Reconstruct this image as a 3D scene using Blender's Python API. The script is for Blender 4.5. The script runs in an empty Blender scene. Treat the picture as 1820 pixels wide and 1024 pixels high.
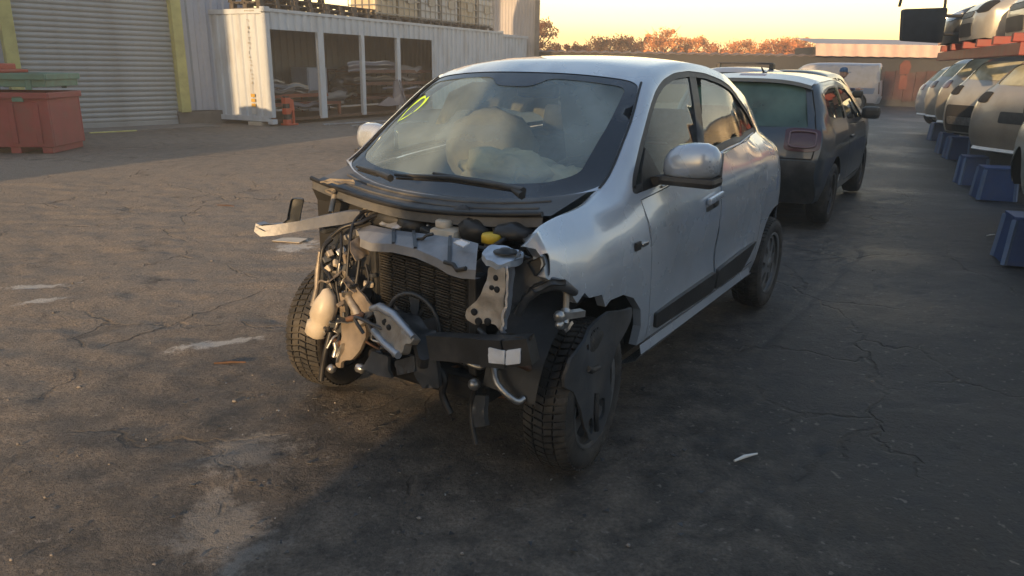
import bpy, bmesh, math, random
from mathutils import Vector, Matrix, noise
from mathutils.geometry import delaunay_2d_cdt

random.seed(7)
R = math.radians
scene = bpy.context.scene
COL = scene.collection

# ---------------------------------------------------------------- camera
cam_d = bpy.data.cameras.new('camera')
cam_d.sensor_width = 36.0
cam_d.lens = 26.061
cam_d.clip_start = 0.05
cam_d.clip_end = 2000
cam_o = bpy.data.objects.new('camera', cam_d)
COL.objects.link(cam_o)
_r, _u, _b = (0.99987548, 0.0045319, 0.01511593), (-0.01578067, 0.28714481, 0.95775719), (0.0, -0.95787646, 0.28718057)
cam_o.matrix_world = Matrix(((_r[0], _u[0], _b[0], 0), (_r[1], _u[1], _b[1], 0), (_r[2], _u[2], _b[2], 1.49894), (0, 0, 0, 1)))
scene.camera = cam_o

# ---------------------------------------------------------------- sun and sky
SUN_AZ = 204.0      # compass direction of the sun, clockwise from +Y
SUN_EL = 9.5
sd = bpy.data.lights.new('sun', 'SUN')
sd.energy = 5.0
sd.angle = R(0.6)
sd.color = (1.0, 0.66, 0.34)
so = bpy.data.objects.new('sun', sd)
COL.objects.link(so)
sv = Vector((math.sin(R(SUN_AZ)) * math.cos(R(SUN_EL)), math.cos(R(SUN_AZ)) * math.cos(R(SUN_EL)), math.sin(R(SUN_EL))))
so.rotation_euler = sv.to_track_quat('Z', 'Y').to_euler()

world = bpy.data.worlds.new('World')
scene.world = world
world.use_nodes = True
wn, wl = world.node_tree.nodes, world.node_tree.links
wn.clear()
w_out = wn.new('ShaderNodeOutputWorld')
sky = wn.new('ShaderNodeTexSky')
sky.sky_type = 'NISHITA'
sky.sun_disc = False
sky.sun_elevation = R(SUN_EL)
sky.sun_rotation = R(SUN_AZ)
sky.air_density = 1.3
sky.dust_density = 2.0
bg1 = wn.new('ShaderNodeBackground')
bg1.inputs['Strength'].default_value = 0.085
wl.new(sky.outputs['Color'], bg1.inputs['Color'])
# the glow band that lies on the whole horizon at sunset, strongest ahead
tc = wn.new('ShaderNodeTexCoord')
sep = wn.new('ShaderNodeSeparateXYZ')
wl.new(tc.outputs['Generated'], sep.inputs['Vector'])
ramp = wn.new('ShaderNodeValToRGB')
cr_ = ramp.color_ramp
cr_.interpolation = 'EASE'
stops = [(0.0, (3.0, 1.45, 0.40)), (0.03, (2.9, 1.75, 0.52)), (0.06, (2.6, 1.88, 0.80)), (0.10, (2.1, 1.68, 1.0)),
         (0.22, (0.60, 0.60, 0.56)), (0.45, (0.155, 0.21, 0.29)), (1.0, (0.10, 0.15, 0.245))]
cr_.elements[0].position, cr_.elements[0].color = stops[0][0], stops[0][1] + (1,)
cr_.elements[1].position, cr_.elements[1].color = stops[-1][0], stops[-1][1] + (1,)
for p_, c_ in stops[1:-1]:
    e_ = cr_.elements.new(p_)
    e_.color = c_ + (1,)
wl.new(sep.outputs['Z'], ramp.inputs['Fac'])
dot = wn.new('ShaderNodeVectorMath')
dot.operation = 'DOT_PRODUCT'
dot.inputs[1].default_value = (math.sin(R(4)), math.cos(R(4)), 0)
wl.new(tc.outputs['Generated'], dot.inputs[0])
# away from the glow the band fades into dusk blue
ramp2 = wn.new('ShaderNodeValToRGB')
ramp2.color_ramp.interpolation = 'EASE'
e0_, e1_ = ramp2.color_ramp.elements
e0_.position, e0_.color = 0.0, (0.17, 0.165, 0.185, 1)
e1_.position, e1_.color = 1.0, (0.10, 0.15, 0.245, 1)
for p_, c_ in ((0.12, (0.18, 0.195, 0.235)), (0.45, (0.155, 0.21, 0.29))):
    e_ = ramp2.color_ramp.elements.new(p_)
    e_.color = c_ + (1,)
wl.new(sep.outputs['Z'], ramp2.inputs['Fac'])
mr = wn.new('ShaderNodeMapRange')
mr.interpolation_type = 'SMOOTHSTEP'
mr.inputs['From Min'].default_value = 0.0
mr.inputs['From Max'].default_value = 0.92
mr.inputs['To Min'].default_value = 0.0
mr.inputs['To Max'].default_value = 1.0
wl.new(dot.outputs['Value'], mr.inputs['Value'])
bg2 = wn.new('ShaderNodeBackground')
mixw = wn.new('ShaderNodeMix')
mixw.data_type = 'RGBA'
wl.new(mr.outputs['Result'], mixw.inputs['Factor'])
wl.new(ramp2.outputs['Color'], mixw.inputs[6])
wl.new(ramp.outputs['Color'], mixw.inputs[7])
wl.new(mixw.outputs[2], bg2.inputs['Color'])
bg2.inputs['Strength'].default_value = 0.95
addw = wn.new('ShaderNodeAddShader')
wl.new(bg1.outputs[0], addw.inputs[0])
wl.new(bg2.outputs[0], addw.inputs[1])
wl.new(addw.outputs[0], w_out.inputs['Surface'])

scene.view_settings.view_transform = 'Standard'
scene.view_settings.look = 'None'
scene.view_settings.exposure = 0.6
scene.view_settings.gamma = 1.0
scene.render.engine = 'CYCLES'
scene.cycles.use_denoising = True
scene.cycles.max_bounces = 8
scene.cycles.transparent_max_bounces = 16

# ---------------------------------------------------------------- materials
def mat(name, color, rough=0.6, metal=0.0, var=0.12, scale=8.0, bump=0.0, bscale=40.0, coat=0.0, spec=0.5, dirt=None, dirt_amt=0.0, dirt_scale=3.0, stretch=None, rvar=0.1):
    m = bpy.data.materials.new(name)
    m.use_nodes = True
    n, l = m.node_tree.nodes, m.node_tree.links
    b = n['Principled BSDF']
    b.inputs['Roughness'].default_value = rough
    b.inputs['Metallic'].default_value = metal
    b.inputs['Specular IOR Level'].default_value = spec
    b.inputs['Coat Weight'].default_value = coat
    b.inputs['Coat Roughness'].default_value = 0.06
    t = n.new('ShaderNodeTexCoord')
    src = t.outputs['Object']
    if stretch:
        mp = n.new('ShaderNodeMapping')
        mp.inputs['Scale'].default_value = stretch
        l.new(src, mp.inputs['Vector'])
        src = mp.outputs['Vector']
    nz = n.new('ShaderNodeTexNoise')
    nz.inputs['Scale'].default_value = scale
    nz.inputs['Detail'].default_value = 5
    l.new(src, nz.inputs['Vector'])
    cr = n.new('ShaderNodeValToRGB')
    c0 = tuple(max(0, c * (1 - var * 1.6)) for c in color)
    c1 = tuple(min(1, c * (1 + var * 1.6)) for c in color)
    cr.color_ramp.elements[0].position = 0.3
    cr.color_ramp.elements[1].position = 0.7
    cr.color_ramp.elements[0].color = c0 + (1,)
    cr.color_ramp.elements[1].color = c1 + (1,)
    l.new(nz.outputs['Fac'], cr.inputs['Fac'])
    out = cr.outputs['Color']
    if dirt:
        nd = n.new('ShaderNodeTexNoise')
        nd.inputs['Scale'].default_value = dirt_scale
        nd.inputs['Detail'].default_value = 8
        nd.inputs['Roughness'].default_value = 0.65
        l.new(src, nd.inputs['Vector'])
        rd = n.new('ShaderNodeMapRange')
        rd.inputs['From Min'].default_value = 0.48
        rd.inputs['From Max'].default_value = 0.72
        rd.inputs['To Max'].default_value = dirt_amt
        l.new(nd.outputs['Fac'], rd.inputs['Value'])
        mx = n.new('ShaderNodeMix')
        mx.data_type = 'RGBA'
        l.new(rd.outputs['Result'], mx.inputs['Factor'])
        l.new(out, mx.inputs[6])
        mx.inputs[7].default_value = dirt + (1,)
        out = mx.outputs[2]
    l.new(out, b.inputs['Base Color'])
    if rvar:
        rr = n.new('ShaderNodeMapRange')
        rr.inputs['To Min'].default_value = max(0.02, rough - rvar)
        rr.inputs['To Max'].default_value = min(1, rough + rvar)
        l.new(nz.outputs['Fac'], rr.inputs['Value'])
        l.new(rr.outputs['Result'], b.inputs['Roughness'])
    if bump:
        nb = n.new('ShaderNodeTexNoise')
        nb.inputs['Scale'].default_value = bscale
        nb.inputs['Detail'].default_value = 6
        l.new(src, nb.inputs['Vector'])
        bp = n.new('ShaderNodeBump')
        bp.inputs['Strength'].default_value = bump
        bp.inputs['Distance'].default_value = 0.02
        l.new(nb.outputs['Fac'], bp.inputs['Height'])
        l.new(bp.outputs['Normal'], b.inputs['Normal'])
    return m


def glass_mat(name, tint, film=0.08, film_col=(0.55, 0.6, 0.6), opaque=0.0, ior=1.5):
    """Car glass: clear (tinted) with mirror reflections and a thin film painted like reflected sky."""
    m = bpy.data.materials.new(name)
    m.use_nodes = True
    n, l = m.node_tree.nodes, m.node_tree.links
    n.clear()
    o = n.new('ShaderNodeOutputMaterial')
    tr = n.new('ShaderNodeBsdfTransparent')
    tr.inputs['Color'].default_value = tint + (1,)
    gl = n.new('ShaderNodeBsdfGlossy')
    gl.inputs['Roughness'].default_value = 0.03
    gl.inputs['Color'].default_value = (1, 1, 1, 1)
    df = n.new('ShaderNodeBsdfDiffuse')  # pale film, stands in for the sky mirrored in the glass
    t = n.new('ShaderNodeTexCoord')
    nz = n.new('ShaderNodeTexNoise')
    nz.inputs['Scale'].default_value = 3.5
    nz.inputs['Detail'].default_value = 6
    l.new(t.outputs['Object'], nz.inputs['Vector'])
    df.inputs['Color'].default_value = film_col + (1,)
    mr_ = n.new('ShaderNodeMapRange')
    mr_.inputs['From Min'].default_value = 0.25
    mr_.inputs['From Max'].default_value = 0.75
    mr_.inputs['To Min'].default_value = film * 0.5 + opaque
    mr_.inputs['To Max'].default_value = film * 1.5 + opaque
    l.new(nz.outputs['Fac'], mr_.inputs['Value'])
    m1 = n.new('ShaderNodeMixShader')
    l.new(mr_.outputs['Result'], m1.inputs['Fac'])
    l.new(tr.outputs[0], m1.inputs[1])
    l.new(df.outputs[0], m1.inputs[2])
    lw = n.new('ShaderNodeLayerWeight')
    lw.inputs['Blend'].default_value = 0.5
    pw = n.new('ShaderNodeMath')
    pw.operation = 'POWER'
    pw.inputs[1].default_value = 5.5
    l.new(lw.outputs['Facing'], pw.inputs[0])
    fr = n.new('ShaderNodeMapRange')
    fr.inputs['To Min'].default_value = ((ior - 1) / (ior + 1)) ** 2 * 1.0
    fr.inputs['To Max'].default_value = 1.0
    l.new(pw.outputs[0], fr.inputs['Value'])
    m2 = n.new('ShaderNodeMixShader')
    l.new(fr.outputs[0], m2.inputs['Fac'])
    l.new(m1.outputs[0], m2.inputs[1])
    l.new(gl.outputs[0], m2.inputs[2])
    l.new(m2.outputs[0], o.inputs['Surface'])
    return m


M = {}
M['paint_silver'] = mat('silver_blue_paint', (0.47, 0.525, 0.595), 0.27, 0.35, 0.04, 3, coat=1.0, dirt=(0.20, 0.17, 0.14), dirt_amt=0.22, dirt_scale=2.2, rvar=0.05)
M['bare_silver'] = mat('bare_silver_metal', (0.40, 0.43, 0.48), 0.38, 0.55, 0.15, 12, bump=0.12, dirt=(0.14, 0.11, 0.08), dirt_amt=0.5, dirt_scale=6)
M['gold_metal'] = mat('dusty_bare_metal', (0.31, 0.28, 0.24), 0.5, 0.35, 0.2, 10, bump=0.15, dirt=(0.10, 0.07, 0.05), dirt_amt=0.6, dirt_scale=7)
M['bracket_grey'] = mat('dull_bracket_metal', (0.24, 0.25, 0.27), 0.5, 0.3, 0.15, 12, bump=0.12, dirt=(0.12, 0.10, 0.08), dirt_amt=0.5, dirt_scale=6)
M['cowl'] = mat('dusty_cowl_plastic', (0.075, 0.078, 0.082), 0.55, 0, 0.2, 7, bump=0.08, dirt=(0.22, 0.20, 0.17), dirt_amt=0.5, dirt_scale=4)
M['black_plastic'] = mat('black_plastic', (0.022, 0.023, 0.024), 0.5, 0, 0.25, 10, bump=0.08, dirt=(0.12, 0.10, 0.08), dirt_amt=0.35, dirt_scale=5)
M['grey_plastic'] = mat('dark_grey_plastic', (0.045, 0.05, 0.056), 0.45, 0, 0.2, 6, bump=0.05, dirt=(0.16, 0.14, 0.12), dirt_amt=0.35, dirt_scale=4)
M['blackout'] = mat('black_underside', (0.012, 0.012, 0.012), 0.85, 0, 0.3, 5, dirt=(0.05, 0.04, 0.03), dirt_amt=0.4)
M['rubber'] = mat('tyre_rubber', (0.026, 0.025, 0.024), 0.75, 0, 0.25, 20, bump=0.2, bscale=120, dirt=(0.13, 0.11, 0.085), dirt_amt=0.55, dirt_scale=9)
M['hose'] = mat('rubber_hose', (0.016, 0.016, 0.017), 0.45, 0, 0.2, 20)
M['steel'] = mat('dull_steel', (0.42, 0.42, 0.41), 0.35, 0.85, 0.15, 25, bump=0.1, dirt=(0.15, 0.08, 0.05), dirt_amt=0.4, dirt_scale=12)
M['chrome'] = mat('chrome', (0.75, 0.75, 0.76), 0.12, 1.0, 0.05, 20)
M['alu'] = mat('wheel_silver', (0.34, 0.35, 0.36), 0.38, 0.6, 0.1, 10, dirt=(0.08, 0.07, 0.06), dirt_amt=0.5, dirt_scale=8)
M['wheel_dark'] = mat('dark_wheel', (0.06, 0.062, 0.066), 0.4, 0.4, 0.15, 10)
M['trim_grey'] = mat('grey_wheel_trim', (0.15, 0.155, 0.16), 0.42, 0.2, 0.12, 10, dirt=(0.07, 0.06, 0.05), dirt_amt=0.6, dirt_scale=8)
M['rust'] = mat('rusty_steel', (0.12, 0.065, 0.04), 0.75, 0.3, 0.3, 14, bump=0.2)
M['cream'] = mat('cream_plastic', (0.50, 0.44, 0.35), 0.42, 0, 0.08, 9, bump=0.05, dirt=(0.22, 0.16, 0.1), dirt_amt=0.5, dirt_scale=6)
M['white_plastic'] = mat('white_plastic', (0.66, 0.66, 0.64), 0.45, 0, 0.06, 8, dirt=(0.3, 0.27, 0.22), dirt_amt=0.4)
M['paper'] = mat('paper_label', (0.72, 0.73, 0.75), 0.7, 0, 0.06, 14, dirt=(0.25, 0.26, 0.3), dirt_amt=0.5, dirt_scale=12)
M['yellow_cap'] = mat('yellow_cap', (0.62, 0.42, 0.03), 0.4, 0, 0.06, 8)
M['tan_plate'] = mat('dusty_tan_plate', (0.20, 0.165, 0.13), 0.6, 0.15, 0.22, 9, bump=0.12, dirt=(0.06, 0.05, 0.04), dirt_amt=0.6, dirt_scale=6)
M['airbag'] = mat('airbag_cloth', (0.50, 0.44, 0.29), 0.9, 0, 0.15, 6, bump=0.6, bscale=16)
M['seat'] = mat('grey_seat_cloth', (0.065, 0.07, 0.078), 0.9, 0, 0.15, 30, bump=0.1)
M['beige_cloth'] = mat('beige_grey_cloth', (0.24, 0.225, 0.18), 0.9, 0, 0.12, 8, bump=0.4, bscale=16)
M['trim_light'] = mat('light_cabin_trim', (0.42, 0.42, 0.38), 0.8, 0, 0.08, 8)
M['marker'] = mat('yellow_marker_pen', (0.62, 0.95, 0.04), 0.5, 0, 0.05, 20)
M['glass_screen'] = glass_mat('windscreen_glass', (0.82, 0.90, 0.89), 0.31, (0.42, 0.54, 0.58))  # strong bluish film paints in the sky's reflected veil
M['glass_side'] = glass_mat('side_glass', (0.62, 0.72, 0.67), 0.02)
M['glass_dark'] = glass_mat('dark_car_glass', (0.10, 0.13, 0.12), 0.05, (0.3, 0.34, 0.33))
M['glass_green'] = glass_mat('green_rear_glass', (0.16, 0.24, 0.21), 0.30, (0.22, 0.38, 0.32))
M['glass_yellow'] = glass_mat('sky_sheen_screen_glass', (0.35, 0.38, 0.30), 0.75, (0.60, 0.58, 0.40))  # yellowish film paints in the bright sky reflection
M['lamp_red'] = mat('red_lamp_lens', (0.20, 0.012, 0.02), 0.15, 0, 0.05, 8, coat=0.6)
M['lamp_dark'] = mat('smoked_red_lens', (0.065, 0.015, 0.022), 0.15, 0, 0.05, 8, coat=0.6)
M['lamp_clear'] = mat('clear_lamp_lens', (0.42, 0.44, 0.46), 0.15, 0.4, 0.2, 20, coat=0.8)


def paint(name, c, rough=0.35, metal=0.3, dirt=0.3):
    return mat(name, c, rough, metal, 0.04, 3, coat=0.6, dirt=(0.2, 0.17, 0.13), dirt_amt=dirt, dirt_scale=2.5, rvar=0.05)


# ---------------------------------------------------------------- object helpers
def prop(o, label=None, cat=None, group=None, kind=None):
    if label: o['label'] = label
    if cat: o['category'] = cat
    if group: o['group'] = group
    if kind: o['kind'] = kind
    return o


def thing(name, label, cat, loc=(0, 0, 0), az=90.0, group=None, tilt=(0, 0)):
    """An Empty at the thing's base. az: compass direction (clockwise from +Y) of the local +X axis."""
    o = bpy.data.objects.new(name, None)
    o.empty_display_size = 0.2
    COL.objects.link(o)
    o.location = loc
    o.rotation_euler = (tilt[0], tilt[1], R(90 - az))
    return prop(o, label, cat, group)


def link(name, me, m, parent=None):
    o = bpy.data.objects.new(name, me)
    if m is not None and not me.materials:
        for mm in (m if isinstance(m, (list, tuple)) else [m]):
            me.materials.append(mm)
    COL.objects.link(o)
    if parent is not None:
        o.parent = parent
    return o


def share(name, src, parent, mw=None):
    """Another object on the same mesh data."""
    o = bpy.data.objects.new(name, src.data)
    COL.objects.link(o)
    o.parent = parent
    if mw is not None:
        o.matrix_local = mw
    return o


class MB:
    """Collects shapes; build() links them as ONE mesh object."""
    def __init__(self):
        self.v, self.f, self.s, self.mi = [], [], [], []
        self.cur = 0

    def add(self, vs, fs, smooth=False, mtx=None):
        b = len(self.v)
        if mtx is not None:
            vs = [mtx @ Vector(p) for p in vs]
        self.v += [tuple(p) for p in vs]
        self.f += [tuple(i + b for i in f) for f in fs]
        self.s += [smooth] * len(fs)
        self.mi += [self.cur] * len(fs)
        return self

    def box(self, c, size, rot=None, bevel=0.0):
        hx, hy, hz = size[0] / 2, size[1] / 2, size[2] / 2
        mtx = Matrix.Translation(c) @ (rot.to_4x4() if rot is not None else Matrix())
        if bevel <= 0:
            vs = [(x, y, z) for x in (-hx, hx) for y in (-hy, hy) for z in (-hz, hz)]
            fs = [(0, 1, 3, 2), (4, 6, 7, 5), (0, 4, 5, 1), (2, 3, 7, 6), (0, 2, 6, 4), (1, 5, 7, 3)]
            return self.add(vs, fs, False, mtx)
        bm = bmesh.new()
        bmesh.ops.create_cube(bm, size=1.0)
        for v in bm.verts:
            v.co = Vector((v.co.x * size[0], v.co.y * size[1], v.co.z * size[2]))
        bmesh.ops.bevel(bm, geom=bm.edges[:], offset=bevel, segments=2, affect='EDGES', profile=0.6)
        bm.verts.ensure_lookup_table()
        vs = [v.co.copy() for v in bm.verts]
        fs = [[v.index for v in f.verts] for f in bm.faces]
        bm.free()
        return self.add(vs, fs, False, mtx)

    def beam(self, p0, p1, w, h, up=(0, 0, 1)):
        p0, p1 = Vector(p0), Vector(p1)
        d = p1 - p0
        x = d.normalized()
        u = Vector(up)
        y = u.cross(x)
        if y.length < 1e-4:
            y = Vector((0, 1, 0)).cross(x)
        y.normalize()
        z = x.cross(y)
        rot = Matrix((x, y, z)).transposed()
        return self.box((p0 + p1) / 2, (d.length, w, h), rot)

    def tube(self, pts, r, n=8, caps=True, smooth=True):
        pts = [Vector(p) for p in pts]
        rs = r if isinstance(r, (list, tuple)) else [r] * len(pts)
        vs, fs = [], []
        prev = None
        for i, p in enumerate(pts):
            d = (pts[min(i + 1, len(pts) - 1)] - pts[max(i - 1, 0)])
            if d.length < 1e-9: d = Vector((0, 0, 1))
            d.normalize()
            if prev is None:
                a = Vector((0, 0, 1)) if abs(d.z) < 0.9 else Vector((1, 0, 0))
                prev = (a - d * a.dot(d)).normalized()
            else:
                q = prev - d * prev.dot(d)
                prev = q.normalized() if q.length > 1e-6 else prev
            b = d.cross(prev)
            for k in range(n):
                t = 2 * math.pi * k / n
                vs.append(p + (prev * math.cos(t) + b * math.sin(t)) * rs[i])
        for i in range(len(pts) - 1):
            for k in range(n):
                fs.append((i * n + k, i * n + (k + 1) % n, (i + 1) * n + (k + 1) % n, (i + 1) * n + k))
        self.add(vs, fs, smooth)
        if caps:
            self.add(vs[:n], [tuple(range(n))[::-1]])
            self.add(vs[-n:], [tuple(range(n))])
        return self

    def lathe(self, prof, n=32, axis='Z', mtx=None, smooth=True):
        """prof: list of (r, h) turned about the axis."""
        vs, fs = [], []
        for (r, h) in prof:
            for k in range(n):
                t = 2 * math.pi * k / n
                c, s = r * math.cos(t), r * math.sin(t)
                vs.append({'Z': (c, s, h), 'Y': (c, h, s), 'X': (h, c, s)}[axis])
        for i in range(len(prof) - 1):
            for k in range(n):
                fs.append((i * n + k, i * n + (k + 1) % n, (i + 1) * n + (k + 1) % n, (i + 1) * n + k))
        return self.add(vs, fs, smooth, mtx)

    def plate(self, pts, t=0.012, nrm=None):
        """A flat-ish polygon of 3D points given a thickness."""
        pts = [Vector(p) for p in pts]
        if nrm is None:
            nrm = Vector((0, 0, 0))
            for i in range(len(pts)):
                a, b = pts[i], pts[(i + 1) % len(pts)]
                nrm += a.cross(b)
            nrm.normalize()
        else:
            nrm = Vector(nrm).normalized()
        n = len(pts)
        vs = pts + [p - nrm * t for p in pts]
        fs = [tuple(range(n)), tuple(range(n, 2 * n))[::-1]]
        fs += [(i, i + n, (i + 1) % n + n, (i + 1) % n) for i in range(n)]
        return self.add(vs, fs)

    def sheet(self, pts, t=0.012, nrm=None, amp=None):
        """A sheet-metal piece: the polygon filled, dented and rolled at its rim."""
        pts = [Vector(p) for p in pts]
        c = sum(pts, Vector((0, 0, 0))) / len(pts)
        nn = Vector((0, 0, 0))
        for i in range(len(pts)):
            nn += (pts[i] - c).cross(pts[(i + 1) % len(pts)] - c)
        nn.normalize()
        if nrm is not None and nn.dot(Vector(nrm)) < 0: nn = -nn
        ex = (pts[1] - pts[0])
        ex = (ex - nn * ex.dot(nn)).normalized()
        ey = nn.cross(ex)
        poly = [((p - c).dot(ex), (p - c).dot(ey)) for p in pts]
        hs = [(p - c).dot(nn) for p in pts]
        size = max(p[0] for p in poly) - min(p[0] for p in poly) + max(p[1] for p in poly) - min(p[1] for p in poly)
        amp = 0.035 * size if amp is None else amp
        sd = Vector((c.x * 31, c.y * 37, c.z * 29))

        def fn(a, b, d):
            w = [1.0 / ((a - p[0]) ** 2 + (b - p[1]) ** 2 + 1e-5) for p in poly]
            h = sum(wi * hi for wi, hi in zip(w, hs)) / sum(w)
            h += amp * noise.noise(Vector((a, b, 0)) * (3.2 / size) * 2 + sd) + amp * 0.5 * noise.noise(Vector((a, b, 0)) * (9.0 / size) * 2 + sd)
            return c + ex * a + ey * b + nn * (h - d)
        panel(self, fn, rounded(poly, size * 0.03, 2), (), max(0.012, size / 16), t)
        return self

    def strip(self, a, b, smooth=True):
        """Quads between two rows of points."""
        n = len(a)
        return self.add(list(a) + list(b), [(i, i + 1, n + i + 1, n + i) for i in range(n - 1)], smooth)

    def grid(self, rows, smooth=True):
        for i in range(len(rows) - 1):
            pass
        n = len(rows[0])
        vs = [p for r in rows for p in r]
        fs = [(i * n + j, i * n + j + 1, (i + 1) * n + j + 1, (i + 1) * n + j) for i in range(len(rows) - 1) for j in range(n - 1)]
        return self.add(vs, fs, smooth)

    def blob(self, c, r, seed=0, amp=0.25, n=12, m=8):
        """A lumpy rounded body."""
        vs, fs = [], []
        for i in range(m + 1):
            th = math.pi * i / m
            for k in range(n):
                ph = 2 * math.pi * k / n
                d = Vector((math.sin(th) * math.cos(ph), math.sin(th) * math.sin(ph), math.cos(th)))
                q = 1 + amp * (noise.noise(d * 2.1 + Vector((seed * 7.3, seed * 3.1, 0))) + (0.45 * noise.noise(d * 6.0 + Vector((seed, 0, 3))) if n > 18 else 0))
                vs.append((c[0] + d.x * r[0] * q, c[1] + d.y * r[1] * q, c[2] + d.z * r[2] * q))
        for i in range(m):
            for k in range(n):
                fs.append((i * n + k, i * n + (k + 1) % n, (i + 1) * n + (k + 1) % n, (i + 1) * n + k))
        return self.add(vs, fs, True)

    def mesh(self, name, weld=0.0, sharp=None):
        me = bpy.data.meshes.new(name)
        me.from_pydata(self.v, [], self.f)
        me.polygons.foreach_set('use_smooth', self.s)
        me.polygons.foreach_set('material_index', self.mi)
        if weld:
            bm = bmesh.new()
            bm.from_mesh(me)
            bmesh.ops.remove_doubles(bm, verts=bm.verts, dist=weld)
            bmesh.ops.recalc_face_normals(bm, faces=bm.faces)
            bm.to_mesh(me)
            bm.free()
        if sharp is not None:
            me.set_sharp_from_angle(angle=R(sharp))
        me.update()
        return me

    def build(self, name, m, parent=None, weld=0.0, sharp=None):
        return link(name, self.mesh(name, weld, sharp), m, parent)


def catmull(pts, n):
    """Smooth curve through tuples, n steps per span."""
    out = []
    P = [tuple(p) for p in pts]
    for i in range(len(P) - 1):
        p0 = P[i - 1] if i > 0 else tuple(2 * a - b for a, b in zip(P[0], P[1]))
        p1, p2 = P[i], P[i + 1]
        p3 = P[i + 2] if i + 2 < len(P) else tuple(2 * a - b for a, b in zip(P[-1], P[-2]))
        for k in range(n):
            t = k / n
            out.append(tuple(0.5 * (2 * b + (c - a) * t + (2 * a - 5 * b + 4 * c - d) * t * t + (3 * b - a - 3 * c + d) * t ** 3)
                             for a, b, c, d in zip(p0, p1, p2, p3)))
    out.append(P[-1])
    return out


def interp(tab, x):
    if x <= tab[0][0]: return tab[0][1]
    for (a, b), (c, d) in zip(tab, tab[1:]):
        if x <= c:
            t = (x - a) / (c - a)
            t = t * t * (3 - 2 * t)
            return b + (d - b) * t
    return tab[-1][1]


def inside(p, poly):
    x, y = p
    r = False
    j = len(poly) - 1
    for i in range(len(poly)):
        xi, yi = poly[i]
        xj, yj = poly[j]
        if (yi > y) != (yj > y) and x < (xj - xi) * (y - yi) / (yj - yi) + xi:
            r = not r
        j = i
    return r


def dens(poly, step):
    out = []
    for i in range(len(poly)):
        a, b = poly[i], poly[(i + 1) % len(poly)]
        d = math.hypot(b[0] - a[0], b[1] - a[1])
        k = max(1, int(round(d / step)))
        out += [(a[0] + (b[0] - a[0]) * j / k, a[1] + (b[1] - a[1]) * j / k) for j in range(k)]
    return out


def rounded(poly, r, n=4):
    """Polygon with its corners rounded by about r."""
    out = []
    N = len(poly)
    for i in range(N):
        a, b, c = Vector(poly[i - 1]), Vector(poly[i]), Vector(poly[(i + 1) % N])
        d1, d2 = a - b, c - b
        k = min(r, d1.length * 0.45, d2.length * 0.45)
        p, q = b + d1.normalized() * k, b + d2.normalized() * k
        for j in range(n + 1):
            t = j / n
            z = p * (1 - t) ** 2 + b * 2 * t * (1 - t) + q * t * t
            out.append((z.x, z.y))
    return out


def panel(mb, fn, outer, holes=(), step=0.09, lip=0.0, dense=True):
    """Fill a 2D outline (with holes), carry it onto the surface fn(a, b, depth), fold its rims inward by lip."""
    loops = [dens(outer, step) if dense else list(outer)] + [dens(h, step) if dense else list(h) for h in holes]
    pts, edges = [], []
    for lp in loops:
        b = len(pts)
        pts += lp
        edges += [(b + i, b + (i + 1) % len(lp)) for i in range(len(lp))]
    xs, ys = [p[0] for p in loops[0]], [p[1] for p in loops[0]]
    nb = [Vector(p) for p in pts]
    x = min(xs) + step * 0.5
    grid = []
    while x < max(xs):
        y = min(ys) + step * 0.5
        while y < max(ys):
            if inside((x, y), loops[0]) and not any(inside((x, y), h) for h in loops[1:]):
                q = Vector((x, y))
                if all((q - p).length_squared > (0.45 * step) ** 2 for p in nb):
                    grid.append((x, y))
            y += step
        x += step
    res = delaunay_2d_cdt([Vector(p) for p in pts + grid], edges, [], 0, 1e-5)
    vo, fo = res[0], res[2]
    keep = []
    for f in fo:
        c = (sum(vo[i].x for i in f) / len(f), sum(vo[i].y for i in f) / len(f))
        if inside(c, loops[0]) and not any(inside(c, h) for h in loops[1:]):
            keep.append(tuple(f))
    mb.add([fn(v.x, v.y, 0.0) for v in vo], keep, True)
    if lip:
        for lp in loops:
            top = [fn(p[0], p[1], 0.0) for p in lp]
            low = [fn(p[0], p[1], lip) for p in lp]
            n = len(lp)
            mb.add(top + low, [(i, (i + 1) % n, n + (i + 1) % n, n + i) for i in range(n)], False)
    return mb


def copy_tree(o, parent=None, kids=None):
    if kids is None:
        kids = {}
        for q in bpy.data.objects:
            if q.parent: kids.setdefault(q.parent.name, []).append(q)
    c = o.copy()
    COL.objects.link(c)
    c.parent = parent
    for ch in kids.get(o.name, []):
        copy_tree(ch, c, kids)
    return c

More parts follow.
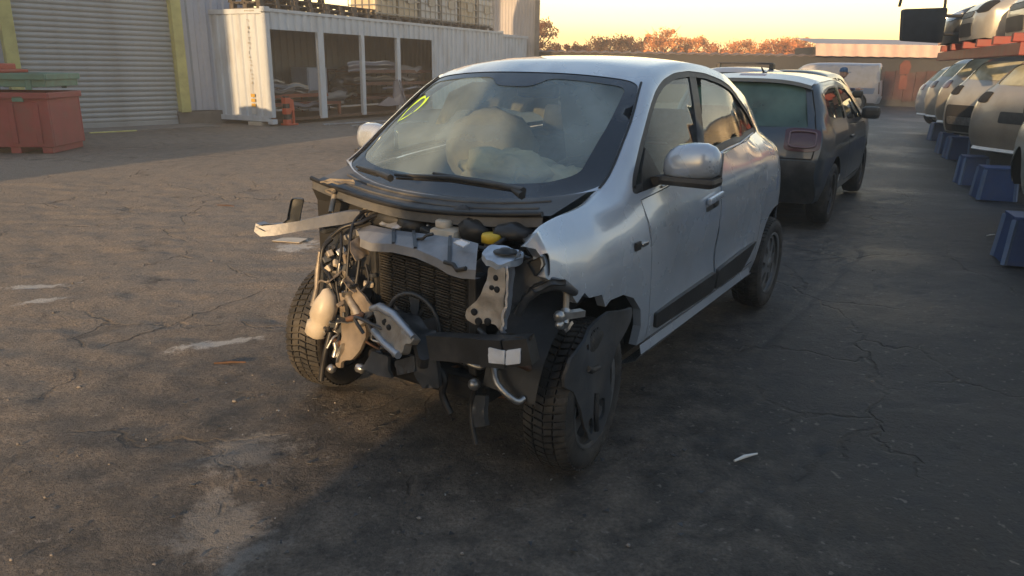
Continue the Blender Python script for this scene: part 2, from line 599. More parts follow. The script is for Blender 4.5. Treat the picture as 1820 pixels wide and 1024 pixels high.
# ---------------------------------------------------------------- car shells
class Shell:
    """Body surface of a car. Local axes: X forward (0 at the front axle), Y to the car's left, Z up.
    E: edge line between flank and top (X, z) from nose to tail; C: the same stations on the centre line."""
    def __init__(s, E, C, W, belt, zs=0.75, curv=((-0.5, 0.55), (0.1, 2.6)), tum=0.40, tum2=0.18, nx=2.6, n=8, bottom=0.06):
        s.n, s.nx = n, nx
        s.E, s.C = catmull(E, n), catmull(C, n)
        s.W = W
        s.belt, s.zs, s.curv, s.tum, s.tum2, s.bt = belt, zs, list(curv), tum, tum2, bottom
        s.tmax = len(E) - 1
        s.ST, s.UB = 0.3, 0.75

    def Y(s, X, z):
        w = interp(s.W, X)
        if z < 0.5:
            w -= s.bt * max(0.0, (0.5 - z) / 0.25) ** 2
        c = interp(s.curv, X)
        zb = interp(s.belt, X)
        a = max(0.0, min(z, zb) - s.zs)
        w -= c * a * a
        if z > zb:
            d = z - zb
            w -= s.tum * d + s.tum2 * d * d
        if getattr(s, 'tap', None):
            w -= interp(s.tap, X) * max(0.0, min(1.0, (z - 1.02) / 0.11))
        return max(w, 0.02)

    def side(s, sg):
        return lambda a, b, d: (a, sg * (s.Y(a, b) - d), b)

    def T(s, t, u, d=0.0):
        def P(t, u):
            x = max(0.0, min(s.tmax, t)) * s.n
            i = min(int(x), len(s.E) - 2)
            f = x - i
            ex = s.E[i][0] + (s.E[i + 1][0] - s.E[i][0]) * f
            ez = s.E[i][1] + (s.E[i + 1][1] - s.E[i][1]) * f
            cx = s.C[i][0] + (s.C[i + 1][0] - s.C[i][0]) * f
            cz = s.C[i][1] + (s.C[i + 1][1] - s.C[i][1]) * f
            w = abs(u) ** s.nx
            if f < 1e-6:
                yy = s.Y(ex, ez)
            elif f > 1 - 1e-6:
                yy = s.Y(*s.E[i + 1])
            else:
                yy = s.Y(*s.E[i]) * (1 - f) + s.Y(*s.E[i + 1]) * f
            return Vector((cx + (ex - cx) * w, u * yy, cz + (ez - cz) * w))
        p = P(t, u)
        if d:
            du, dt = 0.02, 0.04
            u0, u1 = max(-1, u - du), min(1, u + du)
            t0, t1 = max(0, t - dt), min(s.tmax, t + dt)
            nn = (P(t, u1) - P(t, u0)).cross(P(t1, u) - P(t0, u))
            if nn.length > 1e-9:
                nn.normalize()
                p = p + nn * (-d)
        return p

    def top(s):
        return lambda a, b, d: s.T(a / s.ST, b / s.UB, d)

    def rect(s, t0, t1, u0, u1, k=10):
        """Outline in top coordinates whose u = const sides use the edge's own stations."""
        n = s.n
        i0, i1 = int(round(t0 * n)), int(round(t1 * n))
        out = [(i / n * s.ST, u0 * s.UB) for i in range(i0, i1)]
        out += [(t1 * s.ST, (u0 + (u1 - u0) * j / k) * s.UB) for j in range(k)]
        out += [(i / n * s.ST, u1 * s.UB) for i in range(i1, i0, -1)]
        out += [(t0 * s.ST, (u1 + (u0 - u1) * j / k) * s.UB) for j in range(k)]
        return out

    def tp(s, pts):
        return [(t * s.ST, u * s.UB) for t, u in pts]

    def edge(s, t0, t1):
        n = s.n
        return [s.E[i] for i in range(int(round(t0 * n)), int(round(t1 * n)) + 1)]


def arch(cx, cz, r, z0, k=14, z1=None):
    a0 = math.acos(max(-1, min(1, -math.sqrt(max(0, r * r - (z0 - cz) ** 2)) / r)))
    z1 = z0 if z1 is None else z1
    a1 = math.acos(max(-1, min(1, math.sqrt(max(0, r * r - (z1 - cz) ** 2)) / r)))
    if z0 < cz: a0 = 2 * math.pi - a0
    if z1 < cz: a1 = -a1
    return [(cx + r * math.cos(a0 + (a1 - a0) * i / k), cz + r * math.sin(a0 + (a1 - a0) * i / k)) for i in range(k + 1)]


WHEELS = {}


def wheel(parent, loc, Rr=0.30, w=0.17, side=1, steer=0.0, style='cover', detail=False, camber=0.0, name='wheel', rim_mat='alu'):
    """A wheel: Empty with a tyre and a rim; its outer face looks along side * Y."""
    e = bpy.data.objects.new(name, None)
    COL.objects.link(e)
    e.parent = parent
    e.location = loc
    e.rotation_euler = (R(camber), 0, R(steer) + (0 if side > 0 else math.pi))
    key = (round(Rr, 3), w, style, detail, rim_mat)
    if key not in WHEELS:
        h = w / 2
        ri = Rr * 0.66
        mb = MB()
        prof = [(ri, -h * 0.86), (ri + 0.01, -h), (Rr * 0.84, -h * 1.08), (Rr - 0.022, -h * 0.98), (Rr - 0.008, -h * 0.84), (Rr - 0.004, 0),
                (Rr - 0.008, h * 0.84), (Rr - 0.022, h * 0.98), (Rr * 0.84, h * 1.08), (ri + 0.01, h), (ri, h * 0.86)]
        if detail:
            prof = [(r - (0.007 if r > Rr - 0.01 else 0), y) for r, y in prof]
        mb.lathe(prof, 48 if detail else 28, 'Y')
        if detail:      # tread blocks: curved lugs in the middle, shoulder blocks at both rims
            N = 62
            for k in range(N):
                t = 2 * math.pi * k / N
                def pt(y, dt, r):
                    a = t + dt
                    return (r * math.cos(a), y, r * math.sin(a))
                da = 2 * math.pi / N * 0.34
                for (ya, yb, sa, sb, drop_a, drop_b) in ((-h * 0.97, -h * 0.50, 0.035, 0.0, 0.013, 0.0), (-h * 0.42, -h * 0.02, 0.0, -0.03, 0, 0),
                                                         (h * 0.04, h * 0.42, -0.03, 0.0, 0, 0), (h * 0.50, h * 0.97, 0.0, 0.035, 0.0, 0.013)):
                    vs = [pt(ya, sa - da, Rr - drop_a), pt(ya, sa + da, Rr - drop_a), pt(yb, sb + da, Rr - drop_b), pt(yb, sb - da, Rr - drop_b),
                          pt(ya, sa - da, Rr - 0.02 - drop_a), pt(ya, sa + da, Rr - 0.02 - drop_a), pt(yb, sb + da, Rr - 0.02), pt(yb, sb - da, Rr - 0.02)]
                    mb.add(vs, [(0, 1, 2, 3), (0, 4, 5, 1), (1, 5, 6, 2), (2, 6, 7, 3), (3, 7, 4, 0)])
        tyre = mb.build('tyre', M['rubber'], e)
        mb = MB()
        mb.lathe([(ri * 0.97, -h * 0.8), (ri * 0.90, -h * 0.5), (ri * 0.88, h * 0.3), (ri * 0.97, h * 0.62), (ri + 0.006, h * 0.9), (ri + 0.004, h * 1.0), (ri * 0.94, h * 0.9)], 28, 'Y')
        mb.lathe([(0.0, h * 0.05), (ri * 0.9, h * 0.0)], 20, 'Y')
        K = {'cover': 7, 'spoke': 5, 'steel': 9}[style]
        outer = [(ri * 0.95 * math.cos(2 * math.pi * i / 40), ri * 0.95 * math.sin(2 * math.pi * i / 40)) for i in range(40)]
        holes = []
        for k in range(K):
            a0 = 2 * math.pi * k / K
            wd = 2 * math.pi / K * {'cover': 0.27, 'spoke': 0.36, 'steel': 0.2}[style]
            r0, r1 = (ri * 0.36, ri * 0.84) if style != 'steel' else (ri * 0.62, ri * 0.82)
            holes.append(rounded([(r0 * math.cos(a0 - wd * .8), r0 * math.sin(a0 - wd * .8)), (r1 * math.cos(a0 - wd), r1 * math.sin(a0 - wd)),
                                  (r1 * math.cos(a0 + wd), r1 * math.sin(a0 + wd)), (r0 * math.cos(a0 + wd * .8), r0 * math.sin(a0 + wd * .8))], 0.02, 2))
        def face(a, b, d):
            rr = math.hypot(a, b) / ri
            return (a, h * (0.84 - 0.16 * rr * rr + 0.08 * math.exp(-(rr / 0.25) ** 2)) - d, b)
        panel(mb, face, outer, holes, 0.06, 0.018, dense=False)
        mb.lathe([(0.0, h * 0.97), (ri * 0.15, h * 0.96), (ri * 0.17, h * 0.86)], 16, 'Y')
        rim = mb.build('rim', M[rim_mat], e)
        WHEELS[key] = (tyre, rim)
    else:
        share('tyre', WHEELS[key][0], e)
        share('rim', WHEELS[key][1], e)
    return e


def seats(t, rows, mt, y=0.35, z=0.30, w=0.46, hr=True):
    """Car seats as parts: cushion, backrest, headrest in one soft mesh each."""
    first = None
    for (x, ys) in rows:
        for sg in ys:
            if first is None:
                mb = MB()
                mb.box((0.0, 0, 0.10), (0.50, w, 0.16), None, 0.05)
                rot = Matrix.Rotation(R(-14), 3, 'Y')
                mb.box((-0.30, 0, 0.42), (0.15, w, 0.62), rot, 0.05)
                if hr:
                    mb.box((-0.405, 0, 0.83), (0.10, w * 0.55, 0.18), rot, 0.045)
                first = mb.build('seat', mt, t)
                first.location = (x, sg * y, z)
            else:
                o = share('seat', first, t)
                o.location = (x, sg * y, z)


def simple_car(t, sh, spec):
    """Parts of a background car on the shell sh: body, bonnet lines, glass, doors, lamps, wheels."""
    K = spec['k']           # stations: nose .. bonnet .. screen .. roof .. rear glass .. tail
    xr = -spec['wb']
    Rr, za = spec.get('R', 0.31), spec.get('arch', 0.37)
    sill = spec.get('sill', 0.27)
    pm_ = spec['paint']
    wh = spec.get('wheel_z', Rr)
    E0, E1 = sh.E[0], sh.E[-1]
    for sg in (1, -1):
        dlo = spec['dlo']
        doors = spec.get('doors', [])
        outline = sh.edge(0, sh.tmax) + [(E1[0] + 0.05, sill + 0.02)] + arch(xr, wh, za, sill + 0.02) + arch(0, wh, za, sill, z1=sill + 0.02) + [(E0[0] - 0.05, sill + 0.02)]
        mb = spec.setdefault('_mb', MB()) if sg == 1 else spec['_mb']
        panel(mb, sh.side(sg), outline, [dens(d, 0.12) for d in dlo] + [dens(d, 0.12) for d in doors], 0.12, 0.0, dense=False)
        for i, d in enumerate(doors):
            mbd = MB()
            c = (sum(p[0] for p in d) / len(d), sum(p[1] for p in d) / len(d))
            dd = [(c[0] + (p[0] - c[0]) * (1 - 0.008 / max(0.1, abs(p[0] - c[0]) + 0.1)), c[1] + (p[1] - c[1]) * (1 - 0.008 / max(0.1, abs(p[1] - c[1]) + 0.1))) for p in d]
            panel(mbd, sh.side(sg), dd, (), 0.12, 0.02)
            door = mbd.build('door', pm_, t, sharp=40)
            hx, hz = min(p[0] for p in d) + 0.12, max(p[1] for p in d) - 0.13
            MB().box((hx, sg * (sh.Y(hx, hz) + 0.018), hz), (0.17, 0.03, 0.03), None, 0.01).build('handle', spec.get('handle', pm_), door)
        for d in dlo:
            mbw = MB()
            panel(mbw, lambda a, b, q, f=sh.side(sg): f(a, b, 0.012 + q), d, (), 0.14, 0)
            mbw.build('side_window', spec.get('glass', M['glass_dark']), t)
        # wells and arches
        for cx in (0, xr):
            mbk = MB()
            a = arch(cx, wh, za, sill)
            n = len(a)
            mbk.strip([(p[0], sg * (sh.Y(p[0], p[1]) - 0.01), p[1]) for p in a], [(p[0], sg * 0.45, p[1]) for p in a])
            mbk.add([(p[0], sg * 0.45, p[1]) for p in a], [tuple(range(n))])
            mbk.build('wheel_well', M['blackout'], t)
    mb = spec['_mb']
    ws = rounded([(K[1] + 0.12, -0.90), (K[2] - 0.10, -0.88), (K[2] - 0.10, 0.88), (K[1] + 0.12, 0.90)], 0.12)
    holes = [sh.tp(ws)]
    rg = None
    if spec.get('rear_glass', True):
        rg = rounded([(K[3] + 0.12, -0.84), (K[4] - 0.12, -0.84), (K[4] - 0.12, 0.84), (K[3] + 0.12, 0.84)], 0.15)
        holes.append(sh.tp(rg))
    panel(mb, sh.top(), sh.rect(0, sh.tmax, -1, 1), holes, 0.1, 0.0, dense=False)
    body = mb.build('body', pm_, t, weld=0.004, sharp=58)
    m2 = MB()
    panel(m2, lambda a, b, d: sh.top()(a, b, 0.010 + d), sh.tp(ws), (), 0.1, 0)
    m2.build('windscreen', spec.get('screen', M['glass_dark']), t)
    if rg:
        m2 = MB()
        panel(m2, lambda a, b, d: sh.top()(a, b, 0.010 + d), sh.tp(rg), (), 0.1, 0)
        m2.build('rear_window', spec.get('rglass', M['glass_dark']), t)
    # floor, cabin fill
    mb = MB()
    xf, xb = E0[0] - 0.12, E1[0] + 0.12
    mb.box(((xf + xb) / 2, 0, sill + 0.06), (xf - xb, 1.1, 0.12))
    mb.build('underbody', M['blackout'], t)
    if spec.get('cabin', True):
        seats(t, [(spec.get('seat_x', -1.25), (1, -1)), (spec.get('seat_x', -1.25) - 0.8, (1, -1))], M['seat'], z=sill + 0.08)
    if spec.get('gaps', True):      # bonnet shut line
        k1 = K[1] - 0.05
        mg = MB()
        mg.tube([sh.T(k1 - 0.02, u * 0.1 - 0.84, -0.001) for u in range(0, 17)], 0.006, 4, False)
        mg.tube([sh.T(K[0] - 0.55 + (k1 - K[0] + 0.53) * q / 8, 0.84, -0.001) for q in range(9)], 0.006, 4, False)
        mg.tube([sh.T(K[0] - 0.55 + (k1 - K[0] + 0.53) * q / 8, -0.84, -0.001) for q in range(9)], 0.006, 4, False)
        mg.tube([sh.T(K[0] - 0.55, u * 0.1 - 0.84, -0.001) for u in range(0, 17)], 0.006, 4, False)
        mg.build('bonnet_gap', M['blackout'], t)
    for (nm, t0, t1, u0, u1, m_, off, rad) in spec.get('patches', []):
        m3 = MB()
        poly = rounded([(t0, u0), (t1, u0), (t1, u1), (t0, u1)], rad)
        panel(m3, lambda a, b, d: sh.top()(a, b, off + d), sh.tp(poly), (), 0.05, 0.02)
        m3.build(nm, m_, t)
    for (nm, poly, m_, off, rad) in spec.get('side_patches', []):
        for sg in (1, -1):
            m3 = MB()
            panel(m3, lambda a, b, d, f=sh.side(sg): f(a, b, off + d), rounded(poly, rad) if rad else poly, (), 0.07, 0.02)
            m3.build(nm, m_, t)
    if spec.get('mirrors', True):
        mx, mz = spec.get('mirror', (-0.62, 1.0))
        for sg in (1, -1):
            yb = sh.Y(mx, mz)
            m3 = MB()
            m3.box((mx, sg * (yb + 0.10), mz + 0.03), (0.13, 0.20, 0.14), None, 0.045)
            m3.beam((mx, sg * (yb - 0.02), mz - 0.02), (mx, sg * (yb + 0.06), mz), 0.05, 0.03)
            m3.build('door_mirror', spec.get('mirror_mat', M['black_plastic']), t)
    for i, (x, sg) in enumerate(((0, 1), (0, -1), (xr, 1), (xr, -1))):
        if i in spec.get('no_wheels', ()): continue
        wheel(t, (x, sg * (interp(sh.W, x) - 0.10), wh), Rr, 0.19, sg, 0, spec.get('wstyle', 'spoke'), rim_mat=spec.get('rim', 'alu'))
    return body

# ================================================================ ground
def axis(lo, hi, f0, f1, step):
    out = []
    x = f0
    while x <= f1 + 1e-6:
        out.append(x)
        x += step
    s = step
    x = f1
    while x < hi:
        s *= 1.22
        x += s
        out.append(min(x, hi))
    s = step
    x = f0
    pre = []
    while x > lo:
        s *= 1.22
        x -= s
        pre.append(max(x, lo))
    return pre[::-1] + out


CR = random.Random(11)
CRACKS = []
for (a, b) in (([0.5, 2.1], [1.3, 2.75]), ([1.4, 3.9], [3.2, 6.6]), ([2.0, 4.1], [2.9, 5.6]), ([-0.55, 1.55], [-0.05, 2.05]), ([-0.3, 2.1], [0.25, 2.5]), ([-2.9, 5.4], [-1.4, 5.9]),
               ([-3.4, 3.9], [-2.4, 4.2]), ([-0.4, 1.5], [0.5, 1.75]), ([-1.6, 2.4], [-0.7, 3.0]), ([-4.2, 7.4], [-2.0, 8.2]), ([-2.6, 2.6], [-1.5, 2.9]), ([-0.15, 1.62], [0.6, 2.3]), ([-1.9, 1.9], [-0.6, 1.75]), ([0.3, 2.6], [2.2, 3.3]), ([-3.6, 6.1], [-1.7, 6.9])):
    n_ = 14
    pl = []
    for i in range(n_ + 1):
        t = i / n_
        pl.append((a[0] + (b[0] - a[0]) * t + CR.uniform(-.05, .05), a[1] + (b[1] - a[1]) * t + CR.uniform(-.05, .05)))
    CRACKS.append(pl)
SPILLS = [((-1.64, 3.86), 0.20, 0.07, 0.4), ((-1.85, 6.17), 0.16, 0.22, 0.0), ((-1.05, 2.65), 0.20, 0.16, 0.9), ((-3.3, 4.9), 0.26, 0.05, 0.2), ((-3.05, 4.55), 0.16, 0.05, 0.5), ((3.55, 8.85), 0.06, 0.05, 0.0), ((-0.95, 2.15), 0.14, 0.25, 0.7)]


def crack_depth(x, y):
    d = 9
    for pl in CRACKS:
        if not (min(pl[0][0], pl[-1][0]) - .2 < x < max(pl[0][0], pl[-1][0]) + .2 and min(pl[0][1], pl[-1][1]) - .2 < y < max(pl[0][1], pl[-1][1]) + .2):
            continue
        for (x0, y0), (x1, y1) in zip(pl, pl[1:]):
            dx, dy = x1 - x0, y1 - y0
            t = max(0, min(1, ((x - x0) * dx + (y - y0) * dy) / (dx * dx + dy * dy + 1e-9)))
            q = (x - x0 - dx * t) ** 2 + (y - y0 - dy * t) ** 2
            d = min(d, q)
    return math.exp(-d / 0.026 ** 2) if d < 0.02 else 0.0


xs_ = axis(-170, 190, -5.5, 4.5, 0.045)
ys_ = axis(-60, 240, 1.2, 9.6, 0.045)
gv, gf, gd = [], [], []
for y in ys_:
    for x in xs_:
        near = max(0.0, min(1.0, (12 - abs(x)) / 5)) * max(0.0, min(1.0, (16 - y) / 6)) * (1 if y > 0 else 0)
        z = 0.0
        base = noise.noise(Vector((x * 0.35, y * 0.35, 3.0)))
        dust = 0.50 + 0.5 * base - 0.30 * max(-1.9, min(3.2, (x * 0.88 - y * 0.36) + 1.3))  # patchy dust, plus sun and shade painted along the shadow edge
        dust -= 0.45 * max(0.0, min(1.0, (y - 9.5) / 4.0)) * (1 if x < 0 else 0.3)  # darker again where the shade band by the container is painted in
        if near > 0:
            rough = 0.55 + 0.45 * max(0, min(1, dust))
            z += 0.018 * noise.noise(Vector((x * 1.3, y * 1.3, 0)))
            z += rough * 0.016 * noise.noise(Vector((x * 4.2, y * 5.5, 1.7)))
            z += rough * 0.014 * max(0, noise.noise(Vector((x * 11, y * 13, 5.1)))) 
            z += rough * 0.010 * noise.noise(Vector((x * 21, y * 21, 9.1)))
            z -= 0.010 * crack_depth(x, y)
            z = (z - 0.008) * near
        gv.append((x, y, z))
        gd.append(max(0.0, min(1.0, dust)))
nx_ = len(xs_)
for j in range(len(ys_) - 1):
    for i in range(nx_ - 1):
        gf.append((j * nx_ + i, j * nx_ + i + 1, (j + 1) * nx_ + i + 1, (j + 1) * nx_ + i))
gme = bpy.data.meshes.new('ground')
gme.from_pydata(gv, [], gf)
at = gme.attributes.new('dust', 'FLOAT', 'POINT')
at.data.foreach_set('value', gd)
gme.polygons.foreach_set('use_smooth', [True] * len(gf))

gm = bpy.data.materials.new('yard_asphalt')
gm.use_nodes = True
n, l = gm.node_tree.nodes, gm.node_tree.links
B = n['Principled BSDF']
tcg = n.new('ShaderNodeTexCoord')


def nz_(scale, detail=6, rough=0.6, vec=None):
    q = n.new('ShaderNodeTexNoise')
    q.inputs['Scale'].default_value = scale
    q.inputs['Detail'].default_value = detail
    q.inputs['Roughness'].default_value = rough
    l.new(vec or tcg.outputs['Object'], q.inputs['Vector'])
    return q.outputs['Fac']


def mathn(op, a, b=None, clamp=False):
    q = n.new('ShaderNodeMath')
    q.operation = op
    q.use_clamp = clamp
    for i, v in enumerate((a, b)):
        if v is None: continue
        if isinstance(v, (int, float)): q.inputs[i].default_value = v
        else: l.new(v, q.inputs[i])
    return q.outputs[0]


def mixc(f, a, b):
    q = n.new('ShaderNodeMix')
    q.data_type = 'RGBA'
    if isinstance(f, (int, float)): q.inputs['Factor'].default_value = f
    else: l.new(f, q.inputs['Factor'])
    for k, v in ((6, a), (7, b)):
        if isinstance(v, tuple): q.inputs[k].default_value = v + (1,)
        else: l.new(v, q.inputs[k])
    return q.outputs[2]


def maprange(v, a, b, c=0.0, d=1.0):
    q = n.new('ShaderNodeMapRange')
    for k, x in (('From Min', a), ('From Max', b), ('To Min', c), ('To Max', d)):
        q.inputs[k].default_value = x
    l.new(v, q.inputs['Value'])
    return q.outputs['Result']


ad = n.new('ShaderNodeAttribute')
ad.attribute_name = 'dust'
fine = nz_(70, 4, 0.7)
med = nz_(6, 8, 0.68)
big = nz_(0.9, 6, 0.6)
dust_light_f = mathn('ADD', ad.outputs['Fac'], mathn('MULTIPLY', mathn('SUBTRACT', med, 0.5), 1.5))
dust_light_f = maprange(dust_light_f, 0.15, 0.95)
shade_tar = mixc(maprange(fine, 0.35, 0.65), (0.014, 0.0145, 0.015), (0.040, 0.040, 0.041))
shade_tar = mixc(maprange(big, 0.42, 0.6), shade_tar, mixc(fine, (0.022, 0.0225, 0.024), (0.058, 0.057, 0.056)))
lit_sand = mixc(maprange(fine, 0.3, 0.7), (0.155, 0.127, 0.10), (0.38, 0.318, 0.252))
colr = mixc(dust_light_f, shade_tar, lit_sand)  # asphalt and dust colours also carry the painted shade and sunlight
stone = maprange(nz_(34, 2, 0.5), 0.66, 0.74)
colr = mixc(maprange(nz_(21, 5, 0.75), 0.56, 0.66, 0.0, 0.55), colr, mixc(0.6, colr, (0.012, 0.011, 0.010)))
colr = mixc(mathn('MULTIPLY', stone, 0.7), colr, (0.26, 0.23, 0.20))
# hairline cracks
vd = n.new('ShaderNodeTexNoise')
vd.inputs['Scale'].default_value = 2.2
vd.inputs['Detail'].default_value = 5
l.new(tcg.outputs['Object'], vd.inputs['Vector'])
vm = n.new('ShaderNodeVectorMath')
vm.operation = 'MULTIPLY_ADD'
vm.inputs[1].default_value = (0.55, 0.55, 0.0)
l.new(vd.outputs['Color'], vm.inputs[0])
l.new(tcg.outputs['Object'], vm.inputs[2])
vo_ = n.new('ShaderNodeTexVoronoi')
vo_.feature = 'DISTANCE_TO_EDGE'
vo_.inputs['Scale'].default_value = 0.85
l.new(vm.outputs[0], vo_.inputs['Vector'])
crk = mathn('MULTIPLY', maprange(vo_.outputs['Distance'], 0.003, 0.011, 1.0, 0.0), maprange(nz_(0.8, 4, 0.6), 0.46, 0.56))
colr = mixc(mathn('MULTIPLY', crk, 0.33), colr, (0.010, 0.0095, 0.009))
# oil stains
oil = maprange(nz_(1.7, 7, 0.7), 0.60, 0.72)
colr = mixc(mathn('MULTIPLY', oil, 0.75), colr, (0.018, 0.017, 0.016))
# chalky spills, each with its own place and outline
sepg = n.new('ShaderNodeSeparateXYZ')
l.new(tcg.outputs['Object'], sepg.inputs[0])
edge = nz_(9, 6, 0.7)
edge2 = nz_(30, 4, 0.7)
for (c, rx, ry, rot_) in SPILLS:
    mp = n.new('ShaderNodeMapping')
    mp.vector_type = 'TEXTURE'
    mp.inputs['Location'].default_value = (c[0], c[1], 0)
    mp.inputs['Rotation'].default_value = (0, 0, rot_)
    mp.inputs['Scale'].default_value = (rx, ry, 50)
    l.new(tcg.outputs['Object'], mp.inputs['Vector'])
    ln = n.new('ShaderNodeVectorMath')
    ln.operation = 'LENGTH'
    l.new(mp.outputs[0], ln.inputs[0])
    q = mathn('ADD', ln.outputs['Value'], mathn('MULTIPLY', mathn('SUBTRACT', edge, 0.5), 3.2))
    q = mathn('ADD', q, mathn('MULTIPLY', mathn('SUBTRACT', edge2, 0.5), 1.2))
    colr = mixc(maprange(q, 0.6, 1.1, 0.8 if ry < 0.1 or rx < 0.18 and ry < .23 and c[1] > 6 else 0.26, 0.0), colr, (0.62, 0.58, 0.52))
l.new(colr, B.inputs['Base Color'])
rg_ = mixc(dust_light_f, (0.52, 0.52, 0.52), (0.92, 0.92, 0.92))
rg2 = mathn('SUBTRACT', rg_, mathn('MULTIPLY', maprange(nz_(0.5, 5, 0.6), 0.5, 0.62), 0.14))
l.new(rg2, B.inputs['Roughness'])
B.inputs['Specular IOR Level'].default_value = 0.45
bp = n.new('ShaderNodeBump')
bp.inputs['Strength'].default_value = 1.0
bp.inputs['Distance'].default_value = 0.022
hh = mathn('ADD', mathn('MULTIPLY', nz_(38, 6, 0.75), 1.0), mathn('MULTIPLY', nz_(130, 3, 0.6), 0.35))
hh = mathn('SUBTRACT', hh, mathn('MULTIPLY', crk, 0.9))
l.new(hh, bp.inputs['Height'])
l.new(bp.outputs[0], B.inputs['Normal'])
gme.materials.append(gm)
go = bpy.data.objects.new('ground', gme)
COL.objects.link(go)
prop(go, 'worn dusty asphalt yard with cracks, stains and painted sun and shade', kind='structure')

# ================================================================ warehouse with the roller shutter on the left
DIRW = 41.0
M['cladding'] = mat('blue_grey_cladding', (0.42, 0.455, 0.53), 0.5, 0.1, 0.05, 3, dirt=(0.2, 0.18, 0.15), dirt_amt=0.3)
M['yellow_paint'] = mat('yellow_post_paint', (0.52, 0.50, 0.20), 0.55, 0, 0.08, 4, dirt=(0.2, 0.17, 0.1), dirt_amt=0.4)
M['slat_metal'] = mat('grey_shutter_metal', (0.40, 0.41, 0.40), 0.5, 0.2, 0.06, 4, dirt=(0.14, 0.12, 0.1), dirt_amt=0.45, dirt_scale=2)
M['concrete'] = mat('concrete', (0.20, 0.185, 0.165), 0.85, 0, 0.15, 6, bump=0.2, dirt=(0.09, 0.08, 0.07), dirt_amt=0.6)
wh = thing('warehouse', 'pale blue clad warehouse wall with a grey roller shutter between yellow posts', 'warehouse', (-8.22, 18.35, 0), DIRW)
# local X runs along the wall away from the camera, local -Y looks into the yard


def ribbed(mb, x0, x1, z0, z1, y, pitch=0.25, depth=0.03, vertical=True, out=-1):
    """Trapezoid-ribbed sheet in the local XZ plane."""
    prof = []
    L = x1 - x0
    k = max(1, int(round(L / pitch)))
    p = L / k
    for i in range(k):
        a = x0 + i * p
        for (t, d) in ((0.0, 0), (0.32, 0), (0.45, 1), (0.87, 1)):
            prof.append((a + t * p, y + out * d * depth))
    prof.append((x1, y))
    mb.strip([(a, b, z0) for a, b in prof], [(a, b, z1) for a, b in prof], False)


for (a, b) in ((-9.0, -3.36), (0.42, 2.3)):
    mb = MB()
    ribbed(mb, a, b, 0.33, 7.0, 0.0, 0.33, 0.035)
    mb.build('wall_panel', M['cladding'], wh)
mb = MB()
ribbed(mb, -3.36, 0.42, 4.3, 7.0, 0.0, 0.33, 0.035)
mb.box((-3.35, 0.25, 3.4), (11.28, 0.3, 6.9))
mb.build('wall_panel', M['cladding'], wh)
for (a, b) in ((-9.0, -3.4), (0.05, 2.3)):
    mb = MB()
    mb.box(((a + b) / 2, -0.03, 0.15), (b - a, 0.16, 0.33))
    mb.build('plinth', M['concrete'], wh)
for x in (-3.28, 0.21):
    mb = MB()
    mb.box((x, -0.10, 2.30), (0.24, 0.20, 4.0), None, 0.012)
    mb.build('post', M['yellow_paint'], wh)
sh_ = thing
pitch = 0.112
prof = [(0.0, 0.0), (-0.012, 0.012), (-0.026, 0.040), (-0.026, 0.066), (-0.014, 0.094), (0.0, 0.104), (0.0, pitch)]
first = None
for i in range(36):
    if first is None:
        mb = MB()
        mb.strip([(-3.16, y, z) for y, z in prof], [(0.10, y, z) for y, z in prof], True)
        first = mb.build('slat', M['slat_metal'], wh, sharp=40)
        first.location = (0, 0.0, 0.12)
    else:
        share('slat', first, wh, Matrix.Translation((0, 0.0, 0.12 + pitch * i)))
mb = MB()
mb.box((-1.53, -0.005, 0.07), (3.26, 0.05, 0.11), None, 0.008)
mb.build('bottom_rail', M['slat_metal'], wh)
mb = MB()
mb.box((-1.4, -0.6, 0.012), (3.9, 1.0, 0.03))
mb.build('door_sill', M['concrete'], wh)
mb = MB()
mb.box((-1.90, -1.14, 0.014), (0.95, 0.09, 0.02))
prop(mb.build('yellow_floor_line', mat('yellow_line_paint', (0.62, 0.58, 0.22), 0.7, 0, 0.1, 12), wh))
# unseen blocks added beyond the frame to cast shade over the yard
M['caster_roof_grey'] = mat('grey_caster_and_roof', (0.18, 0.18, 0.19), 0.6, 0.2, 0.06, 3)


def shed(label, c0, c1, s0, s1, H):
    """An added, unseen shade block whose sides run with the sun's direction of travel."""
    az = SUN_AZ - 180
    f = Vector((math.sin(R(az)), math.cos(R(az))))
    q = Vector((f.y, -f.x))
    o = q * ((c0 + c1) / 2) + f * ((s0 + s1) / 2)
    t = thing('shade_caster', label, 'shed', (o.x, o.y, 0), az)  # placed and sized for its shadow alone
    mb = MB()
    w, d = c1 - c0, s1 - s0
    mb.box((0, 0, H / 2), (d, w, H))
    mb.build('wall', M['caster_roof_grey'], t)
    mb = MB()
    mb.add([(-d / 2 - .1, -w / 2 - .1, H), (d / 2 + .1, -w / 2 - .1, H), (d / 2 + .1, w / 2 + .1, H), (-d / 2 - .1, w / 2 + .1, H), (-d / 2, 0, H + 0.35), (d / 2, 0, H + 0.35)],
           [(0, 1, 5, 4), (2, 3, 4, 5), (0, 4, 3), (1, 2, 5)])
    mb.build('roof', M['caster_roof_grey'], t)
    return t


shed('tall grey block added out of view at left to cast shade', -24.0, -14.1, -5.0, -0.5, 6.2)
shed('narrow grey block added out of view at left to cast shade', -12.86, -9.8, -5.0, -2.0, 7.4)
shed('tall grey block added behind the camera to cast shade', -1.62, 1.32, -11.0, -6.0, 8.6)
shed('long low grey block added behind the camera at right to cast shade', 1.2, 16.0, -17.0, -11.2, 4.9)

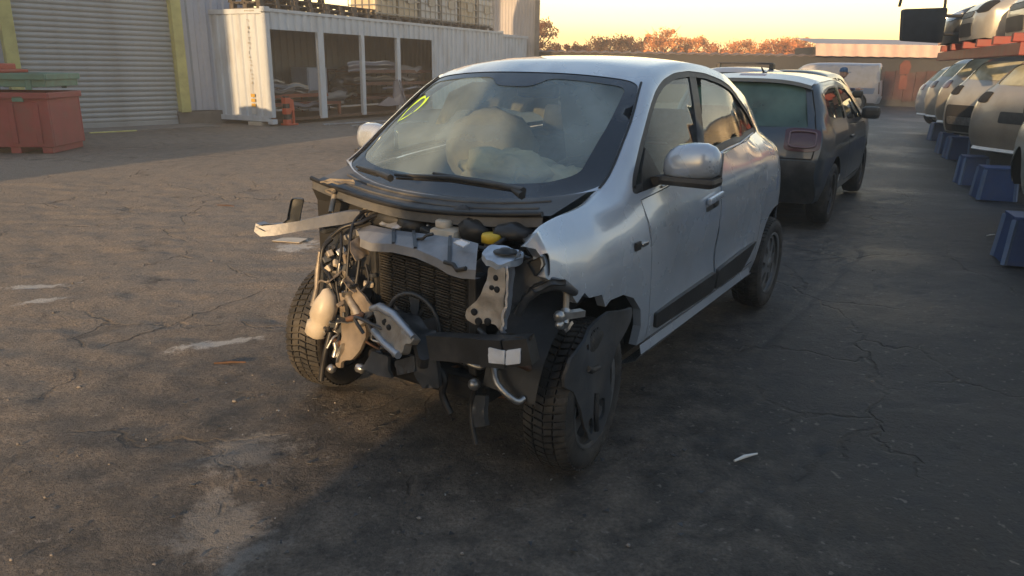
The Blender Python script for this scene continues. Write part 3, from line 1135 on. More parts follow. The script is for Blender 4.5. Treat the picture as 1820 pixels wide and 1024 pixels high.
# ================================================================ white container with an open side
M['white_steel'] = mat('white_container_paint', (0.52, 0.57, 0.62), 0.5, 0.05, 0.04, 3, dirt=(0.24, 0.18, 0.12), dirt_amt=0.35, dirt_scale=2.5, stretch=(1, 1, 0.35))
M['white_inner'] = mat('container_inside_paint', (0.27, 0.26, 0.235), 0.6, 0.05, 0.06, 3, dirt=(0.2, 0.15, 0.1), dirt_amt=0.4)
ct = thing('shipping_container', 'long white corrugated shipping container with open bays cut in its side', 'container', (-5.86519, 18.34819, 0), 26.175)
Z0, Z1 = 0.10, 2.70
mb = MB()      # end wall
prof = []
for i in range(9):
    a = 0.12 + i * 0.245
    prof += [(0.03, a), (0.03, a + 0.075), (0.065, a + 0.105), (0.065, a + 0.215)]
prof.append((0.03, 2.32))
mb.strip([(x, y, Z0 + 0.12) for x, y in prof], [(x, y, Z1 - 0.12) for x, y in prof], False)
mb.build('end_wall', M['white_steel'], ct)
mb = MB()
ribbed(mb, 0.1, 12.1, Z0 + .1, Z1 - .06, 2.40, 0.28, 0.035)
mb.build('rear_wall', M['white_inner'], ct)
mb = MB()
ribbed(mb, 0.1, 7.30, 2.24, Z1 - 0.06, 0.05, 0.28, 0.035)
mb.build('lintel_panel', M['white_steel'], ct)
mb = MB()
ribbed(mb, 7.30, 12.1, Z0 + 0.1, Z1 - 0.06, 0.05, 0.28, 0.035)
mb.build('side_panel', M['white_steel'], ct)
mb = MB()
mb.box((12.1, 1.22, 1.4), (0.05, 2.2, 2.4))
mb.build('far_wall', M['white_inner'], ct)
mb = MB()
mb.box((6.1, 1.22, Z1 - 0.05), (12.1, 2.36, 0.04))
mb.build('roof', M['white_steel'], ct)
mb = MB()
mb.box((6.1, 1.22, Z0 + 0.02), (12.0, 2.3, 0.06))
mb.build('floor', M['rust'], ct)
for y in (0.03, 2.41):
    mb = MB()
    mb.box((6.1, y, Z1 - 0.03), (11.9, 0.07, 0.07))
    mb.build('top_rail', M['white_steel'], ct)
mb = MB()
mb.box((0.05, 1.22, Z1 - 0.06), (0.07, 2.2, 0.11))
mb.build('end_header', M['white_steel'], ct)
mb = MB()
mb.box((0.05, 1.22, Z0 + 0.06), (0.07, 2.2, 0.12))
mb.build('end_sill', M['white_steel'], ct)
mb = MB()
mb.box((9.7, 0.035, Z0 + 0.06), (4.8, 0.06, 0.12))
mb.build('bottom_rail', M['white_steel'], ct)
for (x, w_, lean) in ((1.93, 0.22, 0), (3.68, 0.14, 0.02), (5.40, 0.17, 0)):
    mb = MB()
    mb.beam((x - lean, 0.05, Z0), (x, 0.05, 2.24), 0.09, w_, (1, 0, 0))
    mb.build('bay_post', M['white_steel'], ct)
for x in (0.07, 12.12):
    for y in (0.06, 2.38):
        mb = MB()
        mb.box((x, y, 1.4), (0.12, 0.12, 2.4))
        mb.build('corner_post', M['white_steel'], ct)
        for z in (Z0 + 0.0, Z1 - 0.02):
            mb = MB()
            mb.box((x - 0.002, y, z), (0.17, 0.16, 0.118), None, 0.012)
            mb.box((x - 0.09 if x < 1 else x + .09, y, z), (0.008, 0.06, 0.05))
            mb.build('corner_casting', M['white_steel'], ct)
for (x, y) in ((0.10, 0.55), (0.10, 2.05), (6, 0.3), (12, 0.5)):
    mb = MB()
    mb.box((x, y, 0.04), (0.30, 0.42, 0.09), None, 0.01)
    mb.build('foot_block', M['cream'], ct)
# worn markings on the end: a column of small faded characters, three amber plates, a header marking
M['faded_ink'] = mat('faded_marking', (0.30, 0.27, 0.21), 0.7, 0, 0.2, 30)
M['amber_plate'] = mat('amber_sticker', (0.52, 0.31, 0.04), 0.6, 0, 0.1, 20, dirt=(0.25, 0.14, 0.03), dirt_amt=0.6, dirt_scale=14)
mb = MB()
rr = random.Random(3)
z = 2.45
while z > 1.02:
    hgt = rr.choice((0.045, 0.055, 0.065))
    for k in range(rr.choice((2, 3))):
        if rr.random() < 0.5:
            mb.box((0.026, 0.58 + rr.uniform(-.02, .02), z - hgt * k / 3), (0.004, 0.07, 0.009))
        else:
            mb.box((0.0262, 0.58 + rr.uniform(-.03, .03), z - hgt / 2), (0.004, 0.011, hgt))
    z -= hgt + (0.05 if rr.random() > 0.12 else 0.10)
prop(mb.build('worn_lettering', M['faded_ink'], ct), kind='stuff')
mb = MB()
for k in range(9):
    mb.box((0.012, 0.35 + k * 0.035, Z1 - 0.05), (0.004, 0.02, rr.uniform(0.02, 0.04)))
prop(mb.build('header_marking', M['faded_ink'], ct), kind='stuff')
for k in range(3):
    mb = MB()
    mb.box((0.024, 0.60, 0.71 - k * 0.115), (0.004, 0.13, 0.075))
    mb.build('amber_sticker', M['amber_plate'], ct)
mb = MB()
mb.box((0.024, 0.60, 0.34), (0.004, 0.14, 0.13))
mb.build('white_sticker', M['white_plastic'], ct)

# timber ledge at the back of the bays
mb = MB()
mb.box((6.3, 2.30, 1.25), (2.6, 0.05, 0.16), None, 0.006)
prop(mb.build('timber_board', mat('pale_timber', (0.34, 0.27, 0.18), 0.8, 0, 0.12, 6, stretch=(1, 8, 8)), ct))

# ================================================================ second container and the tall building beyond
c2 = thing('far_container', 'grey container end beyond the white container beside the tall beige building', 'container', (-0.75, 31.2, 0), 30)
mb = MB()
ribbed(mb, 0, 2.4, 0.1, 2.62, 0, 0.28, 0.03)
mb.box((1.2, 1.2, 1.36), (2.36, 2.3, 2.5))
mb.box((1.2, -0.01, 2.66), (2.46, 0.12, 0.10))
mb.build('wall_panel', M['white_steel'], c2)
M['beige_clad'] = mat('beige_cladding', (0.44, 0.41, 0.39), 0.6, 0.05, 0.05, 2, dirt=(0.2, 0.17, 0.14), dirt_amt=0.3, stretch=(1, 1, 0.3))
bb = thing('tall_building', 'tall beige building with fine upright ribs standing behind the containers', 'building', (-5.0, 33.6, 0), 90)
mb = MB()
ribbed(mb, 0, 5.86, 0, 7.5, 0, 0.13, 0.02)
mb.box((2.93, 2.0, 3.75), (5.82, 3.95, 7.48))
mb.build('wall_panel', M['beige_clad'], bb)
mb = MB()
mb.box((5.90, -0.02, 3.75), (0.20, 0.10, 7.5))
mb.build('corner_trim', M['concrete'], bb)
mb = MB()
mb.box((2.95, 1.95, 7.55), (6.1, 4.2, 0.12))
mb.build('roof', M['caster_roof_grey'], bb)

# ================================================================ far boundary wall, shed roof, trees
M['far_wall'] = mat('dark_rendered_wall', (0.040, 0.039, 0.040), 0.9, 0, 0.15, 0.8, bump=0.2, dirt=(0.065, 0.06, 0.058), dirt_amt=0.5, dirt_scale=0.7)
M['coping'] = mat('coping_sheet', (0.16, 0.12, 0.10), 0.7, 0.1, 0.2, 2)
M['red_boards'] = mat('dull_red_boards', (0.055, 0.020, 0.018), 0.8, 0, 0.25, 1.5, dirt=(0.09, 0.07, 0.06), dirt_amt=0.6, dirt_scale=1.2)
M['orange_paint'] = mat('orange_spray_paint', (0.12, 0.032, 0.02), 0.75, 0, 0.2, 3, dirt=(0.12, 0.07, 0.05), dirt_amt=0.5)
bw = thing('boundary_wall', 'long dark wall across the far end of the yard with a scalloped sheet coping', 'wall', (-2, 34.6, 0), 90)
mb = MB()
mb.box((16, 0.15, 1.06), (32, 0.3, 2.12))
mb.build('wall_face', M['far_wall'], bw)
mb = MB()
prof = [(i * 0.09, 0.02 + 0.032 * math.sin(i * 1.15)) for i in range(int(32 / 0.09))]
mb.strip([(x, -0.06, 2.09 + q) for x, q in prof], [(x, 0.34, 2.17 + q) for x, q in prof])
mb.strip([(x, -0.06, 2.075 + q) for x, q in prof], [(x, -0.06, 2.09 + q) for x, q in prof], False)
mb.build('coping_sheet', M['coping'], bw)
mb = MB()
mb.box((12, 0.05, 1.85), (14, 0.08, 0.10))
mb.build('string_course', M['concrete'], bw)
for i in range(9):
    mb = MB()
    mb.box((16.9 + i * 0.46, -0.04, 0.85 + 0.04 * (i % 3)), (0.43, 0.05, 1.25), Matrix.Rotation(R(CR.uniform(-1, 1)), 3, 'Y'))
    mb.build('red_board', M['red_boards'], bw)
mb = MB()
mb.plate([(19.15, -0.08, 1.40), (19.55, -0.08, 1.40), (19.62, -0.08, 1.75), (19.50, -0.08, 1.98), (19.28, -0.08, 2.0), (19.10, -0.08, 1.80)], 0.01, (0, -1, 0))
mb.plate([(19.2, -0.08, 0.75), (19.55, -0.08, 0.75), (19.52, -0.08, 1.35), (19.2, -0.08, 1.35)], 0.01, (0, -1, 0))
mb.build('painted_mark', M['orange_paint'], bw)
sr = thing('corrugated_shed', 'low shed with a pink lit corrugated fascia on top of the far wall at right', 'shed', (13.2, 34.3, 0), 90)
M['fascia'] = mat('pale_corrugated_sheet', (0.62, 0.44, 0.36), 0.6, 0.05, 0.06, 2, dirt=(0.4, 0.2, 0.12), dirt_amt=0.3)
mb = MB()
prof = [(i * 0.0725, 0.028 * math.sin(i * math.pi * 2 / 8)) for i in range(0, 84)]
mb.strip([(x, q - 0.05, 2.12 + 0.3 * q) for x, q in prof], [(x, q + 0.10, 2.64) for x, q in prof])
mb.build('fascia_sheet', M['fascia'], sr)
mb = MB()
mb.strip([(x, 0.16 + q, 2.645) for x, q in prof], [(x, 2.8, 2.95) for x, q in prof])
mb.build('roof', mat('grey_roof_sheet', (0.36, 0.33, 0.34), 0.6, 0.1, 0.06, 2), sr)
mb = MB()
mb.box((3.0, 1.6, 1.25), (5.9, 2.2, 2.5))
mb.build('wall', M['far_wall'], sr)

M['autumn_leaf'] = mat('rusty_autumn_leaves', (0.62, 0.25, 0.09), 0.85, 0, 0.45, 0.9, spec=0.1)
M['autumn_leaf_dark'] = mat('brown_autumn_leaves', (0.48, 0.18, 0.07), 0.85, 0, 0.45, 0.9, spec=0.1)
M['bark'] = mat('bark', (0.10, 0.07, 0.05), 0.9, 0, 0.2, 6)
TREES = [(1.0, 47, 4.3, 1.9, 0), (3.2, 49, 3.0, 1.5, 1), (5.6, 48, 3.35, 1.6, 0), (7.0, 51, 3.6, 1.5, 1), (9.3, 50, 4.15, 1.35, 0), (11.6, 52, 3.7, 1.3, 0), (13.2, 50, 3.3, 1.4, 1),
         (15.3, 52, 3.5, 1.6, 0), (17.4, 51, 3.45, 1.5, 1), (19.0, 52, 3.75, 1.6, 0), (20.8, 51, 3.5, 1.5, 0), (22.6, 53, 3.2, 1.6, 1), (25.0, 52, 2.9, 1.8, 0), (27.6, 53, 2.9, 1.9, 1), (-1.5, 48, 4.0, 1.8, 1)]
TLAB = ['tallest orange leaved tree right beside the beige building', 'low thin rusty bush between the building and the hedge line', 'broad low rusty tree left of the round crowned one', 'loose orange tree touching the round crowned one on its left',
        'round crowned orange tree that rises highest above the far wall', 'thin upright orange tree just right of the round crowned tree', 'small brown tree above the roof of the parked hatchback', 'wide orange tree above the cars with roof bars',
        'brown tree above the black car roof', 'taller spreading orange tree above the white van', 'orange tree above the rear half of the white van', 'low brown tree near the left end of the shed fascia',
        'low orange tree behind the left part of the pink fascia', 'low brown tree behind the right part of the pink fascia', 'rusty tree hidden mostly behind the tall beige building']
for i, (x, y, H, rad, kind) in enumerate(TREES):
    rnd = random.Random(100 + i)
    t = thing('autumn_tree', TLAB[i], 'tree', (x, y, 0), 0, 'autumn trees beyond the far wall')
    mb = MB()
    mb.tube([(0, 0, 0), (rnd.uniform(-.1, .1), 0, H * 0.35), (rnd.uniform(-.2, .2), 0, H * 0.6)], [0.13, 0.10, 0.06], 7)
    for k in range(9):
        a = rnd.uniform(0, 6.28)
        h0 = H * rnd.uniform(0.3, 0.6)
        mb.tube([(0, 0, h0), (math.cos(a) * rad * .4, math.sin(a) * rad * .4, h0 + H * .15), (math.cos(a) * rad * .8, math.sin(a) * rad * .8, min(H * .95, h0 + H * rnd.uniform(.2, .38)))], [0.05, 0.035, 0.012], 5)
    for k in range(46):
        a, q = rnd.uniform(0, 6.28), rnd.uniform(0.2, 1.0)
        p = Vector((math.cos(a) * rad * q * .8, math.sin(a) * rad * q * .8, H * rnd.uniform(.55, .9)))
        d = Vector((math.cos(a) * .5 + rnd.uniform(-.3, .3), math.sin(a) * .5, rnd.uniform(.2, 1.0))).normalized()
        L_ = H * rnd.uniform(.08, .16)
        mb.tube([p, p + d * L_ * .6, p + d * L_ + Vector((rnd.uniform(-.08, .08), 0, 0))], [0.018, 0.011, 0.004], 4)
    mb.build('trunk', M['bark'], t)
    mb = MB()
    nclump = 60
    for k in range(nclump):
        a, q = rnd.uniform(0, 6.28), rnd.uniform(0, 1) ** 0.6
        zc = H * rnd.uniform(0.42, 0.9)
        lim = rad * math.sqrt(max(0.05, 1 - ((zc - H * 0.62) / (H * 0.42)) ** 2))
        c = Vector((math.cos(a) * q * lim, math.sin(a) * q * lim, zc))
        cr_r = rad * rnd.uniform(0.10, 0.36)
        for j in range(90):
            d = Vector((rnd.gauss(0, 1), rnd.gauss(0, 1), rnd.gauss(0, 0.8))).normalized() * cr_r * rnd.uniform(0.3, 1.1)
            p = c + d
            if p.z > H: p.z = H - rnd.uniform(0, .2)
            s = rnd.uniform(0.03, 0.075)
            u = Vector((rnd.gauss(0, 1), rnd.gauss(0, 1), rnd.gauss(0, 1))).normalized()
            v = u.orthogonal().normalized()
            u2 = u.cross(v)
            mb.add([p - v * s - u2 * s * .5, p + v * s - u2 * s * .5, p + v * s * .8 + u2 * s * .6, p - v * s * .7 + u2 * s * .6], [(0, 1, 2, 3)])
    mb.build('crown', M['autumn_leaf' if kind == 0 else 'autumn_leaf_dark'], t)

# ================================================================ haze volume, added to stand in for the lens flare veil
hz = MB()
hz.box((10, 90, 4.35), (372, 312, 10.7))
hm = bpy.data.materials.new('lens_veil_haze')
hm.use_nodes = True
hm.node_tree.nodes.clear()
ho = hm.node_tree.nodes.new('ShaderNodeOutputMaterial')
hv = hm.node_tree.nodes.new('ShaderNodeVolumePrincipled')
hv.inputs['Color'].default_value = (0.95, 0.88, 0.77, 1)
hv.inputs['Density'].default_value = 0.0055
hv.inputs['Anisotropy'].default_value = 0.0
hm.node_tree.links.new(hv.outputs[0], ho.inputs['Volume'])
prop(hz.build('haze', hm), 'thin haze volume added over the yard as a lens veil', kind='stuff')

# ================================================================ the wrecked hatchback in the middle
CAR_AZ = 212.926
car = thing('wrecked_hatchback', 'silver blue small hatchback with its bonnet and bumper gone and engine bay exposed', 'car', (-0.36474, 3.02328, 0), CAR_AZ)

TW = Shell(
    E=[(0.45, 0.965), (0.14, 0.99), (-0.25, 1.048), (-0.545, 1.235), (-0.86, 1.448), (-1.22, 1.514), (-1.60, 1.518), (-1.95, 1.470), (-2.25, 1.382),
       (-2.50, 1.245), (-2.68, 1.04), (-2.90, 0.80), (-2.98, 0.55), (-2.90, 0.26)],
    C=[(0.60, 0.92), (0.30, 0.99), (-0.05, 0.975), (-0.41, 1.245), (-0.80, 1.490), (-1.17, 1.550), (-1.62, 1.556), (-2.10, 1.522), (-2.55, 1.440),
       (-2.80, 1.16), (-2.92, 1.02), (-3.04, 0.80), (-3.08, 0.55), (-3.00, 0.26)],
    W=[(-3.1, 0.60), (-2.85, 0.735), (-2.5, 0.815), (-1.9, 0.825), (-0.6, 0.825), (-0.1, 0.818), (0.2, 0.80), (0.45, 0.795), (0.65, 0.62)],
    belt=[(-2.3, 1.165), (-1.1, 1.09), (-0.4, 1.02), (0.5, 1.2)], zs=0.74, curv=((-0.75, 0.55), (-0.1, 1.5), (0.2, 1.7), (0.5, 0.5)), tum=0.40, tum2=0.16)
TW.tap = [(-3.0, 0.125), (-2.65, 0.10), (-2.25, 0.052), (-1.9, 0.02), (-1.2, 0.0)]

# --- side glass outline (all windows of one side), doors
DLO = [(-0.40, 1.008), (-0.435, 1.075), (-0.57, 1.205), (-0.72, 1.32), (-0.87, 1.402), (-1.0, 1.448), (-1.17, 1.478), (-1.38, 1.488), (-1.63, 1.478), (-1.85, 1.448),
       (-2.04, 1.402), (-2.20, 1.330), (-2.31, 1.250), (-2.395, 1.140), (-2.33, 1.130), (-1.60, 1.105), (-1.13, 1.078), (-0.80, 1.046)]
BELT = lambda x: interp([(-2.3, 1.128), (-1.6, 1.093), (-1.15, 1.060), (-0.80, 1.030), (-0.40, 0.99)], x)
FD = [(-0.44, BELT(-0.44) - 0.004), (-0.80, BELT(-0.8)), (-1.15, BELT(-1.15)), (-1.30, BELT(-1.3)), (-1.32, 0.80), (-1.31, 0.38), (-0.47, 0.385), (-0.455, 0.70)]
RD = [(-1.31, BELT(-1.3)), (-1.6, BELT(-1.6)), (-2.14, BELT(-2.14)), (-2.22, 0.95), (-2.20, 0.78), (-2.12, 0.64), (-2.04, 0.40), (-1.325, 0.38), (-1.335, 0.80)]


def shrink(poly, d):
    c = Vector((sum(p[0] for p in poly) / len(poly), sum(p[1] for p in poly) / len(poly)))
    out = []
    n = len(poly)
    for i in range(n):
        a, b, e = Vector(poly[i - 1]), Vector(poly[i]), Vector(poly[(i + 1) % n])
        d1, d2 = (b - a).normalized(), (e - b).normalized()
        nn = Vector((-d1.y - d2.y, d1.x + d2.x))
        if nn.length < 1e-6: nn = c - b
        nn.normalize()
        if nn.dot(c - b) < 0 and n < 9: nn = -nn
        q1, q2 = b + nn * d, b - nn * d
        out.append(tuple(q1) if inside(tuple(q1), poly) else tuple(q2))
    return out


DLOs = rounded(DLO, 0.05, 3)
body = MB()
FN = TW.side(1)
wing_front = [(-0.385, 0.385), (-0.392, 0.47), (-0.376, 0.547), (-0.30, 0.617), (-0.20, 0.655), (-0.09, 0.662), (-0.052, 0.645), (-0.02, 0.70), (0.067, 0.709), (0.10, 0.735), (0.147, 0.708), (0.209, 0.775),
              (0.30, 0.812), (0.341, 0.843), (0.334, 0.903), (0.361, 0.938)]
bottom = [(-2.88, 0.26)] + arch(-2.49, 0.30, 0.375, 0.32) + [(-1.9, 0.305), (-1.2, 0.315), (-0.5, 0.325), (-0.40, 0.33)]
left_outline = TW.edge(0, 13) + dens(bottom, 0.1)[:-1] + wing_front
holes = [dens(DLOs, 0.09), dens(FD, 0.09), dens(RD, 0.09)]
panel(body, FN, left_outline, holes, 0.075, 0, dense=False)
right_outline = TW.edge(2, 13) + dens(bottom, 0.1)[:-1] + [(-0.40, 0.5), (-0.36, 0.8), (-0.30, 1.0)]
panel(body, TW.side(-1), right_outline, holes, 0.1, 0, dense=False)
SCREEN = rounded([(2.02, -0.955), (3.90, -0.94), (3.90, 0.94), (2.02, 0.955)], 0.15, 6)
RGLASS = rounded([(8.12, -0.80), (8.95, -0.80), (8.95, 0.80), (8.12, 0.80)], 0.15)
panel(body, TW.top(), TW.rect(2, 13, -1, 1), [dens(TW.tp(SCREEN), 0.05), TW.tp(RGLASS)], 0.08, 0, dense=False)
# the top of the left wing, folded in along the bonnet gap
INU = lambda t: interp([(0, 0.99), (1.0, 0.98), (2.0, 0.955)], t)
panel(body, TW.top(), [(i / 8 * TW.ST, TW.UB) for i in range(16, -1, -1)] + [(i / 8 * TW.ST, INU(i / 8) * TW.UB) for i in range(0, 17)], [], 0.06, 0, dense=False)
e_ = [TW.T(t / 8, INU(t / 8)) for t in range(0, 17)]
body.strip(e_, [p + Vector((0, -0.025, -0.05)) for p in e_])
body.build('body', M['paint_silver'], car, weld=0.003, sharp=62)
# folded rims of the wing's torn front edge
mb = MB()
w_ = [FN(p[0], p[1], 0) for p in wing_front]
wi = [FN(p[0], p[1], 0.035) for p in wing_front]
mb.strip(w_, wi, False)
mb.build('wing_rim', M['paint_silver'], car)

for sg in (1, -1):
    f = TW.side(sg)
    for nm, poly in (('front_door', FD), ('rear_door', RD)):
        mb = MB()

        def skin(a, b, d, f=f):
            # a soft crease that rises to the rear and a scooped lower door
            q = 0.010 * math.exp(-((b - (0.86 - 0.05 * a)) / 0.035) ** 2) - 0.016 * math.exp(-((b - 0.60) / 0.10) ** 2) * max(0.0, min(1.0, min(a + 2.02, -0.55 - a) / 0.22))
            return f(a, b, d - q)
        panel(mb, skin, shrink(poly, 0.005), (), 0.06, 0.03)
        d_ = mb.build(nm, M['paint_silver'], car, sharp=40)
        mb = MB()
        panel(mb, lambda a, b, d, f=f: f(a, b, 0.06 + d), shrink(poly, 0.012), (), 0.12, 0.012)
        mb.build('door_trim', M['grey_plastic'], d_)
        # black rubbing strip low on the doors
        mb = MB()
        strip = ([(-0.535, 0.42), (-1.30, 0.40), (-1.30, 0.505), (-0.515, 0.495)] if nm == 'front_door' else [(-1.335, 0.40), (-1.80, 0.40), (-2.02, 0.535), (-1.335, 0.506)])
        panel(mb, lambda a, b, d, f=f: f(a, b, d - 0.014), rounded(strip, 0.02), (), 0.09, 0.02)
        mb.build('side_moulding', M['black_plastic'], d_, sharp=40)
        hx, hz = (-1.19, 0.90) if nm == 'front_door' else (-2.06, 1.02)
        if nm == 'front_door':
            y = TW.Y(hx, hz)
            mb = MB()
            mb.box((hx, sg * (y + 0.022), hz), (0.20, 0.022, 0.034), Matrix.Rotation(R(4), 3, 'Y'), 0.01)
            mb.build('door_handle', M['paint_silver'], d_)
            mb = MB()
            panel(mb, lambda a, b, d, f=f: f(a, b, d - 0.003), rounded([(hx - .10, hz - .05), (hx + .09, hz - .06), (hx + .09, hz - .015), (hx - .10, hz - .01)], 0.02), (), 0.06, 0.005)
            mb.build('handle_recess', M['black_plastic'], d_)
    # glass and black window surround
    mb = MB()
    panel(mb, lambda a, b, d, f=f: f(a, b, d + 0.004), shrink(DLOs, -0.004) if False else DLOs, [shrink(DLOs, 0.028)], 0.07, 0.012, dense=False)
    mb.build('window_trim', M['black_plastic'], car, sharp=40)
    mb = MB()
    panel(mb, lambda a, b, d, f=f: f(a, b, d + 0.006), [(-1.115, 1.068), (-1.215, 1.075), (-1.49, 1.474), (-1.395, 1.476)], (), 0.08, 0.02)
    mb.build('door_pillar', M['black_plastic'], car)
    g = shrink(DLOs, 0.02)
    for nm, lo, hi in (('front_window', -1.30, 0), ('rear_window', -9, -1.30)):
        part_ = [p for p in g if (p[0] + (p[1] - 1.09) * 0.75 > -1.16) == (nm == 'front_window')]
        if nm == 'front_window':
            part_ = [p for p in part_ if p[0] > -1.22 or p[1] > 1.3 or True]
        mb = MB()
        panel(mb, lambda a, b, d, f=f: f(a, b, d + 0.012), part_, (), 0.09, 0)
        mb.build('side_window', M['glass_side'], car)
    # mirror corner triangle
    mb = MB()
    panel(mb, lambda a, b, d, f=f: f(a, b, d + 0.003), [(-0.475, 1.01), (-0.525, 1.10), (-0.60, 1.18), (-0.66, 1.035)], (), 0.06, 0.01)
    mb.build('mirror_corner', M['black_plastic'], car)
    # bright waist line
    mb = MB()
    mb.tube([f(x, BELT(x) + 0.006, -0.003) for x in (-0.62, -0.9, -1.2, -1.5, -1.8, -2.1, -2.24)], 0.006, 6)
    mb.build('waist_strip', M['bare_silver'], car)

# sill with its bright lip
for sg in (1, -1):
    f = TW.side(sg)
    mb = MB()
    xs = [-0.42, -0.8, -1.2, -1.6, -2.0]
    mb.strip([f(x, 0.375, -0.002) for x in xs], [f(x, 0.335, -0.022) for x in xs])
    mb.strip([f(x, 0.335, -0.022) for x in xs], [f(x, 0.30, -0.010) for x in xs])
    mb.strip([f(x, 0.30, -0.010) for x in xs], [f(x, 0.26, 0.06) for x in xs])
    mb.build('sill', M['paint_silver'], car)

# glass: windscreen with black border, rear window
mb = MB()
panel(mb, lambda a, b, d: TW.top()(a, b, 0.006 + d), TW.tp(SCREEN), (), 0.06, 0)
mb.build('windscreen', M['glass_screen'], car)
mb = MB()
frit_in = rounded([(2.26, -0.84), (2.34, -0.90), (3.76, -0.89), (3.79, -0.26), (3.62, -0.16), (3.62, 0.16), (3.79, 0.26), (3.76, 0.86), (2.40, 0.80), (2.30, 0.66)], 0.09, 4)
panel(mb, lambda a, b, d: TW.top()(a, b, 0.003 + d), dens(TW.tp(SCREEN), 0.06), [dens(TW.tp(frit_in), 0.06)], 0.06, 0, dense=False)
mb.build('windscreen_border', mat('black_glass_border', (0.018, 0.022, 0.028), 0.12, 0, 0.1, 5, coat=0.5, dirt=(0.2, 0.22, 0.24), dirt_amt=0.25, dirt_scale=3), car)
mb = MB()
panel(mb, lambda a, b, d: TW.top()(a, b, 0.006 + d), TW.tp(RGLASS), (), 0.08, 0)
mb.build('rear_glass', M['glass_side'], car)
for sg in (1, -1):      # black rubber along the pillars
    mb = MB()
    mb.tube([TW.T(2.05 + i * 0.23, sg * (0.963 - 0.0016 * i), -0.001) for i in range(9)], 0.006, 6)
    mb.build('screen_seal', M['hose'], car)
# mirror foot behind the glass
mb = MB()
mb.box((-0.88, 0.0, 1.385), (0.05, 0.23, 0.07), None, 0.02)
mb.tube([(-0.80, 0, 1.42), (-0.87, 0, 1.40)], 0.015, 8)
mb.build('inner_mirror', M['black_plastic'], car)
mb = MB()
for sg in (1, -1):
    mb.box((-1.06, sg * 0.27, 1.425), (0.15, 0.34, 0.02), Matrix.Rotation(R(-20), 3, 'Y'), 0.008)
    mb.build('sun_visor', M['trim_light'], car)
    mb = MB()

# yellow marker loop on the screen, near the right-hand pillar
def on_screen(p):
    """Point of the screen nearest the line through p, as (t, u)."""
    best = None
    for i in range(60):
        t = 2 + 2 * i / 59
        for j in range(-40, 1):
            q = TW.T(t, j / 44)
            dd = (q - Vector(p)).length_squared
            if best is None or dd < best[0]: best = (dd, t, j / 44)
    return best[1], best[2]


LOOP = [(2.98, -0.835), (3.10, -0.85), (3.24, -0.852), (3.37, -0.84), (3.44, -0.81), (3.40, -0.765), (3.28, -0.735), (3.14, -0.745), (3.02, -0.785), (2.95, -0.825)]
mb = MB()
lp = catmull(LOOP, 4)
a_, b_ = [], []
for i, (t, u) in enumerate(lp):
    w_ = 0.034 if i < 6 or i > 30 else 0.024
    a_.append(TW.T(t, u, -0.001))
    b_.append(TW.T(t + w_ * 2.2 * (1 if i > 20 else -1) * 0.9, u + w_ * (0.9 if 10 < i < 30 else 0.5), -0.001))
mb.strip(a_, b_)
mb.build('marker_loop', M['marker'], car)

# door mirrors
for sg in (1, -1):
    y0 = 0.76
    mb = MB()
    ctr = Vector((-0.60, 0.912, 1.125)) if sg > 0 else Vector((-0.66, -0.875, 1.105))
    rows = []
    for i in range(9):
        th = math.pi * i / 8
        row = []
        for k in range(17):
            ph = 2 * math.pi * k / 16
            ex = 0.60
            sp = lambda v, e: math.copysign(abs(v) ** e, v)
            x = 0.073 * sp(math.sin(th), 0.7) * sp(math.cos(ph), 0.8)
            z = (0.090 if math.sin(ph) > 0 else 0.066) * sp(math.sin(th), 0.8 if math.sin(ph) > 0 else 0.5) * sp(math.sin(ph), 0.8)
            y = -0.118 * sp(math.cos(th), 0.75)
            x = x * (1.0 if x > 0 else 0.55)
            row.append(ctr + Vector((x, sg * y, z + 0.012 * (y / 0.126))))
        rows.append(row)
    mb.grid(rows)
    shell_ = mb.build('door_mirror', M['paint_silver'], car, weld=0.0005)
    mb = MB()
    mb.box(ctr + Vector((0.0, -sg * 0.005, -0.065)), (0.138, 0.235, 0.042), None, 0.02)
    mb.beam((-0.60, sg * 0.74, 1.045), (-0.60, sg * 0.86, 1.065), 0.07, 0.035)
    mb.build('mirror_base', M['black_plastic'], shell_)
    mb = MB()
    mb.box(ctr + Vector((-0.045, 0, 0.0)), (0.012, 0.22, 0.11), None, 0.005)
    mb.build('mirror_glass', M['chrome'], shell_)

# indicator repeater, fuel flap line, badge
mb = MB()
p = FN(-0.32, 0.825, -0.004)
mb.box(p, (0.05, 0.012, 0.035), None, 0.005)
mb.build('repeater', M['black_plastic'], car)
mb = MB()
mb.box(FN(-0.38, 0.822, -0.006), (0.06, 0.008, 0.014), None, 0.003)
mb.build('wing_badge', M['chrome'], car)

# underside, wells, inner structure
mb = MB()
mb.box((-1.35, 0, 0.28), (2.5, 1.30, 0.10))
mb.box((-2.5, 0, 0.42), (0.9, 1.0, 0.34))
mb.build('underbody', M['blackout'], car)
for sg in (1, -1):
    mb = MB()
    a = arch(-2.49, 0.30, 0.372, 0.28)
    mb.strip([(p[0], sg * (TW.Y(p[0], p[1]) - 0.012), p[1]) for p in a], [(p[0], sg * 0.5, p[1]) for p in a])
    mb.add([(p[0], sg * 0.5, p[1]) for p in a], [tuple(range(len(a)))])
    mb.build('wheel_well', M['blackout'], car)
# front wheel housings reach inboard of both wheels
for sg in (1, -1):
    mb = MB()
    a = arch(0.02, 0.33, 0.36, 0.40) if sg > 0 else arch(-0.04, 0.32, 0.33, 0.50)
    yo = 0.775 if sg > 0 else 0.47
    mb.strip([(p[0], sg * yo, p[1]) for p in a], [(p[0], sg * (0.56 if sg > 0 else 0.44), p[1] + 0.02) for p in a])
    n_ = len(a)
    mb.add([(p[0], sg * (0.565 if sg > 0 else 0.445), p[1]) for p in a], [tuple(range(n_))])
    mb.build('wheel_housing', M['black_plastic'], car)

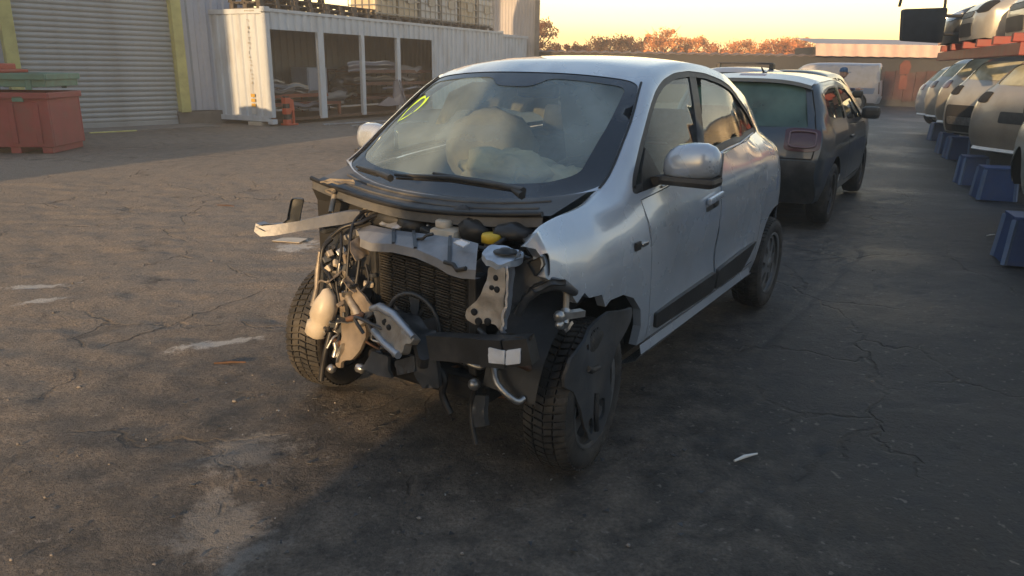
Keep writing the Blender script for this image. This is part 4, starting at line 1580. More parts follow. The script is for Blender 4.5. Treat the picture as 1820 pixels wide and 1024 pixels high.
# cabin
mb = MB()
rows = []
for x, z in ((-0.10, 0.93), (-0.30, 0.985), (-0.55, 0.975), (-0.66, 0.90), (-0.62, 0.62)):
    rows.append([(x + 0.05 * (1 - (y / 0.7) ** 2), y, z + 0.03 * math.exp(-((y - 0.34) / 0.18) ** 2)) for y in (-0.70, -0.5, -0.25, 0, 0.2, 0.34, 0.5, 0.70)])
mb.grid(rows)
mb.build('dashboard', M['grey_plastic'], car)
mb = MB()
ring = [Vector((-0.80, 0.34, 0.93)) + Matrix.Rotation(R(-62), 3, 'Y') @ Vector((0.185 * math.cos(t), 0.185 * math.sin(t), 0)) for t in [2 * math.pi * i / 20 for i in range(21)]]
mb.tube(ring, 0.016, 8, False)
mb.tube([(-0.78, 0.34, 0.92), (-0.60, 0.34, 0.86)], 0.035, 8)
mb.build('steering_wheel', M['black_plastic'], car)
seats(car, [(-1.35, (1, -1)), (-2.05, (1, -1))], M['seat'], y=0.34, z=0.36, w=0.48)
# blown airbags: a big pillow over the passenger side, a slack one on the dash, curtains at the windows
mb = MB()
mb.blob((-1.0, -0.36, 1.04), (0.13, 0.29, 0.24), 3, 0.12, 22, 14)
mb.build('passenger_airbag', M['beige_cloth'], car)
mb = MB()
mb.blob((-0.62, 0.02, 1.01), (0.15, 0.26, 0.11), 5, 0.4, 26, 16)
mb.blob((-0.66, 0.30, 0.985), (0.12, 0.16, 0.075), 9, 0.4, 22, 14)
mb.build('driver_airbag', M['airbag'], car)
for sg in (-1,):
    mb = MB()
    rows = []
    for j in range(6):
        v = j / 5
        rows.append([(-0.86 - 1.15 * i / 22, sg * (TW.Y(-0.86 - 1.15 * i / 22, 1.42 - 0.20 * v) - 0.07 - 0.015 * math.sin(i * 1.3) * v),
                      (1.41 - 0.10 * max(0, (i - 15) / 7) ** 1.5 - 0.05 * max(0, (4 - i) / 4)) - v * (0.17 + 0.015 * math.sin(i * 0.9))) for i in range(23)])
    mb.grid(rows)
    mb.build('curtain_airbag', M['airbag'], car)
# driver's side: grey headlining flap that hangs behind the screen
mb = MB()
rows = []
for j in range(7):
    v = j / 6
    rows.append([(-1.02 - 0.10 * v + 0.006 * math.sin(i * 0.8 + j), 0.04 + 0.36 * i / 9, 1.41 - 0.42 * v) for i in range(10)])
mb.grid(rows)
mb.build('hanging_lining', mat('grey_lining', (0.15, 0.175, 0.19), 0.9, 0, 0.1, 8), car)
mb = MB()
panel(mb, lambda a, b, d: TW.top()(a, b, 0.035 + d), TW.rect(3.98, 8, -0.93, 0.93), (), 0.12, 0)
mb.build('headlining', M['trim_light'], car)

# dark linings on the inside of the tail and rear quarters
mb = MB()
panel(mb, lambda a, b, d: TW.top()(a, b, 0.06 + d), TW.rect(9, 12.5, -0.95, 0.95), (), 0.12, 0)
mb.build('tailgate_lining', M['grey_plastic'], car)
for sg in (1, -1):
    mb = MB()
    panel(mb, lambda a, b, d, f=TW.side(sg): f(a, b, 0.05 + d), [(-1.34, 0.36), (-2.0, 0.36), (-2.1, 0.66), (-2.75, 0.66), (-2.62, 1.06), (-2.38, 1.105), (-1.34, 1.06)], (), 0.12, 0)
    mb.build('quarter_lining', M['grey_plastic'], car)
    mb = MB()
    panel(mb, lambda a, b, d, f=TW.side(sg): f(a, b, 0.05 + d), [(-2.40, 1.09), (-2.66, 1.05), (-2.50, 1.235), (-2.27, 1.37), (-2.08, 1.40), (-2.33, 1.245)], (), 0.1, 0)
    mb.build('pillar_lining', M['grey_plastic'], car)
mb = MB()
mb.box((-2.38, 0, 0.98), (0.52, 1.22, 0.03), Matrix.Rotation(R(3), 3, 'Y'), 0.01)
mb.build('parcel_shelf', M['grey_plastic'], car)

# --- cowl, scuttle, wipers
mb = MB()
us = [i / 14 * 1.84 - 0.92 for i in range(15)]
up_ = [TW.T(2.06, u, 0.004) for u in us]
mid_ = [Vector((0.02 + 0.06 * (1 - u * u) + 0.05 * u, u * 0.70, 0.948 + 0.045 * abs(u) ** 1.6)) for u in us]
lip_ = [Vector((0.06 + 0.06 * (1 - u * u) + 0.05 * u, u * 0.69, 0.945 + 0.055 * abs(u) ** 1.6)) for u in us]
low_ = [p + Vector((0.005, 0, -0.04)) for p in lip_]
mb.strip(up_, mid_)
mb.strip(mid_, lip_)
mb.strip(lip_, low_)
mb.build('cowl_panel', M['cowl'], car)
for q_ in (0.35, 0.7):      # pressed ridges along the cowl
    mb = MB()
    mb.tube([a.lerp(b, q_) + Vector((0, 0, 0.002)) for a, b in zip(up_, mid_)][1:-1], 0.006, 6)
    mb.build('cowl_ridge', M['cowl'], car)
mb = MB()
mb.tube([p + Vector((0.005, 0, 0.006)) for p in lip_], 0.011, 6)
mb.build('bonnet_seal', M['hose'], car)
mb = MB()      # bulkhead below the cowl
bk = [Vector((0.01, u * 0.68, 0.90)) for u in us]
mb.strip(low_, bk)
mb.strip(bk, [p + Vector((0.0, 0, -0.50)) for p in bk])
mb.build('bulkhead', M['blackout'], car)
for nm, pts in (('wiper_arm', [(0.060, 0.511, 1.044), (0.000, 0.415, 1.060), (-0.050, 0.094, 1.059), (-0.060, -0.213, 1.042)]), ('wiper_arm', [(0.040, 0.503, 1.057), (-0.040, 0.296, 1.059), (-0.080, -0.018, 1.064)]),
                ('wiper_arm', [(0.100, -0.093, 1.057), (0.040, -0.229, 1.063), (-0.060, -0.438, 1.059)])):
    mb = MB()
    pts = [Vector(p) for p in pts]
    mb.tube(pts, [0.016] + [0.011] * (len(pts) - 2) + [0.006], 6)
    mb.tube([p + Vector((-0.012, 0, -0.015)) for p in pts[1:]], 0.007, 5)
    mb.build(nm, M['black_plastic'], car)

# --- wheels
wheel(car, (0, 0.735, 0.297), 0.297, 0.170, 1, 5, 'cover', True, rim_mat='trim_grey')
wheel(car, (-0.03, -0.575, 0.297), 0.297, 0.170, -1, 10, 'cover', True, camber=2, rim_mat='trim_grey')
wheel(car, (-2.49, 0.735, 0.297), 0.297, 0.170, 1, 0, 'cover', True, rim_mat='trim_grey')
wheel(car, (-2.49, -0.735, 0.297), 0.297, 0.170, -1, 0, 'cover', True, rim_mat='trim_grey')

# ---------------------------------------------------------------- the opened front of the wreck
def V(*a): return [Vector(p) for p in a]


# cross panel over the radiator: pressed plate with ribs, bent back on the car's right
fr = V((0.240, -0.138, 0.827), (0.270, -0.052, 0.827), (0.310, 0.102, 0.852), (0.340, 0.235, 0.859), (0.370, 0.362, 0.849), (0.385, 0.424, 0.836), (0.395, 0.480, 0.835), (0.410, 0.556, 0.847))
bk = V((0.140, -0.261, 0.831), (0.130, -0.183, 0.858), (0.170, -0.020, 0.865), (0.200, 0.108, 0.878), (0.220, 0.235, 0.888), (0.235, 0.313, 0.893), (0.245, 0.377, 0.897), (0.260, 0.458, 0.895))
mb = MB()
mid = [(a * 0.5 + b * 0.5) + Vector((0, 0, 0.010)) for a, b in zip(fr, bk)]
mb.strip(bk, mid)
mb.strip(mid, fr)
dn = [p + Vector((0.004, 0, -0.032)) for p in fr]
mb.strip(fr, dn, False)
dn2 = [p + Vector((-0.03, 0, -0.034)) for p in fr]
mb.strip(dn, dn2, False)
bd = [p + Vector((-0.004, 0, -0.03)) for p in bk]
mb.strip(bd, bk, False)
mb.build('cross_panel', M['bracket_grey'], car, sharp=40)
for a, b in ((2, 2), (3, 3), (5, 5)):
    mb = MB()
    p, q = bk[a] + Vector((0, 0, 0.008)), fr[b] + Vector((0, 0, 0.006))
    m_ = (p + q) / 2 + Vector((0, 0, 0.009))
    mb.beam(p - Vector((0, 0, 0.004)), m_, 0.012, 0.007)
    mb.beam(m_, q - Vector((0, 0, 0.002)), 0.012, 0.007)
    mb.build('panel_rib', M['grey_plastic'], car)
mb = MB()
mb.sheet(V((0.320, 0.394, 0.897), (0.300, 0.413, 0.908), (0.310, 0.460, 0.904), (0.340, 0.453, 0.895)), 0.004)
mb.build('paper_label', M['paper'], car)
mb = MB()      # slotted hole and bent tongue near its middle
mb.tube(V((0.280, 0.195, 0.878), (0.280, 0.222, 0.884), (0.270, 0.228, 0.894), (0.260, 0.254, 0.902)), 0.006, 6)
mb.build('panel_clip', M['black_plastic'], car)
mb = MB()
mb.tube(V((0.390, 0.408, 0.847), (0.395, 0.451, 0.846), (0.400, 0.469, 0.830), (0.405, 0.511, 0.844)), 0.008, 6)
mb.build('panel_clip', M['black_plastic'], car)

# left headlamp carrier: bluish top plate, holed upright
top = V((0.420, 0.586, 0.911), (0.380, 0.580, 0.921), (0.340, 0.589, 0.921), (0.320, 0.626, 0.916), (0.330, 0.690, 0.905), (0.350, 0.705, 0.900), (0.420, 0.701, 0.895), (0.440, 0.671, 0.891), (0.440, 0.623, 0.898))
mb = MB()
mb.sheet([p + Vector((0, 0, 0.003)) for p in top], 0.022, (0, 0, 1))
mb.build('lamp_carrier', mat('pale_blue_metal', (0.42, 0.49, 0.58), 0.32, 0.2, 0.12, 15, bump=0.1, dirt=(0.16, 0.13, 0.1), dirt_amt=0.5, dirt_scale=9), car)
mb = MB()
for (u, v) in ((0, 0), (1, 0), (2, 0)):
    pass
c0 = Vector((0.370, 0.646, 0.906)) + Vector((0, 0, 0.008))
mb.lathe([(0.0, 0.010), (0.016, 0.012), (0.024, 0.004), (0.040, 0.003), (0.040, -0.003)], 14, 'Z', Matrix.Translation(c0))
mb.lathe([(0.0, 0.006), (0.010, 0.005), (0.012, -0.002)], 10, 'Z', Matrix.Translation(Vector((0.360, 0.688, 0.905)) + Vector((0, 0, 0.006))))
mb.build('strut_bolt', M['black_plastic'], car)
face = V((0.430, 0.620, 0.873), (0.430, 0.690, 0.882), (0.450, 0.693, 0.727), (0.460, 0.689, 0.668), (0.460, 0.674, 0.691), (0.460, 0.643, 0.693), (0.460, 0.593, 0.675), (0.460, 0.553, 0.690), (0.460, 0.551, 0.718), (0.455, 0.580, 0.749), (0.450, 0.608, 0.780), (0.440, 0.614, 0.815))
mb = MB()
mb.sheet(face, 0.014, (1, 0.15, 0.1))
mb.build('lamp_upright', M['gold_metal'], car)
mb = MB()
mb.sheet(V((0.432, 0.692, 0.889), (0.360, 0.671, 0.874), (0.370, 0.664, 0.739), (0.380, 0.652, 0.650), (0.462, 0.691, 0.668), (0.452, 0.694, 0.728)), 0.008)
mb.build('upright_flange', M['bare_silver'], car)
for (p, r_) in (((0.437, 0.654, 0.842), 0.010), ((0.442, 0.642, 0.807), 0.010), ((0.442, 0.662, 0.805), 0.011), ((0.462, 0.585, 0.719), 0.012), ((0.464, 0.605, 0.690), 0.014), ((0.464, 0.641, 0.697), 0.013)):
    mb = MB()
    mb.lathe([(0.0, 0.004), (r_ * 0.7, 0.004), (r_, 0.001), (r_, -0.004)], 12, 'X', Matrix.Translation(p))
    mb.build('bolt_hole', M['blackout'], car)

# radiator with its cooling fins and tanks
r0, r1 = Vector((0.200, -0.069, 0.779)), Vector((0.300, 0.474, 0.797))
hgt = 0.36
mb = MB()
d_ = (r1 - r0)
d_.z = 0
L_ = d_.length
ex = d_.normalized()
mid_r = (r0 + r1) / 2
rot = Matrix((ex, Vector((0, 0, 1)).cross(ex), Vector((0, 0, 1)))).transposed()
zt = min(r0.z, r1.z) + 0.01
mb.box((mid_r.x, mid_r.y, zt - hgt / 2), (L_, 0.03, hgt), rot)
mb.build('radiator_core', M['blackout'], car)
mb = MB()
nf = 30
for i in range(nf):
    z = zt - 0.012 - (hgt - 0.03) * i / (nf - 1)
    for k in range(6):
        c = mid_r + ex * (L_ * 0.92 * ((k + 0.5) / 6 - 0.5))
        nr_ = Vector((ex.y, -ex.x, 0))
        if nr_.x < 0: nr_ = -nr_
        c = c + nr_ * 0.020
        mb.box((c.x + 0.0, c.y, z + random.uniform(-0.002, 0.002)), (L_ * 0.92 / 6 * random.uniform(0.75, 1.0), 0.012, 0.0035), rot)
prop(mb.build('radiator_fin', mat('radiator_metal', (0.10, 0.09, 0.075), 0.45, 0.5, 0.3, 30), car), kind='stuff')
for sg in (-1, 1):
    mb = MB()
    c = mid_r + ex * (sg * (L_ / 2 + 0.012))
    mb.box((c.x, c.y, zt - hgt / 2), (0.04, 0.06, hgt + 0.02), rot, 0.012)
    mb.build('radiator_tank', M['black_plastic'], car)

# reservoirs and lumps in the bay
mb = MB()
c = Vector((0.140, 0.231, 0.895))
mb.box((c.x, c.y, c.z - 0.045), (0.10, 0.13, 0.11), None, 0.028)
mb.lathe([(0.034, 0.0), (0.034, 0.022), (0.028, 0.026), (0.0, 0.027)], 14, 'Z', Matrix.Translation((c.x, c.y - 0.02, c.z + 0.01)))
mb.build('brake_fluid_tank', M['cream'], car)
mb = MB()
c = Vector((0.200, 0.474, 0.904))
mb.lathe([(0.0, 0.020), (0.034, 0.018), (0.038, 0.010), (0.038, -0.012), (0.030, -0.014)], 16, 'Z', Matrix.Translation(c))
mb.build('filler_cap', M['yellow_cap'], car)
mb = MB()
mb.lathe([(0.028, 0.0), (0.028, -0.05), (0.06, -0.08), (0.06, -0.22), (0.0, -0.22)], 14, 'Z', Matrix.Translation(c + Vector((0, 0, -0.012))))
mb.build('washer_neck', M['grey_plastic'], car)
mb = MB()
for (p, r_, s_) in (((0.060, 0.239, 0.938), (0.035, 0.045, 0.04), 1), ((0.120, 0.344, 0.902), (0.05, 0.07, 0.05), 2), ((0.140, 0.526, 0.923), (0.06, 0.08, 0.035), 4), ((0.050, -0.127, 0.876), (0.05, 0.14, 0.05), 6), ((0.080, 0.006, 0.874), (0.05, 0.08, 0.05), 8)):
    mb = MB()
    mb.blob(p, r_, s_, 0.3, 12, 8)
    mb.build('engine_bay_box', M['black_plastic'], car)
mb = MB()
mb.sheet(V((0.050, -0.319, 0.897), (0.030, -0.288, 0.912), (0.030, -0.175, 0.915), (0.040, -0.085, 0.917), (0.060, -0.050, 0.906), (0.080, -0.100, 0.889), (0.080, -0.200, 0.886), (0.080, -0.252, 0.880)), 0.02, (0.5, 0, 1))
mb.build('scuttle_bracket', M['gold_metal'], car)
mb = MB()
mb.sheet(V((0.100, -0.170, 0.860), (0.070, -0.140, 0.887), (0.080, -0.081, 0.891), (0.120, -0.017, 0.869), (0.130, -0.056, 0.856)), 0.015, (0.5, 0, 1))
mb.build('blue_bracket', M['bare_silver'], car)
mb = MB()
mb.sheet(V((0.100, 0.410, 0.924), (0.110, 0.477, 0.931), (0.120, 0.479, 0.924), (0.120, 0.419, 0.920)), 0.01, (0, 0, 1))
mb.sheet(V((0.100, 0.530, 0.927), (0.110, 0.612, 0.936), (0.140, 0.617, 0.929), (0.130, 0.544, 0.922)), 0.01, (0, 0, 1))
mb.sheet(V((0.160, 0.573, 0.919), (0.140, 0.607, 0.926), (0.180, 0.669, 0.912), (0.220, 0.644, 0.906)), 0.012, (0, 0, 1))
mb.build('inner_wing_bracket', M['steel'], car)

# the bumper bracket that sticks out on the car's right, ripped loose
mb = MB()
ax = V((0.100, -0.272, 0.881), (0.160, -0.304, 0.877), (0.240, -0.343, 0.871), (0.320, -0.406, 0.855), (0.380, -0.466, 0.843), (0.410, -0.519, 0.836), (0.420, -0.543, 0.851))
wid = [0.035, 0.05, 0.045, 0.04, 0.042, 0.04, 0.03]
ra = [p + Vector((0.0, 0, w * 0.55)) for p, w in zip(ax, wid)]
rb = [p + Vector((0.012, 0.0, -w * 0.5)) for p, w in zip(ax, wid)]
rc = [p + Vector((-0.05, -0.01, w * 0.55)) for p, w in zip(ax, wid)]
mb.strip(ra, rb)
mb.strip(rc, ra)
mb.strip([p + Vector((-0.006, 0, -0.004)) for p in rc], [p + Vector((-0.012, 0, 0)) for p in rb])
mb.build('bumper_bracket', M['bracket_grey'], car, sharp=50)
mb = MB()
mb.sheet(V((0.345, -0.478, 0.861), (0.335, -0.446, 0.887), (0.330, -0.419, 0.973), (0.320, -0.357, 0.980), (0.310, -0.386, 0.932), (0.300, -0.413, 0.876), (0.330, -0.441, 0.854)), 0.014)
mb.sheet(V((0.420, -0.543, 0.851), (0.400, -0.515, 0.861), (0.360, -0.474, 0.862), (0.340, -0.442, 0.865), (0.380, -0.480, 0.839), (0.410, -0.506, 0.836)), 0.01)
mb.build('bracket_tongue', M['grey_plastic'], car)

# crushed right front: inner panels, wiring, lamp remains
mb = MB()
mb.sheet(V((0.200, -0.447, 0.663), (0.160, -0.471, 0.727), (0.100, -0.446, 0.790), (0.120, -0.255, 0.838), (0.160, -0.131, 0.776), (0.200, -0.115, 0.595), (0.240, -0.161, 0.450), (0.260, -0.342, 0.405), (0.240, -0.425, 0.498)), 0.03, (1, -0.2, 0))
mb.build('inner_panel', M['black_plastic'], car)
mb = MB()
mb.sheet(V((0.300, -0.180, 0.608), (0.290, -0.143, 0.655), (0.330, -0.013, 0.600), (0.340, 0.003, 0.560), (0.340, -0.060, 0.500), (0.310, -0.167, 0.566)), 0.012, (1, -0.3, 0.1))
mb.sheet(V((0.300, -0.242, 0.597), (0.300, -0.174, 0.605), (0.340, -0.042, 0.504), (0.350, -0.029, 0.462), (0.360, -0.040, 0.411), (0.360, -0.087, 0.356), (0.350, -0.148, 0.338), (0.350, -0.177, 0.292), (0.350, -0.203, 0.295), (0.340, -0.172, 0.413), (0.320, -0.205, 0.513)), 0.015, (1, -0.1, 0.0))
mb.build('bent_tan_panel', M['tan_plate'], car)
mb = MB()
mb.tube(V((0.315, -0.147, 0.604), (0.335, -0.086, 0.559), (0.350, -0.038, 0.512)), 0.016, 6)
mb.build('folded_edge', M['gold_metal'], car)
mb = MB()      # cream washer bottle hanging in front of the wheel
prof = [((0.330, -0.251, 0.617), 0.016), ((0.335, -0.241, 0.597), 0.032), ((0.340, -0.249, 0.553), 0.052), ((0.345, -0.267, 0.507), 0.054), ((0.350, -0.274, 0.473), 0.042), ((0.350, -0.289, 0.460), 0.050), ((0.355, -0.300, 0.425), 0.048), ((0.355, -0.308, 0.408), 0.020)]
mb.tube([p for p, r_ in prof], [r_ for p, r_ in prof], 12)
mb.build('washer_bottle', M['cream'], car)
mb = MB()
mb.sheet(V((0.360, -0.174, 0.380), (0.360, -0.145, 0.416), (0.370, -0.166, 0.341), (0.370, -0.180, 0.323)), 0.02, (1, 0, 0))
mb.tube(V((0.360, -0.187, 0.411), (0.360, -0.180, 0.384), (0.370, -0.185, 0.351)), 0.012, 6)
mb.build('bracket_stub', M['steel'], car)
rnd = random.Random(4)
for (a, b, r_) in (((566, 450), (562, 500), 0.010), ((563, 470), (556, 545), 0.012), ((570, 430), (566, 466), 0.010)):
    pass
mb = MB()
mb.tube(V((0.240, -0.373, 0.739), (0.250, -0.383, 0.659), (0.270, -0.374, 0.586), (0.300, -0.372, 0.512)), [0.009, 0.013, 0.012, 0.014], 6)
mb.tube(V((0.060, -0.454, 0.962), (0.080, -0.450, 0.921), (0.120, -0.425, 0.880)), 0.012, 6)
mb.build('wing_stay', M['gold_metal'], car)
mb = MB()
for i in range(9):      # connectors and clips among the wiring
    u0, v0 = [(576, 442), (588, 454), (596, 470), (580, 462), (606, 448), (598, 492), (585, 480), (612, 470), (620, 455)][i]
PTS = V((0.220, -0.367, 0.748), (0.240, -0.317, 0.736), (0.250, -0.269, 0.706), (0.240, -0.336, 0.708), (0.220, -0.268, 0.751), (0.270, -0.246, 0.652), (0.260, -0.304, 0.679), (0.250, -0.215, 0.698), (0.260, -0.167, 0.649), (0.280, -0.271, 0.624), (0.250, -0.093, 0.647), (0.240, -0.079, 0.683))
for i, p in enumerate(PTS):
    mb = MB()
    mb.box(p, (rnd.uniform(.02, .035), rnd.uniform(.025, .05), rnd.uniform(.015, .03)), Matrix.Rotation(rnd.uniform(-1, 1), 3, 'X') @ Matrix.Rotation(rnd.uniform(-1, 1), 3, 'Z'), 0.005)
    mb.build('connector', M[('steel', 'gold_metal', 'cream', 'grey_plastic')[i % 4]], car)
mb = MB()
HS = [V((0.060, -0.224, 0.909), (0.100, -0.254, 0.897), (0.180, -0.233, 0.865), (0.240, -0.196, 0.805), (0.270, -0.184, 0.719), (0.300, -0.167, 0.611)),
      V((0.100, -0.033, 0.891), (0.060, -0.148, 0.904), (0.100, -0.194, 0.890), (0.160, -0.214, 0.869), (0.200, -0.271, 0.849), (0.220, -0.319, 0.808)),
      V((0.200, -0.286, 0.828), (0.250, -0.240, 0.754), (0.290, -0.233, 0.645), (0.310, -0.199, 0.560)),
      V((0.220, -0.159, 0.807), (0.250, -0.141, 0.722), (0.280, -0.136, 0.635), (0.300, -0.131, 0.594)),
      V((0.200, -0.342, 0.790), (0.240, -0.352, 0.759), (0.260, -0.346, 0.692), (0.280, -0.284, 0.658), (0.300, -0.226, 0.600)),
      V((0.240, -0.113, 0.724), (0.260, -0.082, 0.663), (0.300, -0.092, 0.624))]
for h in HS:
    mb = MB()
    mb.tube(catmull([tuple(p) for p in h], 5), rnd.uniform(0.005, 0.010), 7)
    mb.build('wiring_loom', M['hose'], car)
mb = MB()
mb.tube(catmull([tuple(p) for p in V((0.340, -0.229, 0.440), (0.360, -0.239, 0.370), (0.370, -0.254, 0.295), (0.380, -0.259, 0.231))], 5), 0.012, 7)
mb.build('hanging_hose', M['hose'], car)
mb = MB()
mb.tube(catmull([tuple(p) for p in V((0.300, 0.672, 0.888), (0.300, 0.716, 0.883), (0.260, 0.731, 0.889), (0.240, 0.734, 0.909))], 5), 0.008, 6)
mb.build('wiring_loom', M['hose'], car)
mb = MB()
mb.tube(catmull([tuple(p) for p in V((0.260, 0.453, 0.880), (0.240, 0.488, 0.877), (0.220, 0.527, 0.903), (0.160, 0.523, 0.912), (0.140, 0.582, 0.900))], 5), 0.009, 6)
mb.build('wiring_loom', M['hose'], car)

# small clutter: clips, sockets, torn tabs and cable ends all over the crushed corner
CL = random.Random(8)
for i in range(46):
    u_, v_ = CL.uniform(0, 1), CL.uniform(0, 1)
    base_ = Vector((0.220, -0.374, 0.752)).lerp(Vector((0.220, -0.129, 0.788)), u_).lerp(Vector((0.310, -0.271, 0.422)).lerp(Vector((0.300, -0.066, 0.535)), u_), v_)
    base_ += Vector((CL.uniform(-0.05, 0.05), 0, 0))
    mb = MB()
    rot = Matrix.Rotation(CL.uniform(-2, 2), 3, 'X') @ Matrix.Rotation(CL.uniform(-2, 2), 3, 'Z') @ Matrix.Rotation(CL.uniform(-2, 2), 3, 'Y')
    kind = i % 4
    if kind == 0:
        mb.box(base_, (CL.uniform(.012, .03), CL.uniform(.015, .05), CL.uniform(.006, .015)), rot, 0.003)
    elif kind == 1:
        w2, h2 = CL.uniform(.02, .045), CL.uniform(.02, .06)
        mb.sheet([base_ + rot @ Vector(q) for q in ((0, -w2, -h2), (0, w2, -h2 * .6), (0.01, w2 * .7, h2), (0, -w2 * .4, h2 * .8), (0, -w2 * .9, h2 * .1))], 0.004)
    elif kind == 2:
        pp = [base_]
        for q in range(5):
            pp.append(pp[-1] + Vector((CL.uniform(-.02, .03), CL.uniform(-.035, .035), CL.uniform(-.05, .015))))
        mb.tube(catmull([tuple(p) for p in pp], 3), CL.uniform(0.003, 0.006), 6)
    else:
        mb.tube([base_, base_ + rot @ Vector((0.03, 0, 0)), base_ + rot @ Vector((0.04, 0, 0.01))], [CL.uniform(.006, .012)] * 3, 8)
    mb.build(('clip', 'torn_tab', 'cable_end', 'socket')[kind], M[CL.choice(['steel', 'black_plastic', 'grey_plastic', 'black_plastic', 'gold_metal', 'hose', 'tan_plate'])], car)

# fan shroud, pipes and brackets low in front of the radiator
mb = MB()
rc_ = mid_r + Vector((0.03, 0.0, 0)) 
mb.tube([(rc_.x + 0.02, rc_.y - 0.02 + 0.13 * math.cos(a * math.pi / 12), zt - 0.25 + 0.13 * math.sin(a * math.pi / 12)) for a in range(0, 25)], 0.009, 6, False)
mb.build('fan_shroud', M['grey_plastic'], car)
for k in range(5):
    mb = MB()
    a = k * 1.2566 + 0.3
    mb.sheet([(rc_.x + 0.015, rc_.y - 0.02 + r_ * math.cos(a + d_), zt - 0.25 + r_ * math.sin(a + d_)) for r_, d_ in ((0.03, -0.5), (0.115, -0.25), (0.118, 0.2), (0.03, 0.5))], 0.006)
    mb.build('fan_blade', M['grey_plastic'], car)
for k in range(16):
    p0 = Vector((CL.uniform(0.20, 0.42), CL.uniform(-0.05, 0.62), CL.uniform(0.42, 0.60)))
    pp = [p0]
    for q in range(4):
        pp.append(pp[-1] + Vector((CL.uniform(-.03, .04), CL.uniform(-.09, .09), CL.uniform(-.06, .03))))
    mb = MB()
    mb.tube(catmull([tuple(p) for p in pp], 4), CL.uniform(0.005, 0.012), 6)
    mb.build('loose_cable', M[CL.choice(['hose', 'black_plastic', 'grey_plastic', 'rust', 'steel'])], car)
for k in range(22):
    p0 = Vector((CL.uniform(0.05, 0.18), CL.uniform(-0.45, 0.62), CL.uniform(0.80, 0.90)))
    mb = MB()
    rot = Matrix.Rotation(CL.uniform(-.6, .6), 3, 'X') @ Matrix.Rotation(CL.uniform(-2, 2), 3, 'Z')
    if k % 3 == 0:
        pp = [p0 + Vector((0, q * 0.05 * CL.uniform(.5, 1.5), CL.uniform(-.015, .02))) for q in range(4)]
        mb.tube(catmull([tuple(p) for p in pp], 4), CL.uniform(0.004, 0.010), 6)
        mb.build('loose_cable', M[CL.choice(['hose', 'steel'])], car)
    else:
        mb.box(p0, (CL.uniform(.03, .07), CL.uniform(.03, .09), CL.uniform(.02, .05)), rot, 0.008)
        mb.build('engine_bay_box', M[CL.choice(['black_plastic', 'grey_plastic', 'bracket_grey', 'black_plastic'])], car)

# loose crash box and black beam under the radiator
mb = MB()
bx = V((0.400, 0.086, 0.619), (0.420, 0.150, 0.628), (0.450, 0.237, 0.624), (0.500, 0.348, 0.598), (0.500, 0.360, 0.588), (0.510, 0.353, 0.569), (0.510, 0.330, 0.568), (0.520, 0.322, 0.536), (0.520, 0.295, 0.521), (0.470, 0.181, 0.531), (0.430, 0.096, 0.545), (0.420, 0.114, 0.573))
mb.sheet(bx, 0.03, (1, -0.4, 0.2))
mb.build('crash_box', M['gold_metal'], car)
mb = MB()
mb.tube(V((0.400, 0.063, 0.613), (0.410, 0.119, 0.633), (0.440, 0.212, 0.629), (0.500, 0.355, 0.591)), [0.012, 0.018, 0.016, 0.012], 7)
mb.tube(V((0.435, 0.104, 0.544), (0.480, 0.201, 0.526), (0.525, 0.305, 0.521)), 0.014, 7)
mb.build('crash_box_flange', M['bare_silver'], car)
mb = MB()
for p in ((0.440, 0.167, 0.592), (0.455, 0.202, 0.584)):
    mb.lathe([(0, 0.006), (0.011, 0.005), (0.013, -0.004)], 10, 'X', Matrix.Translation(p))
mb.build('bolt_hole', M['blackout'], car)
mb = MB()
mb.sheet(V((0.380, 0.090, 0.619), (0.340, 0.133, 0.608), (0.360, 0.263, 0.604), (0.400, 0.374, 0.586), (0.460, 0.428, 0.512), (0.500, 0.386, 0.515), (0.480, 0.338, 0.582), (0.420, 0.207, 0.618)), 0.04, (0.5, 0, 1))
mb.build('air_duct', M['black_plastic'], car)
mb = MB()
mb.sheet(V((0.400, 0.015, 0.375), (0.400, 0.054, 0.440), (0.440, 0.178, 0.459), (0.460, 0.204, 0.387), (0.440, 0.111, 0.366), (0.410, -0.000, 0.360)), 0.012, (1, 0, 0.3))
mb.sheet(V((0.460, 0.229, 0.460), (0.480, 0.336, 0.513), (0.490, 0.350, 0.460), (0.470, 0.241, 0.409)), 0.012, (1, 0, 0.3))
mb.sheet(V((0.480, 0.343, 0.498), (0.480, 0.437, 0.520), (0.460, 0.432, 0.406), (0.470, 0.363, 0.391), (0.480, 0.336, 0.436)), 0.02, (1, 0, 0.3))
mb.build('undertray_shard', M['grey_plastic'], car)
mb = MB()
b0, b1, b2, b3 = V((0.470, 0.423, 0.597), (0.520, 0.672, 0.655), (0.530, 0.770, 0.676), (0.520, 0.852, 0.698))
mb.beam(b0 + Vector((0, 0, -0.03)), b1 + Vector((0, 0, -0.03)), 0.06, 0.085)
mb.beam(b1 + Vector((0, 0, -0.033)), b2 + Vector((0, 0, -0.033)), 0.066, 0.09)
mb.beam(b2 + Vector((0, 0, -0.03)), b3 + Vector((0, 0, -0.03)), 0.06, 0.085)
mb.sheet(V((0.500, 0.684, 0.644), (0.460, 0.725, 0.663), (0.480, 0.832, 0.689), (0.530, 0.858, 0.699), (0.540, 0.777, 0.684)), 0.01)
mb.build('bumper_beam', M['black_plastic'], car)
mb = MB()
mb.sheet(V((0.562, 0.714, 0.655), (0.566, 0.778, 0.659), (0.566, 0.777, 0.614), (0.562, 0.714, 0.604)), 0.006, (1, 0, 0))
mb.sheet(V((0.567, 0.783, 0.661), (0.560, 0.831, 0.677), (0.560, 0.830, 0.627), (0.567, 0.783, 0.614)), 0.006, (1, 0, 0))
mb.build('paper_label', M['paper'], car)
mb = MB()
mb.box((0.22, 0.27, 0.37), (0.26, 0.58, 0.09), None, 0.02)
